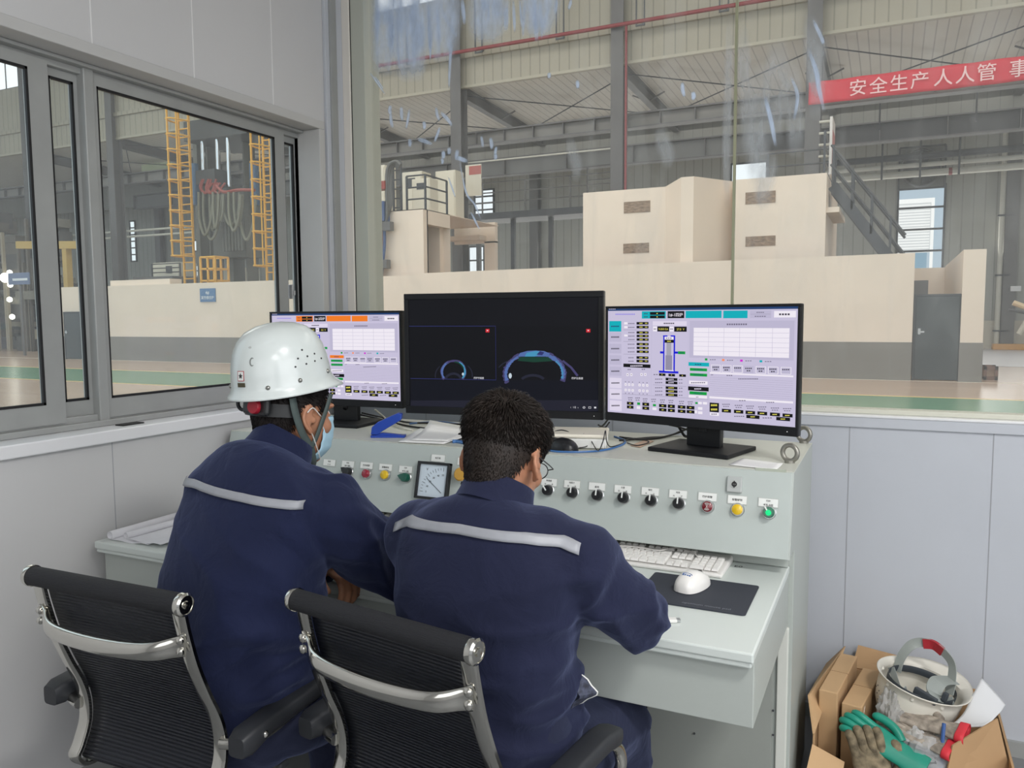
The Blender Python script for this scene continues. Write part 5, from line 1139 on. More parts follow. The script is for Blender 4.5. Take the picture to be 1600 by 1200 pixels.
# stapler
sp = root('stapler', 'open blue stapler at the console edge beside loose papers', 'stapler', at(607, 683, Z=ZT_), math.radians(24))
M_stb = mat('blue_stapler_plastic', (38, 72, 168), 0.35)
m = MB(); m.prism([(-0.058, -0.017, 0.0), (0.058, -0.017, 0.0), (0.058, 0.017, 0.0), (-0.058, 0.017, 0.0)], (0, 0, 0.008)); m.prism([(-0.05, -0.010, 0.007), (-0.02, -0.010, 0.016), (0.045, -0.010, 0.009), (0.045, -0.010, 0.007)], (0, 0.02, 0)); m.build('stapler_base', M_stb, sp, bevel=0.002)
m = MB(); m.prism([(-0.058, -0.015, 0.010), (-0.054, -0.015, 0.036), (-0.035, -0.015, 0.052), (0.036, -0.015, 0.084), (0.049, -0.015, 0.080), (0.046, -0.015, 0.060), (-0.018, -0.015, 0.022), (-0.034, -0.015, 0.010)], (0, 0.030, 0)); m.build('stapler_arm', M_stb, sp, bevel=0.003)
m = MB(); m.box(-0.056, -0.048, -0.009, 0.009, 0.012, 0.026); m.build('stapler_head', M_silver, sp)
# papers
def sheet(corners, name, label, lift=0.0, curl=0.0, cat='paper', mt=None):
    a, b, c, d = [Vector(q) for q in corners]; rows = []
    for i in range(9):
        v = i/8; r = []
        for j in range(9):
            u = j/8; p = a.lerp(b, u).lerp(d.lerp(c, u), v); p.z += lift+curl*(v**3)*(1-u)**1.0; r.append(p)
        rows.append(r)
    return tag(MB().grid(rows).build(name, mt or M_paper, smooth=True, solid=0.0008), label, cat)
sheet([tp(622, 692, 0), tp(693, 695, 0), tp(738, 680, 0), tp(660, 668, 0)], 'paper_sheet', 'white paper sheet hanging at the console front edge near the stapler', 0.003)
sheet([tp(640, 690, 0), tp(700, 692, 0), tp(745, 672, 0), tp(672, 672, 0)], 'paper_sheet', 'white paper sheet with a corner curling up beside the black haired head', 0.006, 0.03)
sheet([tp(690, 694, 0), tp(712, 690, 0), tp(760, 676, 0), tp(735, 676, 0)], 'dark_folder', 'dark folder edge under the white papers', 0.0015, mt=M_blks)
sheet([at(1139, 727, Z=ZT_), at(1213, 735.5, Z=ZT_), at(1224, 725, Z=ZT_), at(1160, 717, Z=ZT_)], 'paper_sheet', 'white paper sheet lying in front of the right monitor base', 0.002)
sheet([at(985, 697, Z=ZT_), at(1000, 700, Z=ZT_), at(1022, 690, Z=ZT_), at(1008, 688, Z=ZT_)], 'copper_wires', 'loose thin copper coloured scrap beside the right monitor base', 0.002, mt=mat('copper_scrap', (190, 160, 138), 0.6))
# keyboards
M_key = mat('white_key', (232, 230, 226), 0.45); M_kb = mat('white_keyboard_body', (226, 224, 220), 0.45)
_kc = {}
def keycap(w, d):
    k = (round(w, 4), round(d, 4))
    if k not in _kc:
        b = MB(); w2, d2 = w/2, d/2; t = 0.0022
        b.add([(-w2, -d2, 0), (w2, -d2, 0), (w2, d2, 0), (-w2, d2, 0), (-w2+t, -d2+t, 0.006), (w2-t, -d2+t, 0.006), (w2-t, d2-t*0.7, 0.0065), (-w2+t, d2-t*0.7, 0.0065)], [(0, 3, 2, 1), (4, 5, 6, 7), (0, 1, 5, 4), (1, 2, 6, 5), (2, 3, 7, 6), (3, 0, 4, 7)])
        me = bpy.data.meshes.new('key'); me.from_pydata(b.v, [], b.f); me.materials.append(M_key); _kc[k] = me
    return _kc[k]
def keyboard(label, loc, rz, only=None):
    t = root('keyboard', label, 'keyboard', loc, rz)
    m = MB(); m.prism([(0, -0.075, 0.0), (0, -0.077, 0.011), (0, 0.077, 0.021), (0, 0.078, 0.0)], (0.443, 0, 0)); m.v = [(x-0.2215, y, z) for x, y, z in m.v]
    m.build('keyboard_body', M_kb, t, bevel=0.006, bseg=3)
    P_ = 0.0188; rows = [(-0.058, [1.25, 1.25, 1.25, 6.25, 1.25, 1.25, 1.25, 1.25]), (-0.0392, [2.25]+[1]*10+[2.75]), (-0.0204, [1.75]+[1]*11+[2.25]), (-0.0016, [1.5]+[1]*12+[1.5]), (0.0172, [1]*13+[2]), (0.052, [1, -1]+[1]*4+[-.5]+[1]*4+[-.5]+[1]*4)]
    def put(x, y, w, d=1):
        o = bpy.data.objects.new('key', keycap(w*P_-0.0016, d*P_-0.0016)); COL.objects.link(o); o.parent = t; o.location = (x, y, 0.0145+(y+0.077)/0.154*0.009); o.rotation_euler.x = 0.065
    for y, ws in rows:
        x = -0.213
        for w in ws:
            if w > 0: put(x+w*P_/2, y, w)
            x += abs(w)*P_
    x0 = -0.213+15.25*P_
    for y in (0.0172, -0.0016):
        for i in range(3): put(x0+P_*(i+0.5), y, 1)
    put(x0+P_*1.5, -0.0392, 1)
    for i in range(3): put(x0+P_*(i+0.5), -0.058, 1); put(x0+P_*(i+0.5), 0.052, 1)
    x1 = x0+3.25*P_
    for y, n in ((0.0172, 4), (-0.0016, 3), (-0.0204, 3), (-0.0392, 3)):
        for i in range(n): put(x1+P_*(i+0.5), y, 1)
    put(x1+P_, -0.058, 2); put(x1+P_*2.5, -0.058, 1); put(x1+P_*3.5, -0.011, 1, 2); put(x1+P_*3.5, -0.0486, 1, 2)
    return t
keyboard('white keyboard on the desktop in front of the black knobs on the right', (-0.590, 2.082, ZD), math.radians(-0.5))
keyboard('white keyboard on the desktop between the two seated persons', (-1.39, 2.078, ZD), math.radians(0))
# mouse pad, white mouse, cord, usb stick
mp_ = root('mouse_pad', 'black rectangular mouse pad lying on the desktop', 'mouse pad', (-0.405, 1.877, ZD), math.radians(0))
def rrect(w, h, r, n=5):
    out = []
    for cx, cy, a in ((w/2-r, h/2-r, 0), (-w/2+r, h/2-r, 90), (-w/2+r, -h/2+r, 180), (w/2-r, -h/2+r, 270)):
        for k in range(n+1): t = math.radians(a+90*k/n); out.append((cx+r*math.cos(t), cy+r*math.sin(t)))
    return out
MB().prism([(x, y, 0.0004) for x, y in rrect(0.262, 0.212, 0.008)], (0, 0, 0.0028)).build('pad', mat('charcoal_mouse_pad', (46, 50, 60), 0.75, bump=0.05, bscale=400), mp_)
m = MB(); m.text('optimum mouse pad', (0.04, -0.086, 0.0036), (1, 0, 0), (0, 1, 0), 0.0135, 0); m.build('lettering', mat('grey_pad_lettering', (120, 124, 132), 0.7), mp_)
wm = root('white_mouse', 'white computer mouse on the black mouse pad', 'mouse', (-0.421, 1.905, ZD+0.0032), math.radians(-16))
mouse_mesh(0.118, 0.066, 0.039).build('mouse_shell', mat('white_mouse_plastic', (232, 230, 226), 0.3), wm, smooth=True, angle=60)
MB().box(-0.005, 0.005, 0.015, 0.038, 0.024, 0.0338).build('scroll_wheel', M_blkp, wm, bevel=0.002)
m = MB(); 
for q in range(4): m.prism([(-0.011+0.0058*q+dx, -0.033+dy, 0.0374+dy*0.3) for dx, dy in ((0, 0), (0.004, 0), (0.004, 0.004), (0, 0.004))], (0, 0, 0.0012))
m.tube([(0.013*math.cos(a), -0.028+0.005*math.sin(a), 0.0392+0.0014*math.sin(a)) for a in np.linspace(0.3, 2.84, 9)], 0.001, 6)
m.build('blue_emblem', mat('emblem_blue', (60, 100, 160), 0.5), wm)['label'] = 'small blue emblem'
cable([wm.matrix_world @ Vector((0.0, 0.058, 0.01)), at(1093, 880, Z=ZD+0.014), at(1090, 870, Z=ZD+0.028), at(1080, 862, Z=ZD+0.031), at(1055, 856, Z=ZD+0.032), at(1030, 860, Z=ZD+0.031), at(1005, 856, Z=ZD+0.032), at(975, 853, Z=ZD+0.032), at(945, 853, Z=ZD+0.032)], 0.0017, mat('grey_cord', (190, 188, 184), 0.5), 'grey_cord', 'thin grey cord of the white mouse lying over the keyboard')
us = root('usb_stick', 'small white stick drive at the elbow of the person with black hair', 'usb stick', (-0.425, 1.668, ZD), math.radians(25)); MB().box(-0.022, 0.022, -0.009, 0.009, 0.0005, 0.008).build('stick_body', M_whp, us, bevel=0.002); MB().box(0.022, 0.030, -0.006, 0.006, 0.0015, 0.007).build('connector', M_silver, us)
# rolled drawings on the left end of the desk
def roll(p0, p1, r, name, label, sheetw, dz):
    p0, p1 = Vector(p0), Vector(p1); d = (p1-p0).normalized(); sd = Vector((d.y, -d.x, 0)); t = root(name, label, 'drawing', (p0.x, p0.y, ZD)); rows = []
    prof = []
    for k in range(30): a = -math.pi/2-(2*math.pi*1.35)*(29-k)/29; rr_ = r*(1-0.22*(29-k)/29); prof.append((rr_*math.cos(a)*-1, r+rr_*math.sin(a)))
    for k in range(1, 13): u = k/12; prof.append((sheetw*u, 0.0+0.004*math.sin(u*9)*u+0.0008))
    for q in (p0, p1): rows.append([q+sd*x+Vector((0, 0, z+dz)) for x, z in prof])
    MB().grid(rows).build('sheet', mat('drawing_paper', (222, 222, 226), 0.8, var=0.02, scale=30), t, world=True, smooth=True, solid=0.001)
    return t
roll((-2.125, 1.605, ZD), (-2.130, 1.96, ZD), 0.013, 'rolled_drawing', 'large curled drawing sheet lying at the back on the left desk end', 0.16, 0.0015)
roll((-2.068, 1.615, ZD), (-2.052, 1.96, ZD), 0.010, 'rolled_drawing', 'smaller curled drawing sheet lying in front on the left desk end', 0.155, 0.0075)

# ================================================================ OFFICE CHAIRS
M_chr2 = mat('polished_chrome', (205, 203, 196), 0.12, 1.0)
M_mesh = mat('black_mesh_fabric', (20, 22, 28), 0.55)
def mesh_fabric():
    mm = bpy.data.materials.new('black_ribbed_mesh'); mm.use_nodes = True; nt = mm.node_tree; N = nt.nodes; L = nt.links; b = N['Principled BSDF']
    b.inputs['Base Color'].default_value = lin((20, 23, 32)); b.inputs['Roughness'].default_value = 0.42
    tc = N.new('ShaderNodeTexCoord'); sp_ = N.new('ShaderNodeSeparateXYZ'); L.new(tc.outputs['Object'], sp_.inputs[0])
    w = N.new('ShaderNodeMath'); w.operation = 'MULTIPLY'; w.inputs[1].default_value = 2*math.pi/0.0075; L.new(sp_.outputs['Z'], w.inputs[0])
    s = N.new('ShaderNodeMath'); s.operation = 'SINE'; L.new(w.outputs[0], s.inputs[0])
    g = N.new('ShaderNodeMath'); g.operation = 'GREATER_THAN'; g.inputs[1].default_value = -0.55; L.new(s.outputs[0], g.inputs[0])
    mr = N.new('ShaderNodeMapRange'); mr.inputs[3].default_value = 0.72; mr.inputs[4].default_value = 1.0; L.new(g.outputs[0], mr.inputs[0]); L.new(mr.outputs[0], b.inputs['Alpha'])
    bp = N.new('ShaderNodeBump'); bp.inputs['Strength'].default_value = 0.5; bp.inputs['Distance'].default_value = 0.002; L.new(s.outputs[0], bp.inputs['Height']); L.new(bp.outputs[0], b.inputs['Normal'])
    return mm
M_rib = mesh_fabric()
def office_chair(label, loc, rz):
    t = root('office_chair', label, 'chair', loc, rz, 'black mesh office chairs at the console')
    back = [(-0.250, 0.872), (-0.240, 0.82), (-0.222, 0.75), (-0.196, 0.68), (-0.170, 0.62), (-0.158, 0.57), (-0.160, 0.52), (-0.178, 0.475), (-0.19, 0.45), (-0.165, 0.425), (-0.10, 0.425), (0.0, 0.432), (0.12, 0.44), (0.20, 0.44), (0.235, 0.425)]
    pr = spline([(0, y, z) for y, z in back], 5)
    for s in (-1, 1):
        pts = [Vector((s*0.200, p.y, p.z)) for p in pr]; m = MB(); rows = []
        for i, p in enumerate(pts):
            d = (pts[min(i+1, len(pts)-1)]-pts[max(i-1, 0)]).normalized(); n_ = Vector((0, -d.z, d.y))
            w, th = 0.0165, 0.006
            rows.append([p+Vector((a*w, 0, 0))+n_*(b*th) for a, b in ((-1, -0.6), (-0.7, -1), (0.7, -1), (1, -0.6), (1, 0.6), (0.7, 1), (-0.7, 1), (-1, 0.6))])
        m.loft(rows); m.build('side_rail', M_chr2, t, smooth=True, angle=50)
    # mesh sling between the rails (just in front of / above them)
    m = MB(); rows = []
    for i, p in enumerate(pr[2:]):
        j = i+2; d = (pr[min(j+1, len(pr)-1)]-pr[j-1]).normalized(); n_ = Vector((0, -d.z, d.y)); n_ = n_ if (n_.y > 0 or n_.z > 0.5) else -n_
        rows.append([p+Vector((x, 0, 0))+n_*(0.010+0.004*math.cos(x/0.2*1.4)) for x in np.linspace(-0.189, 0.189, 9)])
    m.grid(rows); m.build('mesh_sling', M_rib, t, smooth=True, solid=0.003)
    m = MB().cyl((-0.210, -0.252, 0.880), (0.210, -0.252, 0.880), 0.0205, n=24)
    top = m.build('top_roll', mat('black_roll_fabric', (26, 27, 32), 0.7, bump=0.6, bscale=300, stretch=(0.2, 3, 3)), t, smooth=True)
    for s in (-1, 1):
        m = MB().lathe([(0.0, 0.0), (0.0225, 0.0), (0.0235, 0.004), (0.0225, 0.011), (0.018, 0.014), (0.0175, 0.012), (0.008, 0.012), (0.007, 0.016), (0, 0.0165)], (s*0.210, -0.252, 0.880), (s, 0, 0), 24); m.build('end_cap', M_chr2, top, smooth=True)
    # cross bar
    path = spline([(-0.206, -0.244, 0.796), (-0.185, -0.250, 0.790), (-0.14, -0.272, 0.782), (-0.05, -0.282, 0.778), (0.05, -0.282, 0.778), (0.14, -0.272, 0.782), (0.185, -0.250, 0.790), (0.206, -0.244, 0.796)], 6)
    m = MB(); rows = []
    for i, p in enumerate(path):
        d = (path[min(i+1, len(path)-1)]-path[max(i-1, 0)]).normalized(); e = abs(p.x)/0.206; hh = 0.0175+0.006*e**4; th = 0.009-0.004*e**4; n_ = Vector((-d.y, d.x, 0))
        rows.append([p+n_*(math.cos(a)*th)+Vector((0, 0, math.sin(a)*hh)) for a in [2*math.pi*k/14 for k in range(14)]])
    m.loft(rows); cbn = m.build('cross_bar', M_chr2, t, smooth=True, angle=70)
    for s in (-1, 1):
        for z in (0.806, 0.784): MB().lathe([(0.0085, 0), (0.0085, 0.004), (0.005, 0.007), (0, 0.0075)], (s*0.2005, -0.249, z), (0, -1, 0), 14).build('bolt', M_chr2, cbn, smooth=True)
    # arms
    for s in (-1, 1):
        X = s*0.272
        pts = spline([(s*0.208, -0.165, 0.560), (s*0.25, -0.15, 0.562), (X, -0.10, 0.566), (X, 0.02, 0.574), (X, 0.10, 0.572), (X, 0.150, 0.545), (X, 0.165, 0.50), (s*0.25, 0.16, 0.455), (s*0.208, 0.14, 0.437)], 6)
        am = MB().tube(pts, 0.0125, 10).build('arm_frame', M_chr2, t, smooth=True)
        m = MB(); rows = []
        for k in range(17):
            u = k/16; y = -0.190+0.325*u; z = 0.588+0.010*u-0.012*max(0, u-0.8)/0.2; e = min(1, min(u, 1-u)*14+0.55)**0.5; w = 0.027*e; h = (0.018+0.010*max(0, 0.25-u)/0.25)*e; zz = z-0.012*max(0, 0.25-u)/0.25
            rows.append([Vector((X+w*math.copysign(abs(math.cos(a))**0.42, math.cos(a)), y, zz+h*math.copysign(abs(math.sin(a))**0.42, math.sin(a)))) for a in [2*math.pi*q/16 for q in range(16)]])
        m.loft(rows); ap = m.build('arm_pad', mat('black_arm_pad', (42, 44, 48), 0.5), t, smooth=True, angle=60)
        MB().lathe([(0.0075, 0), (0.0075, 0.003), (0.004, 0.006), (0, 0.0065)], (X+s*0.026, -0.135, 0.584), (s, 0, 0), 12).build('bolt', M_chr2, ap, smooth=True)
    # base
    m = MB(); m.cyl((0, 0.02, 0.10), (0, 0.02, 0.25), 0.028); m.cyl((0, 0.02, 0.25), (0, 0.02, 0.40), 0.016); m.build('gas_lift', M_blkp, t, smooth=True)
    m = MB(); m.box(-0.10, 0.10, -0.06, 0.13, 0.395, 0.415); m.box(-0.215, 0.215, 0.0, 0.03, 0.41, 0.426); m.build('seat_plate', M_steel2, t, bevel=0.004)
    for k in range(5):
        a = 2*math.pi*k/5+0.3; d = Vector((math.cos(a), math.sin(a), 0)); c0 = Vector((0, 0.02, 0.115))
        m = MB().tube([c0, c0+d*0.15+Vector((0, 0, -0.01)), c0+d*0.285+Vector((0, 0, -0.035))], [0.026, 0.022, 0.016], 10); lg = m.build('base_leg', M_chr2, t, smooth=True)
        e = Vector((-d.y, d.x, 0)); cc_ = Vector((0, 0.02, 0.028))+d*0.285
        for s in (-1, 1): MB().cyl(cc_+e*(s*0.008), cc_+e*(s*0.026), 0.027, n=16).build('caster_wheel', M_blkp, lg, smooth=True)
        MB().cyl(cc_, cc_+Vector((0, 0, 0.05)), 0.008, n=8).build('caster_stem', M_blkp, lg)
    return t
def chair_at(mid, rz, label): return office_chair(label, (mid[0]-(-math.sin(rz))*(-0.252), mid[1]-math.cos(rz)*(-0.252), 0.0), rz)
chair_at((-1.410, 1.045), math.radians(1.3), 'black mesh office chair under the person in the white hard hat')
chair_at((-0.806, 1.127), math.radians(-8.8), 'black mesh office chair under the person with short black hair')
# ================================================================ CARTON OF GEAR ON THE FLOOR
M_card = mat('brown_cardboard', (176, 142, 104), 0.8, var=0.05, scale=5); M_card2 = mat('lighter_cardboard', (192, 158, 118), 0.8, var=0.05, scale=6); M_cardi = mat('inner_cardboard', (150, 118, 84), 0.85, var=0.05, scale=6)
BX0, BX1, BY0, BY1, BH = -0.165, 0.325, 2.30, 2.80, 0.24
cx_ = root('cardboard_box', 'open brown cardboard box full of work gear by the front wall', 'box', ((BX0+BX1)/2, (BY0+BY1)/2, 0))
def board(p, name, mt=M_card, t=0.005):
    a, b, c, d = [Vector(q) for q in p]; n_ = (b-a).cross(d-a).normalized()*t
    return MB().prism([a, b, c, d], n_).build(name, mt, cx_, world=True)
m = MB(); m.box(BX0, BX1, BY0, BY0+0.006, 0, BH-0.09); m.box(BX0, BX1, BY1-0.006, BY1, 0, BH); m.box(BX0, BX0+0.006, BY0+0.006, BY1-0.006, 0, BH); m.box(BX1-0.006, BX1, BY0+0.006, BY1-0.006, 0, BH); m.box(BX0, BX1, BY0, BY1, 0.0, 0.006)
m.build('box_walls', M_card, cx_, world=True)
fl = lambda px, py, **k: at(px, py, **k)
board([(BX0, BY0, BH), (BX0, BY1, BH), fl(1319, 1010, Y=BY1-0.02), fl(1262, 1086, Y=BY0+0.10)], 'left_flap', M_card2)
board([(BX0+0.08, BY1, BH), (BX0+0.30, BY1, BH), fl(1420, 1030, Y=BY1+0.07), fl(1341, 1009, Y=BY1+0.07)], 'back_flap', M_card)
board([(BX1-0.17, BY0-0.01, BH-0.10), (BX1, BY0+0.10, BH-0.06), fl(1557, 1122, Y=2.42), fl(1487, 1164, Y=2.33)], 'right_flap', M_card)
board([(BX0, BY0, BH-0.03), (BX0+0.085, BY0-0.004, BH-0.06), (BX0+0.07, BY0-0.11, BH-0.16), (BX0-0.02, BY0-0.12, BH-0.13)], 'front_flap', M_card2)
def carton(loc, size, rz, label, tilt=0.0):
    M = Matrix.Translation(Vector(loc)) @ Matrix.Rotation(rz, 4, 'Z') @ Matrix.Rotation(tilt, 4, 'Y')
    t = root('small_carton', label, 'carton', M=M, group=None); w, d, h = size
    MB().box(-w/2, w/2, -d/2, d/2, 0, h).build('carton_body', M_card2, t, bevel=0.003)
    m = MB(); m.box(-w/2-0.0006, w/2+0.0006, -0.0008, 0.0008, h*0.2, h+0.0006); m.build('carton_seam', M_cardi, t)
    MB().box(-0.012, 0.012, d/2, d/2+0.0006, h-0.04, h-0.02).build('carton_label', M_paper, t)
    return t
carton((-0.112, 2.55, 0.008), (0.052, 0.30, 0.318), math.radians(-8), 'narrow brown carton standing against the left box flap')
carton((-0.045, 2.535, 0.008), (0.055, 0.28, 0.292), math.radians(-10), 'second narrow brown carton, standing next to the plastic bag')
carton((0.018, 2.47, 0.008), (0.03, 0.20, 0.235), math.radians(-12), 'thin low brown carton in front of the white paper strip')
# filler inside the box that carries the gear
def blob(name, label, cat, c, r, mt, seed=0, amp=0.25, k=3.0, par=None, sub=(24, 16), flat=1.0):
    b = MB(); b.ell((0, 0, 0), 1, n=sub[0]*2, k=sub[1]*2); out = []
    for v in b.v:
        q = Vector(v); f = 1+amp*noise.noise(q*k+Vector((seed, seed*1.7, 0)))+amp*0.5*noise.noise(q*k*2.3+Vector((seed*3, 0, seed)))
        out.append((c[0]+q.x*r[0]*f, c[1]+q.y*r[1]*f, c[2]+q.z*r[2]*f))
    b.v = out; o = b.build(name, mt, par, world=par is not None, smooth=True)
    if label: tag(o, label, cat)
    return o
M_film = clear_mat('clear_plastic_film', (225, 228, 230), 0.35, 0.15)
blob('plastic_bag', 'crumpled clear plastic bag bulging under the upturned hard hat', 'bag', (0.11, 2.56, 0.10), (0.18, 0.20, 0.085), clear_mat('grey_clear_film', (170, 172, 172), 0.75, 0.2), 4, 0.22, 2.5)
blob('plastic_bag', 'clear plastic bag bunched up between cartons and hard hat', 'bag', (0.030, 2.44, 0.27), (0.032, 0.05, 0.075), clear_mat('clear_bag_film', (190, 190, 188), 0.5, 0.15), 9, 0.35, 3.0)
# white sheet bag behind at right
def crumple(rows_fn, nu, nv, seed, amp, k=9.0):
    rows = []
    for i in range(nu+1):
        r = []
        for j in range(nv+1):
            p = rows_fn(i/nu, j/nv); n_ = Vector((noise.noise(p*k+Vector((seed, 0, 0))), noise.noise(p*k+Vector((0, seed, 5))), noise.noise(p*k+Vector((3, 1, seed)))))
            r.append(p+n_*amp)
        rows.append(r)
    return MB().grid(rows)
qa, qb, qc, qd = at(1490, 1128, Y=2.46), at(1531, 1062, Y=2.66), at(1571, 1104, Y=2.60), at(1532, 1134, Y=2.44)
o = crumple(lambda u, v: qa.lerp(qb, u).lerp(qd.lerp(qc, u), v)+Vector((0, -0.03*math.sin(math.pi*u)*math.sin(math.pi*v), 0)), 16, 14, 2, 0.02).build('white_bag', mat('thin_white_plastic', (222, 223, 224), 0.35), smooth=True, solid=0.004, angle=180)
tag(o, 'white plastic bag sheet standing behind the red trimmed glove', 'bag')
# upturned hard hat
HC = Vector((0.118, 2.555, 0.345))
tilt = Matrix.Rotation(math.radians(-8), 4, 'X') @ Matrix.Rotation(math.radians(13), 4, 'Y')
HM = Matrix.Translation(HC) @ Matrix.Rotation(math.radians(-28), 4, 'Z') @ tilt
hh = root('hard_hat', 'upturned dirty white hard hat with grey straps on top of the box', 'hard hat', M=HM)
def hat_shell(mt, parent, up=1, world=False):
    m = MB(); rows = []
    prof = [(1.13, 0.0), (1.09, 0.004), (1.02, 0.012), (1.0, 0.03), (0.985, 0.055), (0.93, 0.09), (0.80, 0.121), (0.60, 0.142), (0.32, 0.155), (0.08, 0.158)]
    for r, z in prof:
        row = []
        for k in range(48):
            a = 2*math.pi*k/48; fy = 0.137 if math.sin(a) > 0 else 0.135; rx = 0.108
            br = (r-1.0) if r > 1.02 else 0; ex = 1.0
            f = min(r, 1.0)+br*(1.0+1.6*max(0, math.sin(a))**3)
            dz = -0.006*max(0, math.sin(a))**3*(1 if r > 1.05 else 0)
            row.append((rx*f*math.cos(a), fy*f*math.sin(a), up*(z+dz)))
        rows.append(row)
    m.grid(rows, closed=True); o_ = len(m.v)-48; m.f.append(tuple(o_+j for j in range(48))); m.m.append(0)
    return m.build('shell', mt, parent, smooth=True, angle=60, solid=0.003)
M_hat = mat('dirty_white_hat', (216, 212, 200), 0.35, var=0.07, scale=9, detail=8)
hs = hat_shell(M_hat, hh, -1)
for a, z in ((200, 0.02), (250, 0.02), (290, 0.02), (330, 0.02)):
    c = (0.108*0.99*math.cos(math.radians(a)), 0.135*0.99*math.sin(math.radians(a)), -z); MB().ell(c, 0.007, 0.007, 0.007, 10, 6).build('rivet', M_hat, hs, smooth=True)
def hatpt(a, z, r=1.004):
    prof = [(1.0, 0.03), (0.985, 0.055), (0.93, 0.09), (0.80, 0.121), (0.60, 0.142)]
    for (r0, z0), (r1, z1) in zip(prof, prof[1:]):
        if z0 <= z <= z1: f = r0+(r1-r0)*(z-z0)/(z1-z0); return Vector((0.108*f*r*math.cos(math.radians(a)), 0.136*f*r*math.sin(math.radians(a)), -z))
M_sred = mat('sticker_red', (170, 50, 60), 0.5); M_sblk = mat('sticker_black', (40, 40, 42), 0.5); M_sblu = mat('sticker_blue', (60, 80, 104), 0.5)
def decal(a, z, w, h, mt, name, shp='rect', parent=None, fn=hatpt):
    c, ca, cz = fn(a, z), fn(a+3, z), fn(a, z+0.006); u = (ca-c).normalized(); v = (cz-c).normalized(); n_ = u.cross(v).normalized(); n_ = n_ if n_.dot(Vector((c.x, c.y, 0))) > 0 else -n_
    if shp == 'rect': ps = [(-1, -1), (1, -1), (1, 1), (-1, 1)]
    elif shp == 'tri': ps = [(-1, 1), (1, 1), (0, -1)]
    else: ps = [(math.cos(t), math.sin(t)) for t in np.linspace(0, 2*math.pi, 12, endpoint=False)]
    m = MB(); m.prism([c+u*(w*x)+v*(h*y)+n_*0.0005 for x, y in ps], n_*0.001); return m.build(name, mt, parent or hs)
decal(318, 0.062, 0.009, 0.009, M_sred, 'red_sticker', 'o'); decal(306, 0.080, 0.007, 0.006, M_sred, 'red_sticker', 'o'); decal(322, 0.088, 0.010, 0.012, M_sblu, 'blue_sticker'); decal(292, 0.094, 0.006, 0.006, M_sblk, 'black_sticker', 'tri')
for a, z in ((228, 0.05), (236, 0.058), (220, 0.062), (230, 0.072), (242, 0.072), (236, 0.085)): decal(a, z, 0.002, 0.002, M_sblk, 'vent_hole', 'o')
M_strap = mat('grey_webbing', (150, 156, 152), 0.6); M_harn = mat('dark_harness', (58, 64, 70), 0.5)
m = MB(); pts = [Vector((0.088*math.cos(t), 0.112*math.sin(t), -0.02)) for t in [2*math.pi*k/40 for k in range(40)]]
m.tube(pts, 0.011, 8, closed=True, flat=(0.15, 1), upv=(0, 0, 1)); m.build('headband', M_harn, hh, smooth=True)
def strap(pts, w, mt, name, up=(0, 0, 1), th=0.0012):
    pts = spline(pts, 14); rows = []
    for i, p in enumerate(pts):
        d = (pts[min(i+1, len(pts)-1)]-pts[max(0, i-1)]).normalized(); s_ = d.cross(Vector(up)).normalized(); ww = w[min(len(w)-1, int(i/len(pts)*len(w)))] if isinstance(w, (list, tuple)) else w
        rows.append([p-s_*ww, p+s_*ww])
    return MB().grid(rows).build(name, mt, hh, solid=th*2)
sw = strap([(-0.085, 0.02, -0.03), (-0.09, 0.03, 0.02), (-0.075, 0.045, 0.068), (-0.03, 0.06, 0.088), (0.03, 0.055, 0.072), (0.055, 0.04, 0.03), (0.065, 0.03, -0.01)], 0.014, M_strap, 'nape_strap', up=(0.2, 1, 0.3))
pr_ = spline([(-0.055, 0.052, 0.079), (-0.03, 0.06, 0.0885), (0.0, 0.06, 0.083)], 6); rows = []
for i, p in enumerate(pr_):
    d = (pr_[min(i+1, len(pr_)-1)]-pr_[max(0, i-1)]).normalized(); s_ = d.cross(Vector((0.2, 1, 0.3))).normalized(); n_ = s_.cross(d).normalized()
    n_ = n_ if n_.z > 0 else -n_
    rows.append([p-s_*0.0143, p+s_*0.0143])
MB().grid(rows).build('red_reflector', mat('red_reflector', (166, 40, 50), 0.4), sw, solid=0.009)
strap([(0.06, 0.045, 0.03), (0.04, 0.0, 0.02), (0.055, -0.05, 0.002), (0.08, -0.06, -0.01)], 0.022, M_strap, 'side_web', up=(0.1, 0.2, 1))
strap([(-0.088, -0.02, -0.012), (-0.02, 0.0, -0.085), (0.088, 0.01, -0.012)], 0.010, M_strap, 'crown_strap', up=(0, 1, 0)); strap([(0.0, -0.11, -0.012), (0.0, 0.0, -0.09), (0.0, 0.11, -0.012)], 0.010, M_strap, 'crown_strap', up=(1, 0, 0))
m = MB(); m.box(0.02, 0.085, -0.098, -0.083, -0.014, 0.006); m.build('ratchet_bar', M_harn, hh, bevel=0.003)
m = MB(); m.box(0.074, 0.088, -0.045, -0.03, -0.01, 0.016); m.build('slide_clip', M_harn, hh, bevel=0.003)
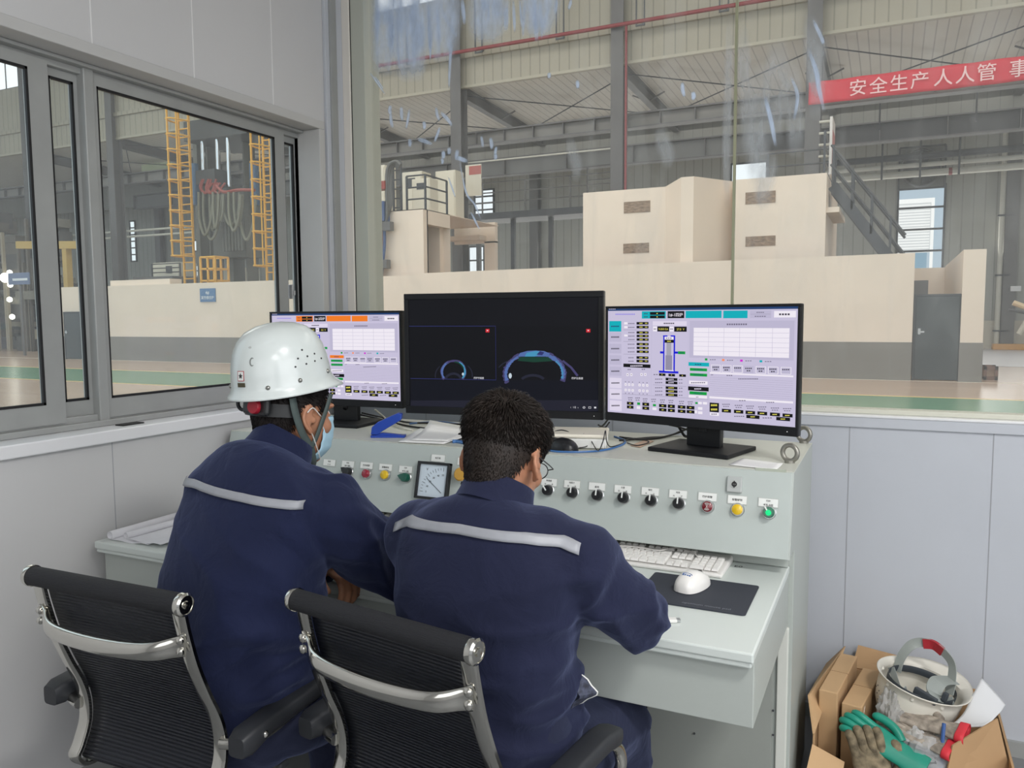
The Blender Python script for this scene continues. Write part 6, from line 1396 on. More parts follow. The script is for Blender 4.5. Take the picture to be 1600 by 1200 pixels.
# gloves
def glove(base, d, n_, L, mt, cuffmt, name, label, cuff=True, fing=0.55, seed=0, sc=0.72):
    d = Vector(d).normalized(); n_ = Vector(n_); n_ = (n_-d*n_.dot(d)).normalized(); s_ = d.cross(n_).normalized(); base = Vector(base)
    t = root(name, label, 'glove', base); m = MB()
    def q(u, v, w): return base+d*u*sc/0.72+s_*v*sc+n_*w*sc
    rings = []
    for u, w, h in ((0.0, 0.052, 0.020), (0.03, 0.050, 0.018), (0.06, 0.044, 0.016), (0.09, 0.046, 0.017), (0.13, 0.052, 0.018), (0.165, 0.050, 0.015), (0.185, 0.044, 0.010)):
        rings.append([q(u*L/0.2, w*math.cos(a)+0.003*noise.noise(Vector((u*40, a*2, seed))), h*math.sin(a)+0.004*noise.noise(Vector((u*50, a*3, seed+4)))) for a in [2*math.pi*k/20 for k in range(20)]])
    m.loft(rings); body = m.build('glove_body', mt, t, world=True, smooth=True, angle=80)
    for k, (v, l) in enumerate(((-0.036, 0.062), (-0.012, 0.075), (0.012, 0.07), (0.035, 0.055))):
        l *= fing/0.55; u0 = 0.172*L/0.2
        pts = spline([q(u0-0.02, v, 0), q(u0+l*0.4, v*1.05, 0.012), q(u0+l*0.75, v*1.08, 0.004), q(u0+l*0.9, v*1.08, -0.014)], 5)
        MB().tube(pts, [0.0135*sc]*(len(pts)-3)+[0.012*sc, 0.010*sc, 0.005*sc], 10).build('finger', mt, t, world=True, smooth=True)
    pts = spline([q(0.08*L/0.2, 0.045, 0), q(0.11*L/0.2, 0.07, 0.006), q(0.15*L/0.2, 0.078, 0.004), q(0.175*L/0.2, 0.07, 0)], 5)
    MB().tube(pts, [0.016*sc]*(len(pts)-3)+[0.014*sc, 0.011*sc, 0.006*sc], 10).build('thumb', mt, t, world=True, smooth=True)
    if cuff:
        m = MB(); rr_ = []
        for u, s2 in ((-0.010, 1.08), (0.0, 1.07), (0.012, 1.05), (0.014, 1.0)): rr_.append([q(u, 0.052*s2*math.cos(a), 0.020*s2*math.sin(a)+0.004*math.sin(a*3)) for a in [2*math.pi*k/20 for k in range(20)]])
        m.grid(rr_, closed=True); m.build('cuff_trim', cuffmt, t, world=True, smooth=True, solid=0.004)
    return t
M_gl1 = mat('sooty_canvas', (150, 140, 128), 0.85, var=0.55, scale=40, detail=8); M_gl2 = mat('grimy_olive_canvas', (122, 110, 88), 0.9, var=0.55, scale=48, detail=8); M_gl3 = mat('teal_rubber', (28, 138, 116), 0.45, var=0.12, scale=14); M_rcuff = mat('red_cuff', (205, 46, 58), 0.6)
g1 = at(1505, 1146, Y=2.38); g2 = at(1395, 1114, Y=2.44)
glove(g1, (g2-g1), (0, -0.25, 1), 0.17, M_gl1, M_rcuff, 'work_glove', 'sooty grey canvas glove with red cuff under the hard hat', seed=1, sc=0.66)
g1 = at(1484, 1172, Y=2.34); g2 = at(1396, 1136, Y=2.39)
glove(g1, (g2-g1), (0.1, -0.3, 1), 0.17, M_gl1, M_rcuff, 'work_glove', 'lower sooty glove with dark red cuff beside the blue strap', seed=6, sc=0.62)
g1 = at(1386, 1272, Y=2.25); g2 = at(1362, 1190, Y=2.29)
glove(g1, (g2-g1), (0.1, -0.8, 0.7), 0.15, M_gl2, M_rcuff, 'work_glove', 'grimy olive glove with curled fingers at the front of the box', cuff=False, fing=0.28, seed=3, sc=0.95)
g1 = at(1446, 1204, Y=2.29); g2 = at(1364, 1150, Y=2.33)
glove(g1, (g2-g1), (-0.2, -0.7, 1), 0.19, M_gl3, M_rcuff, 'rubber_glove', 'crumpled teal rubber glove between the sooty and olive gloves', cuff=False, fing=0.5, seed=8, sc=0.74)
cable([at(1471, 1215, Y=2.33), at(1472, 1180, Y=2.34), at(1473, 1155, Y=2.355), at(1475, 1130, Y=2.37)], 0.005, mat('blue_strap', (58, 92, 150), 0.5), 'blue_strap', 'short blue strap end rising from the box')
sheet([at(1337, 1165, Y=2.36), at(1346, 1140, Y=2.36), at(1352, 1100, Y=2.44), at(1345, 1120, Y=2.44)], 'white_card', 'narrow white card strip beside the thin carton')
sheet([at(1329, 1165, Y=2.33), at(1331, 1143, Y=2.33), at(1349, 1139, Y=2.36), at(1350, 1158, Y=2.36)], 'white_card', 'folded white card behind the olive glove')
blob('plastic_bag', 'clear plastic bag slumped beside the blue strap at the box front', 'bag', tuple(at(1440, 1180, Y=2.36)), (0.07, 0.05, 0.06), M_film, 15, 0.35, 3.0)
# ================================================================ PEOPLE
from mathutils.bvhtree import BVHTree
M_skin = mat('warm_skin', (172, 122, 94), 0.5, var=0.06, scale=25); M_skin.node_tree.nodes['Principled BSDF'].inputs['Subsurface Weight'].default_value = 0.12
M_skin.node_tree.nodes['Principled BSDF'].inputs['Subsurface Radius'].default_value = (0.01, 0.004, 0.002)
def cloth(name, rgb, bump=0.5):
    m = mat(name, rgb, 0.85, var=0.10, scale=7, spec=0.25); nt = m.node_tree; N = nt.nodes; L = nt.links; b = N['Principled BSDF']
    b.inputs['Sheen Weight'].default_value = 0.25; b.inputs['Sheen Roughness'].default_value = 0.5; b.inputs['Sheen Tint'].default_value = (0.35, 0.42, 0.75, 1)
    tc = N.new('ShaderNodeTexCoord'); n1 = N.new('ShaderNodeTexNoise'); n1.inputs['Scale'].default_value = 14; n1.inputs['Detail'].default_value = 5; n1.inputs['Distortion'].default_value = 0.8; L.new(tc.outputs['Object'], n1.inputs['Vector'])
    bp = N.new('ShaderNodeBump'); bp.inputs['Strength'].default_value = bump; bp.inputs['Distance'].default_value = 0.012; L.new(n1.outputs['Fac'], bp.inputs['Height'])
    n2 = N.new('ShaderNodeTexNoise'); n2.inputs['Scale'].default_value = 600; L.new(tc.outputs['Object'], n2.inputs['Vector'])
    b2 = N.new('ShaderNodeBump'); b2.inputs['Strength'].default_value = 0.12; b2.inputs['Distance'].default_value = 0.002; L.new(n2.outputs['Fac'], b2.inputs['Height']); L.new(bp.outputs[0], b2.inputs['Normal']); L.new(b2.outputs[0], b.inputs['Normal'])
    return m
M_navy = cloth('navy_workwear_cotton', (25, 29, 53)); M_navy1 = cloth('deep_navy_workwear_cotton', (20, 27, 56)); M_trous = cloth('dark_navy_trousers', (32, 36, 56)); M_refl = mat('grey_reflective_tape', (146, 148, 154), 0.45, var=0.04, scale=60)
M_hair = mat('near_black_hair', (28, 23, 22), 0.6, var=0.25, scale=40, spec=0.2); M_hair2 = mat('dark_brown_hair', (36, 29, 25), 0.5, var=0.35, scale=30, spec=0.3)
def grow(mb, voxel, smooth=4, fac=0.5):
    me = bpy.data.meshes.new('growth'); me.from_pydata(mb.v, [], mb.f)
    bm = bmesh.new(); bm.from_mesh(me); bmesh.ops.recalc_face_normals(bm, faces=bm.faces[:]); bm.to_mesh(me); bm.free()
    o = bpy.data.objects.new('growth', me); COL.objects.link(o)
    r = o.modifiers.new('r', 'REMESH'); r.mode = 'VOXEL'; r.voxel_size = voxel; r.adaptivity = 0
    if smooth: s = o.modifiers.new('s', 'SMOOTH'); s.iterations = smooth; s.factor = fac
    dg = bpy.context.evaluated_depsgraph_get(); dg.update(); out = bpy.data.meshes.new_from_object(o.evaluated_get(dg))
    bpy.data.objects.remove(o); bpy.data.meshes.remove(me); return out
def put_mesh(me, name, mt, parent):
    """world-space mesh -> part of a thing"""
    Mi = WMAT[parent.name].inverted(); me.transform(Mi); me.name = name; me.materials.clear(); me.materials.append(mt)
    me.polygons.foreach_set('use_smooth', [True]*len(me.polygons)); me.update()
    o = bpy.data.objects.new(name, me); COL.objects.link(o); o.parent = parent; WMAT[o.name] = WMAT[parent.name]; return o
def sup(c, ux, uy, w, d, p=2.4, n=28):
    out = []
    for k in range(n):
        a = 2*math.pi*k/n; ca, sa = math.cos(a), math.sin(a)
        out.append(Vector(c)+ux*(w*math.copysign(abs(ca)**(2/p), ca))+uy*(d*math.copysign(abs(sa)**(2/p), sa)))
    return out
def limb(mb, pts, rs, n=14):
    """rounded tapering limb along a polyline"""
    pts = [Vector(p) for p in pts]; sp_ = []; sr = []
    for i in range(len(pts)-1):
        for k in range(6): t = k/6; sp_.append(pts[i].lerp(pts[i+1], t)); sr.append(rs[i]+(rs[i+1]-rs[i])*t)
    sp_.append(pts[-1]); sr.append(rs[-1]); mb.tube(sp_, sr, n)
    for p, r in zip(pts, rs): mb.ell(p, r*1.0, n=14, k=10)
def torso(mb, rings, ux, sc=1.0, shrink=0.0):
    uy = Vector((-ux.y, ux.x, 0)); R = []
    # resample smoothly
    P = [Vector((*r[0],)) for r in rings]; Wd = [Vector((r[1], r[2], 0)) for r in rings]; P = spline(P, 5); Wd = spline(Wd, 5)
    for i, p in enumerate(P):
        d = (P[min(i+1, len(P)-1)]-P[max(0, i-1)]).normalized(); uyy = (uy-d*uy.dot(d)).normalized()
        R.append(sup(p, ux, uyy, max(0.01, Wd[i].x*sc-shrink), max(0.01, Wd[i].y*sc-shrink)))
    mb.loft(R)
def hand(mb, wrist, d, n_, side, curl=0.5, spread=1.0):
    """palm with four bent fingers and a thumb on its side; d = reach, n_ = back of hand"""
    d = Vector(d).normalized(); n_ = Vector(n_); n_ = (n_-d*n_.dot(d)).normalized(); s_ = n_.cross(d)*side; w = Vector(wrist)
    q = lambda u, v, h: w+d*u+s_*v+n_*h
    R = []
    for u, wd, th in ((-0.02, 0.026, 0.019), (0.01, 0.030, 0.018), (0.04, 0.038, 0.016), (0.075, 0.041, 0.014), (0.092, 0.038, 0.010)): R.append([q(u, wd*math.cos(a), th*math.sin(a)) for a in [2*math.pi*k/14 for k in range(14)]])
    mb.loft(R)
    for v, L_, r in ((0.029, 0.070, 0.0086), (0.010, 0.079, 0.0090), (-0.010, 0.073, 0.0087), (-0.028, 0.057, 0.0078)):
        p = q(0.082, v, 0.001); a = 0.15; pts = [q(0.06, v*0.9, 0)]; pts.append(p)
        for seg in (0.45, 0.30, 0.25):
            a += curl*0.75; p = p+(d*math.cos(a)-n_*math.sin(a)+s_*(v*2.2*spread))*(L_*seg); pts.append(p)
        limb(mb, pts, [r*1.1, r*1.05, r, r*0.92, r*0.78], 10)
    limb(mb, [q(0.012, 0.026, -0.004), q(0.040, 0.050, -0.012), q(0.066, 0.060, -0.020), q(0.086, 0.056, -0.028)], [0.013, 0.0115, 0.0100, 0.0078], 10)
def headbits(mb, M):
    T = mb.T; mb.T = M
    mb.ell((0, -0.010, 0.035), 0.0745, 0.094, 0.083, 24, 18); mb.ell((0, 0.030, -0.030), 0.061, 0.058, 0.078, 20, 16); mb.ell((0, 0.012, 0.0), 0.070, 0.078, 0.07, 20, 16)
    mb.ell((0, 0.066, -0.096), 0.022, 0.020, 0.017, 14, 10); mb.ell((0, 0.02, -0.075), 0.050, 0.052, 0.035, 16, 10)
    for s in (-1, 1):
        mb.ell((s*0.038, 0.056, -0.018), 0.026, 0.026, 0.024, 14, 10); mb.ell((s*0.030, 0.077, 0.032), 0.026, 0.012, 0.009, 12, 8); mb.ell((s*0.011, 0.094, -0.031), 0.008, 0.009, 0.007, 10, 8)
        mb.ell((s*0.030, 0.0755, 0.009), 0.014, 0.0095, 0.0065, 12, 8)
        # ear: rim, concha wall and lobe
        rim = [(s*(0.074+0.012*k1), -0.012+0.0, 0.0) for k1 in (0,)]
        e = []
        for k in range(13):
            a = math.radians(-70+k*25); e.append((s*(0.0795+0.008*max(0, -math.cos(a))), -0.014+0.017*math.cos(a)*-1*-1-0.0, 0.004+0.029*math.sin(a)))
        e = [(s*(0.077+0.010*(0.5-0.5*math.cos(math.radians(t)))), -0.010-0.018*math.sin(math.radians(t)), 0.033-0.062*(t/180)) for t in range(0, 181, 15)]
        mb.tube([(s*0.073, 0.006, 0.020)]+e+[(s*0.074, 0.0, -0.027)], [0.0042]+[0.0048]*len(e)+[0.005], 8)
        mb.ell((s*0.0765, -0.012, 0.003), 0.004, 0.0135, 0.026, 10, 8); mb.ell((s*0.078, -0.004, -0.028), 0.0055, 0.008, 0.010, 10, 8); mb.ell((s*0.076, 0.006, -0.002), 0.005, 0.006, 0.010, 8, 6)
    mb.tube([(0, 0.084, 0.022), (0, 0.096, 0.0), (0, 0.107, -0.020), (0, 0.100, -0.032)], [0.008, 0.009, 0.0115, 0.009], 10)
    mb.ell((0, 0.0865, -0.057), 0.023, 0.010, 0.006, 14, 8); mb.ell((0, 0.085, -0.067), 0.020, 0.010, 0.007, 14, 8)
    mb.T = T
def fold(v, k, seed):
    q = Vector((v.x*k[0]+seed, v.y*k[1], v.z*k[2])); a = noise.noise(q); return max(0.0, 1-abs(a)*3.0)**1.4
def wrinkle(me, fn):
    n = len(me.vertices); co = np.empty(n*3); me.vertices.foreach_get('co', co); no = np.empty(n*3); me.vertices.foreach_get('normal', no)
    co = co.reshape(-1, 3); no = no.reshape(-1, 3); d = np.array([fn(Vector(c)) for c in co]); co += no*d[:, None]
    me.vertices.foreach_set('co', co.ravel()); me.update()
    bm = bmesh.new(); bm.from_mesh(me)
    for _ in range(3): bmesh.ops.smooth_vert(bm, verts=bm.verts[:], factor=0.4, use_axis_x=True, use_axis_y=True, use_axis_z=True)
    bm.to_mesh(me); bm.free(); me.update()
def person(cfg):
    t = root('person', cfg['label'], 'person', (cfg['pelvis'][0], cfg['pelvis'][1], 0.0)); ux = Vector((math.cos(cfg['yaw']), math.sin(cfg['yaw']), 0))
    HMx = Matrix.Translation(Vector(cfg['head'])) @ Matrix.Rotation(cfg['hyaw'], 4, 'Z') @ Matrix.Rotation(cfg['hroll'], 4, 'Y') @ Matrix.Rotation(-cfg['hpitch'], 4, 'X')
    # ---- body, one continuous surface
    b = MB(); headbits(b, HMx); nb = Vector(cfg['neck']); nt = HMx @ Vector((0, -0.028, -0.045)); limb(b, [nb+Vector((0, 0.0, -0.06)), nb, nb.lerp(nt, 0.5), nt], [0.075, 0.060, 0.054, 0.056], 18)
    torso(b, cfg['rings'], ux, 1.0, 0.028)
    for key, side in (('armR', 1), ('armL', -1)):
        A = cfg[key]; limb(b, A[:4], [0.056, 0.046, 0.040, 0.030], 14); hd = cfg['hand'+key[-1]]; hand(b, A[3], hd[0], hd[1], side, hd[2])
        limb(b, [Vector(A[3])-(Vector(A[3])-Vector(A[2])).normalized()*0.05, A[3], Vector(A[3])+Vector(hd[0]).normalized()*0.02], [0.031, 0.028, 0.026], 12)
    for key in ('legR', 'legL'): limb(b, cfg[key], [0.085, 0.06, 0.05, 0.04], 14)
    body = put_mesh(grow(b, 0.0042, 3), 'body', M_skin, t)
    # eyes, brows
    for s in (-1, 1):
        e = MB(); e.T = HMx; e.ell((s*0.030, 0.0735, 0.009), 0.0115, 0.0115, 0.0105, 14, 10, 0); e.lathe([(0.0, 0.0118), (0.005, 0.0112), (0.0052, 0.0106)], (s*0.030, 0.0735, 0.009), (0, 1, 0), 12, 1); e.build('eye', [mat('eye_white', (225, 222, 216), 0.2), mat('dark_iris', (30, 20, 16), 0.15)], t, world=True, smooth=True)
        e = MB(); e.T = HMx; e.tube([(s*0.012, 0.0895, 0.036), (s*0.03, 0.089, 0.042), (s*0.048, 0.078, 0.038)], [0.003, 0.0035, 0.002], 6); e.build('eyebrow', M_hair, t, world=True, smooth=True)
    # ---- trousers, shoes
    b = MB(); pv = Vector(cfg['pelvis']); torso(b, [((pv.x, pv.y+0.02, 0.435), 0.16, 0.11), ((pv.x, pv.y+0.01, 0.50), 0.185, 0.135), ((pv.x, pv.y, 0.60), 0.18, 0.125), ((pv.x, pv.y, 0.68), 0.172, 0.115)], ux)
    for key in ('legR', 'legL'): limb(b, cfg[key], [0.098, 0.082, 0.068, 0.060], 16)
    tr = grow(b, 0.008, 6); wrinkle(tr, lambda v: 0.006*fold(v, (14, 5, 14), 3.1)-0.003); put_mesh(tr, 'trousers', M_trous, t)
    for key in ('legR', 'legL'):
        f = Vector(cfg[key][-1]); b = MB(); sh = [((f.x, f.y-0.045, 0.0), 0.036, 0.075), ((f.x, f.y+0.0, 0.0), 0.042, 0.085), ((f.x, f.y+0.08, 0.0), 0.046, 0.062), ((f.x, f.y+0.15, 0.0), 0.046, 0.05), ((f.x, f.y+0.20, 0.0), 0.034, 0.036)]
        b.loft([[Vector((c[0]+w*math.cos(a), c[1], 0.002+h*max(0.0, 0.5+0.5*math.sin(a))**0.6)) for a in [2*math.pi*k/16 for k in range(16)]] for c, w, h in sh]); b.build('shoe', M_blks, t, world=True, smooth=True, angle=60)
    # ---- jacket
    b = MB(); torso(b, cfg['rings'], ux)
    for key in ('armR', 'armL'): A = cfg[key]; limb(b, A[:4]+[Vector(A[3])+(Vector(A[3])-Vector(A[2])).normalized()*0.012], cfg.get('slv', [0.083, 0.074, 0.066, 0.048, 0.046]), 18)
    for p, r in cfg['bulk']: b.ell(p, *r, 18, 12)
    jm = grow(b, 0.0065, 9, 0.5); wrinkle(jm, cfg['folds'])
    bt = BVHTree.FromPolygons([v.co.copy() for v in jm.vertices], [tuple(p.vertices) for p in jm.polygons])
    jk = put_mesh(jm, 'jacket', cfg['cloth'], t)
    # reflective tape laid on the back of the jacket
    rows = []; S0 = cfg['stripe']
    for i in range(49):
        u = i/48; x = S0[0][0]+(S0[-1][0]-S0[0][0])*u; z = np.interp(x, [q[0] for q in S0], [q[1] for q in S0]); r_ = []
        for dz in (-0.0085, -0.003, 0.003, 0.0085):
            h = bt.ray_cast(Vector((x, 0.7, z+dz)), Vector((0, 1, 0)))
            r_.append(h[0]+h[1].normalized()*0.0035*(1 if h[1].y < 0 else -1) if h[0] is not None else None)
        if all(q is not None for q in r_): rows.append(r_)
    sm_ = MB(); sm_.grid(rows); sm_.build('reflective_stripe', M_refl, jk, world=True, smooth=True, solid=0.0015)
    # stand collar
    c0 = Vector(cfg['collar'][0]); ax = Vector(cfg['collar'][1]).normalized(); x_ = (ux-ax*ux.dot(ax)).normalized(); y_ = ax.cross(x_); cm = MB(); R = []
    for h, sc in ((-0.030, 1.16), (-0.010, 1.07), (0.012, 1.01), (0.026, 0.99), (0.028, 0.95), (0.012, 0.94), (-0.02, 0.98)):
        R.append([c0+ax*(h+0.004*math.sin(a*2)+cfg['collar'][2]*math.sin(a))+x_*(0.071*sc*math.cos(a))+y_*(0.076*sc*math.sin(a)) for a in [2*math.pi*k/36 for k in range(36)]])
    cm.grid(R, closed=True); cm.build('collar', cfg['cloth'], jk, world=True, smooth=True, angle=70)
    # cuffs
    for key in ('armR', 'armL'):
        A = cfg[key]; d = (Vector(A[3])-Vector(A[2])).normalized(); w = Vector(A[3]); MB().tube([w-d*0.03, w+d*0.012, w+d*0.018], [0.051, 0.0495, 0.046], 18).build('cuff', cfg['cloth'], jk, world=True, smooth=True, angle=60)
    return t, HMx, jk, bt
def in_hair(p):
    """is a point of the skull (head frame) covered by hair?"""
    x, y, z = p
    if y > 0.055: return z > 0.066-0.02*min(1, abs(x)/0.06)
    if y > 0.020: return z > 0.014 if abs(x) > 0.05 else True
    if y > -0.026: return z > 0.030
    return z > float(np.interp(-y, [0.026, 0.05, 0.075, 0.1], [0.004, -0.040, -0.080, -0.086]))
def hair(t, HMx, mt, n, ltop, lside, lift, seed, crown=(0.012, -0.062, 0.085)):
    b = MB(); idx = {}; rr = random.Random(seed); E = Vector((0.0735, 0.0945, 0.086)); zc = 0.033
    def fz_(z):
        if z >= 0.015: return math.sqrt(max(0.0, 1-((z-zc)/E.z)**2))
        return math.sqrt(1-((0.015-zc)/E.z)**2)*(1-0.31*((0.015-z)/0.1)**1.2)
    def sp_(q, z): f = fz_(z); return Vector((E.x*f*math.cos(q), -0.010+E.y*f*math.sin(q), z))
    def nrm(p): return Vector((p.x/E.x**2, (p.y+0.01)/E.y**2, max(0.0, (p.z-zc))/E.z**2)).normalized()
    nu, nv = 60, 40; P = {}
    for i in range(nv+1):
        z = zc+E.z*math.sin(math.pi/2*(i-16)/24) if i >= 16 else 0.033-0.125*(16-i)/16
        for j in range(nu):
            p = sp_(2*math.pi*j/nu, min(z, zc+E.z*0.9999)); top = max(0, min(1, (p.z-0.02)/0.06)); P[i, j] = p+nrm(p)*(0.0035+lift*top*0.6+0.004*noise.noise(p*60+Vector((seed, 0, 0)))*top)
    vs = []; fs = []
    for i in range(nv):
        for j in range(nu):
            ks = ((i, j), (i, (j+1) % nu), (i+1, (j+1) % nu), (i+1, j))
            if all(in_hair(P[k]) for k in ks):
                f = []
                for k in ks:
                    if k not in idx: idx[k] = len(vs); vs.append(P[k])
                    f.append(idx[k])
                fs.append(tuple(f))
    b.add(vs, fs); cr = Vector(crown); cnt = 0
    while cnt < n:
        p = sp_(rr.uniform(0, 2*math.pi), rr.uniform(-0.095, zc+E.z*0.998))
        if not in_hair(p+Vector((0, 0, rr.uniform(-0.008, 0.006)))): continue
        nn = nrm(p); flow = (p-cr); flow = flow-nn*flow.dot(nn); fl_ = flow.length; flow = flow.normalized()
        sw_ = nn.cross(flow); top = max(0, min(1, (p.z-0.015)/0.065)); L_ = (lside+(ltop-lside)*top)*rr.uniform(0.7, 1.2)
        clump = noise.noise(p*38+Vector((seed, 0, 0))); dr = (flow*0.8+sw_*(0.25*math.exp(-fl_/0.03)+0.5*clump)+nn*(0.10+0.45*top)+Vector((rr.uniform(-1, 1), rr.uniform(-1, 1), rr.uniform(-1, 1)))*0.14).normalized()
        base = p+nn*(0.002+lift*top*0.55); q1 = base+dr*(L_*0.5)+nn*(L_*0.12*top); q2 = base+dr*L_-nn*(L_*0.2)+flow*(L_*0.12); w = 0.0011
        sd = dr.cross(nn).normalized()
        b.add([base-sd*w, base+sd*w, base+nn*w, q1-sd*w*0.8, q1+sd*w*0.8, q1+nn*w, q2], [(0, 1, 4, 3), (1, 2, 5, 4), (2, 0, 3, 5), (3, 4, 6), (4, 5, 6), (5, 3, 6)]); cnt += 1
    b.v = [tuple(HMx @ Vector(v)) for v in b.v]
    return b.build('hair', mt, t, world=True, smooth=True, angle=180)
# ---- person with short black hair, right
def folds2(v):
    a = 0.015*fold(v, (4.5, 4, 13), 1.7)*max(0, min(1, (0.98-v.z)/0.25)); arm = max(0, min(1, (v.x+0.56)/0.08))
    a += arm*0.013*fold(Vector((v.x+v.z*0.8, v.y, v.z-v.x*0.9)), (7, 6, 12), 5.2)
    low = max(0, min(1, (0.78-v.z)/0.12)); a += low*0.018*fold(Vector((v.x, v.y, v.z-0.35*abs(v.x+0.7))), (3.5, 3, 17), 8.4)
    return a-0.004+0.003*noise.noise(v*9)
p2 = dict(label='person with short black hair and glasses in navy work jacket, bent over the desk', pelvis=(-0.715, 1.395, 0.5), yaw=math.radians(-2), head=(-0.701, 1.426, 1.128), hyaw=math.radians(-2), hroll=math.radians(1), hpitch=math.radians(24), neck=(-0.702, 1.375, 1.045),
    rings=[((-0.725, 1.40, 0.53), 0.178, 0.130), ((-0.725, 1.395, 0.60), 0.186, 0.142), ((-0.722, 1.385, 0.70), 0.183, 0.138), ((-0.713, 1.372, 0.82), 0.192, 0.138), ((-0.704, 1.366, 0.92), 0.203, 0.136), ((-0.702, 1.366, 0.99), 0.192, 0.124), ((-0.702, 1.370, 1.035), 0.150, 0.105), ((-0.702, 1.374, 1.055), 0.100, 0.086), ((-0.702, 1.378, 1.068), 0.062, 0.062)],
    armR=[(-0.538, 1.378, 0.958), (-0.490, 1.430, 0.892), (-0.445, 1.505, 0.818), (-0.640, 1.665, 0.806)], armL=[(-0.872, 1.378, 0.965), (-0.890, 1.44, 0.885), (-0.905, 1.515, 0.818), (-0.800, 1.665, 0.806)],
    handR=((-0.75, 0.55, -0.10), (0.1, 0.1, 1), 0.75), handL=((0.35, 0.9, -0.12), (-0.1, 0.05, 1), 0.5),
    legR=[(-0.620, 1.43, 0.52), (-0.545, 1.69, 0.485), (-0.545, 1.76, 0.28), (-0.545, 1.78, 0.09)], legL=[(-0.810, 1.43, 0.52), (-0.86, 1.72, 0.485), (-0.86, 1.77, 0.28), (-0.86, 1.78, 0.09)],
    bulk=[((-0.60, 1.365, 1.010), (0.085, 0.075, 0.052)), ((-0.80, 1.365, 1.010), (0.085, 0.075, 0.052)), ((-0.62, 1.345, 0.985), (0.10, 0.095, 0.072)), ((-0.785, 1.345, 0.985), (0.10, 0.095, 0.072)), ((-0.70, 1.34, 1.03), (0.095, 0.075, 0.06))], cloth=M_navy, folds=folds2,
    stripe=[(-0.888, 0.998), (-0.84, 1.020), (-0.713, 1.027), (-0.585, 1.020), (-0.53, 1.010), (-0.497, 0.998)], collar=((-0.698, 1.388, 1.060), (0.03, 0.55, 1), -0.008))
P2, H2, J2, B2 = person(p2)
hair(P2, H2, M_hair2, 11000, 0.032, 0.007, 0.014, 5)
eg = MB(); eg.T = H2; pts = []
for s in (-1, 1):
    eg.tube([(s*0.034+0.024*math.cos(a)*1.0, 0.098-0.010*abs(math.cos(a))*0.4, 0.006+0.018*math.sin(a)) for a in [2*math.pi*k/24 for k in range(24)]], 0.0012, 6, closed=True); eg.tube([(s*0.058, 0.094, 0.010), (s*0.072, 0.088, 0.012), (s*0.078, 0.05, 0.012), (s*0.079, 0.0, 0.014), (s*0.078, -0.015, 0.006)], 0.0012, 6)
eg.tube([(-0.010, 0.098, 0.010), (0, 0.1005, 0.012), (0.010, 0.098, 0.010)], 0.0012, 6); gl_ = eg.build('eyeglasses', M_blkp, P2, world=True, smooth=True)
for s in (-1, 1):
    eg = MB(); eg.T = H2; eg.prism([(s*0.034+0.0235*math.cos(a), 0.0965-0.004*abs(math.cos(a)), 0.006+0.0175*math.sin(a)) for a in [2*math.pi*k/20 for k in range(20)]], (0, 0.0012, 0)); eg.build('lens', clear_mat('lens_glass', (225, 232, 235), 0.15, 0.05), gl_, world=True)
# lining showing at the open jacket hem
lf = MB(); rows = []; c = Vector((-0.538, 1.400, 0.690))
for i in range(9):
    u = i/8; rows.append([c+Vector((0.050*math.sin(v*math.pi)*(0.55+0.5*u)-0.012+0.004*math.sin(v*17), -0.02+0.03*u, -0.036+0.075*v)) for v in [k/14 for k in range(15)]])
lf.grid(rows); o = lf.build('jacket_lining', mat('dark_patterned_lining', (58, 62, 78), 0.8, var=0.6, scale=120), J2, world=True, smooth=True, solid=0.002); o['label'] = 'dark patterned lining at the open hem'
lf = MB(); lf.tube([rows[8][k]+Vector((0.001, -0.001, 0)) for k in range(15)], 0.0016, 6); lf.build('lining_edge', M_whp, J2, world=True, smooth=True)
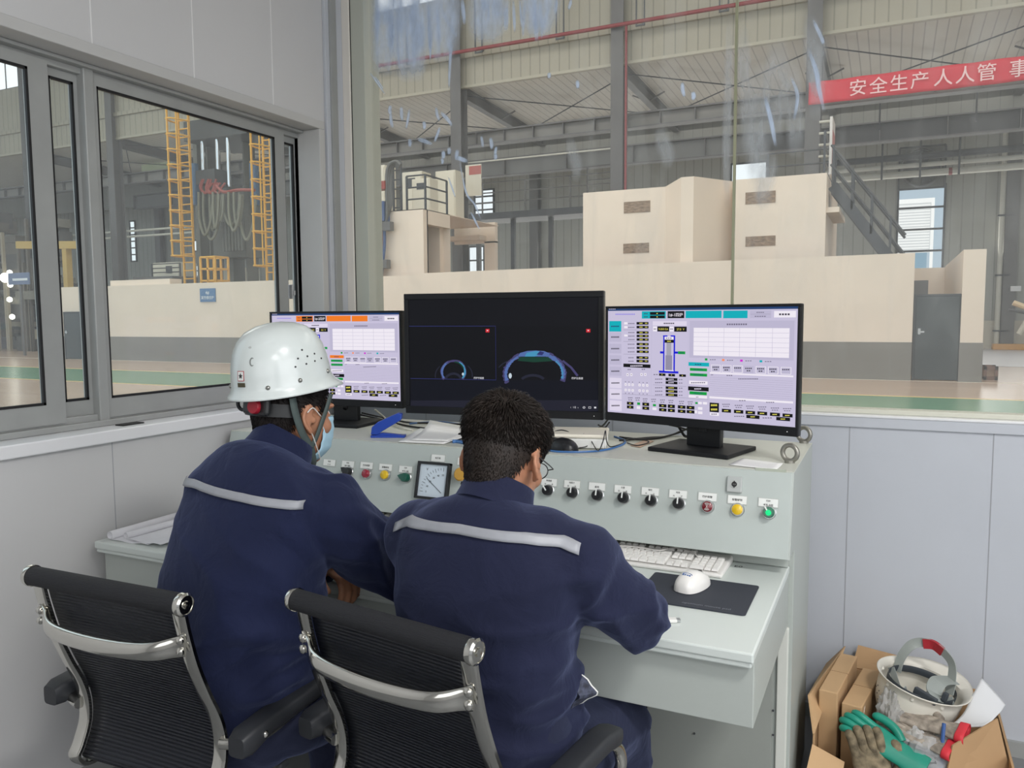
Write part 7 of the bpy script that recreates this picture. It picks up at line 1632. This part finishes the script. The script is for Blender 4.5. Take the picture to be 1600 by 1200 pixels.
# ---- person in the hard hat, left
def folds1(v):
    a = 0.015*fold(Vector((v.x, v.y, v.z+0.45*v.x)), (4, 4, 12), 2.3)*max(0, min(1, (1.02-v.z)/0.22)); arm = max(0, min(1, (v.x+1.16)/0.08))
    a += arm*0.016*fold(Vector((v.x, v.y, v.z+0.9*v.y)), (7, 7, 11), 6.1); a += max(0, min(1, (0.82-v.z)/0.15))*0.017*fold(Vector((v.x, v.y, v.z-0.5*v.x)), (3.5, 3, 15), 9.9)
    return a-0.004+0.003*noise.noise(v*9)
p1 = dict(label='person in white hard hat and blue face mask, navy work jacket, seated at the left', pelvis=(-1.345, 1.315, 0.5), yaw=math.radians(-6), head=(-1.292, 1.480, 1.182), hyaw=math.radians(-14), hroll=math.radians(0), hpitch=math.radians(6), neck=(-1.288, 1.425, 1.098),
    rings=[((-1.345, 1.32, 0.53), 0.180, 0.130), ((-1.345, 1.315, 0.60), 0.193, 0.146), ((-1.335, 1.312, 0.70), 0.198, 0.146), ((-1.318, 1.320, 0.82), 0.200, 0.145), ((-1.300, 1.340, 0.93), 0.198, 0.138), ((-1.286, 1.362, 1.02), 0.194, 0.124), ((-1.284, 1.388, 1.075), 0.150, 0.105), ((-1.286, 1.405, 1.102), 0.100, 0.086), ((-1.287, 1.414, 1.116), 0.062, 0.062)],
    armR=[(-1.122, 1.395, 0.985), (-1.088, 1.475, 0.890), (-1.055, 1.565, 0.822), (-1.215, 1.735, 0.806)], armL=[(-1.432, 1.385, 0.990), (-1.452, 1.44, 0.895), (-1.450, 1.505, 0.828), (-1.275, 1.575, 0.800)],
    handR=((-0.6, 0.75, -0.10), (0.0, 0.1, 1), 0.5), handL=((0.93, -0.22, -0.28), (0.2, 0.1, 1), 0.8),
    legR=[(-1.210, 1.36, 0.52), (-1.17, 1.73, 0.485), (-1.17, 1.78, 0.28), (-1.17, 1.79, 0.09)], legL=[(-1.405, 1.36, 0.52), (-1.46, 1.73, 0.485), (-1.46, 1.78, 0.28), (-1.46, 1.79, 0.09)],
    bulk=[((-1.19, 1.385, 1.045), (0.085, 0.075, 0.052)), ((-1.375, 1.375, 1.045), (0.085, 0.075, 0.052)), ((-1.20, 1.355, 1.03), (0.10, 0.095, 0.072)), ((-1.375, 1.345, 1.03), (0.10, 0.095, 0.072)), ((-1.285, 1.355, 1.075), (0.095, 0.075, 0.06))], cloth=M_navy1, folds=folds1,
    slv=[0.088, 0.082, 0.072, 0.050, 0.048], stripe=[(-1.445, 1.050), (-1.39, 1.054), (-1.223, 1.042), (-1.105, 1.028)], collar=((-1.288, 1.432, 1.112), (0.12, 0.62, 1), -0.010))
P1, H1, J1, B1 = person(p1)
hair(P1, H1, M_hair, 3500, 0.012, 0.010, 0.001, 8)
# face mask
mk = MB(); mk.T = H1; rows = []
for i in range(15):
    v = i/14; z = 0.004-0.106*v; r_ = []
    for j in range(21):
        u = -1+j/10; yf_ = 0.118-0.016*abs(v-0.30)-0.030*max(0, v-0.75)/0.25*1.0; x = u*(0.064-0.010*abs(v-0.5)); y = yf_-0.072*abs(u)**1.9-0.0+0.0012*math.sin(v*30)
        if abs(u) < 0.25 and v < 0.35: y += 0.004*(1-abs(u)/0.25)
        r_.append((x, y, z))
    rows.append(r_)
mk.grid(rows); mo = mk.build('face_mask', mat('pale_blue_mask', (168, 204, 222), 0.8), P1, world=True, smooth=True, solid=0.0015); mo['label'] = 'pale blue surgical mask'
for s in (-1, 1):
    for zz, ze in ((0.000, 0.028), (-0.098, -0.030)):
        lp = MB(); lp.T = H1; lp.tube(spline([(s*0.058, 0.046, zz), (s*0.071, 0.025, zz*0.6+ze*0.4), (s*0.083, -0.004, ze), (s*0.085, -0.020, ze*0.6)], 5), 0.0013, 6); lp.build('ear_loop', M_whp, mo, world=True, smooth=True)
# hard hat on the head
HH = Matrix.Translation(Vector((-1.298, 1.459, 1.255))) @ Matrix.Rotation(math.radians(-14), 4, 'Z') @ Matrix.Rotation(math.radians(7), 4, 'X')
def hat_part(mb_fn, name, mt, parent):
    b = MB(); b.T = HH; mb_fn(b); return b.build(name, mt, parent, world=True, smooth=True, angle=60)
M_hat1 = mat('scuffed_white_hat', (206, 213, 211), 0.25, var=0.04, scale=14, detail=9, coat=0.3)
shell = MB(); rows = []
for r, z in [(1.14, -0.006), (1.12, -0.001), (1.05, 0.006), (1.005, 0.020), (0.995, 0.040), (0.965, 0.066), (0.90, 0.094), (0.79, 0.119), (0.62, 0.138), (0.40, 0.149), (0.18, 0.1535), (0.03, 0.1545)]:
    row = []
    for k in range(60):
        a = 2*math.pi*k/60; sa = math.sin(a); f = min(r, 1.0)+max(0, r-1.0)*(0.8+1.3*max(0, sa)**3); br = max(0, r-1.02)/0.12
        row.append(HH @ Vector((0.100*f*math.cos(a), 0.119*f*sa, z-0.010*br*max(0, sa)**3)))
    rows.append(row)
shell.grid(rows, closed=True); o_ = len(shell.v)-60; shell.f.append(tuple(o_+j for j in range(60))); shell.m.append(0)
hat = shell.build('hard_hat', M_hat1, P1, world=True, smooth=True, angle=70, solid=0.003); hat['label'] = 'scuffed white hard hat with vent holes and stickers'
def hp(a, z, off=0.0):
    prof = [(1.005, 0.020), (0.995, 0.040), (0.965, 0.066), (0.90, 0.094), (0.79, 0.119), (0.62, 0.138), (0.40, 0.149)]
    f = np.interp(z, [q[1] for q in prof], [q[0] for q in prof]); ar = math.radians(a); c = Vector((0.100*f*math.cos(ar), 0.119*f*math.sin(ar), z)); return c
def onhat(a, z, shape, mt, name, off=0.0018, th=0.0012):
    c = hp(a, z); u = (hp(a+2, z)-hp(a-2, z)).normalized(); v = (hp(a, z+0.004)-hp(a, z-0.004)).normalized(); n_ = u.cross(v); n_ = n_ if n_.dot(Vector((c.x, c.y, 0.3*c.z))) > 0 else -n_
    b = MB(); b.T = HH
    for poly_ in shape: b.prism([c+u*(x*(1 if True else 1))+v*y+n_*off for x, y in poly_], n_*th)
    return b.build(name, mt, hat, world=True)
circ = lambda r, cx=0, cy=0, n=12: [(cx+r*math.cos(2*math.pi*k/n), cy+r*math.sin(2*math.pi*k/n)) for k in range(n)]
rivm = mat('steel_rivet', (150, 150, 145), 0.3, 0.8)
for a, z in ((-46, 0.020), (-10, 0.026), (-116, 0.022), (36, 0.030), (200, 0.024)):
    c = hp(a, z); b = MB(); b.T = HH; b.ell(c*1.008, 0.0055, 0.0055, 0.0055, 12, 8); b.build('rivet', rivm, hat, world=True, smooth=True)
for a, z in ((0, 0.092), (-8, 0.075), (5, 0.076), (17, 0.078), (-13, 0.058), (1, 0.060), (14, 0.062), (27, 0.064)):
    onhat(a, z, [circ(0.0022, n=8)], M_sblk, 'vent_hole')
star = []
for k in range(10): r_ = 0.0065 if k % 2 == 0 else 0.003; a = math.pi/2+math.pi*k/5; star.append((r_*math.cos(a), r_*math.sin(a)))
rr_ = lambda w, h: [(-w, -h), (w, -h), (w, h), (-w, h)]
onhat(-80, 0.050, [rr_(0.0095, 0.0115)], M_sred, 'emblem_border', 0.0016, 0.0006); onhat(-80, 0.050, [rr_(0.0080, 0.010)], M_np, 'emblem_ground', 0.0018, 0.0008); onhat(-80, 0.050, [star], M_sblk, 'star_emblem', 0.0020, 0.0012)
onhat(-80, 0.030, [rr_(0.011, 0.0048)], mat('dark_gold_label', (72, 66, 44), 0.5), 'name_label', 0.0016, 0.0008)
onhat(-63, 0.080, [[(0.006*math.cos(a)+0.0, 0.010*math.sin(a)) for a in np.linspace(0.9, 5.4, 14)]+[(0.004*math.cos(a)+0.001, 0.0075*math.sin(a)) for a in np.linspace(5.2, 1.1, 14)]], mat('grey_scuff', (120, 124, 122), 0.8), 'scuff_mark', 0.0016, 0.0004)
onhat(-68, 0.110, [[(-0.005, 0.002), (0.001, 0.004), (0.004, 0.0), (0.001, -0.002), (-0.003, -0.001)]], mat('grey_scuff_light', (176, 180, 178), 0.8), 'scuff_mark', 0.0016, 0.0004)
# harness band, ratchet knob, chin straps
M_band = mat('black_harness_plastic', (28, 30, 32), 0.5); M_cstr = mat('dark_green_webbing', (70, 82, 80), 0.7)
b = MB(); b.T = H1; Rb = []
for z0_, z1_, r_ in ((0, 0, 0),):
    for zz, off in ((0.034, 0.004), (0.034, 0.007), (0.004, 0.007), (0.004, 0.004)):
        Rb.append([(0.078*1.06*math.cos(a), -0.010+0.100*1.04*math.sin(a)+(off-0.004)*math.sin(a), zz+0.012*max(0, math.sin(a))) for a in np.linspace(math.radians(203), math.radians(338), 40)])
b.grid(Rb+[Rb[0]]); b.build('harness_band', M_band, hat, world=True, smooth=True, angle=50)
b = MB(); b.T = H1; b.box(-0.030, 0.066, -0.119, -0.104, 0.006, 0.048); hk = b.build('ratchet_housing', M_band, hat, world=True, bevel=0.008)
b = MB(); b.T = H1; b.lathe([(0, 0.012), (0.015, 0.012), (0.017, 0.009), (0.017, 0.0), (0, 0.0)], (0.030, -0.120, 0.026), (0.25, -1, 0), 24); k_ = b.build('ratchet_knob', mat('dark_red_knob', (150, 26, 42), 0.45), hat, world=True, smooth=True); k_['label'] = 'dark red ratchet knob'
b = MB(); b.T = H1; b.tube([(-0.044+0.014*math.cos(a), -0.108+0.004*math.cos(a), 0.030+0.016*math.sin(a)) for a in [2*math.pi*k/20 for k in range(20)]], 0.0045, 8, closed=True); b.build('band_tail', M_band, hat, world=True, smooth=True)
def wstrap(pts, w, up, name):
    pts = spline(pts, 7); rows = []
    for i, p in enumerate(pts):
        d = (pts[min(i+1, len(pts)-1)]-pts[max(0, i-1)]).normalized(); s_ = d.cross(Vector(up)).normalized(); rows.append([p-s_*w, p+s_*w])
    b = MB(); b.T = H1; b.grid(rows); return b.build(name, M_cstr, hat, world=True, smooth=True, solid=0.002)
for s in (-1, 1):
    wstrap([(s*0.080, -0.060, 0.050), (s*0.084, -0.052, 0.015), (s*0.083, -0.030, -0.030), (s*0.074, 0.004, -0.066)], 0.009, (s, 0, 0), 'rear_strap')
    wstrap([(s*0.080, 0.048, 0.062), (s*0.079, 0.036, 0.02), (s*0.077, 0.020, -0.030), (s*0.074, 0.006, -0.066)], 0.0055, (s, 0, 0), 'front_strap')
    wstrap([(s*0.075, 0.000, -0.058), (s*0.070, 0.010, -0.080), (s*0.056, 0.026, -0.105), (s*0.030, 0.042, -0.120), (0, 0.048, -0.125)], 0.009, (s, 0, -0.4), 'chin_strap')
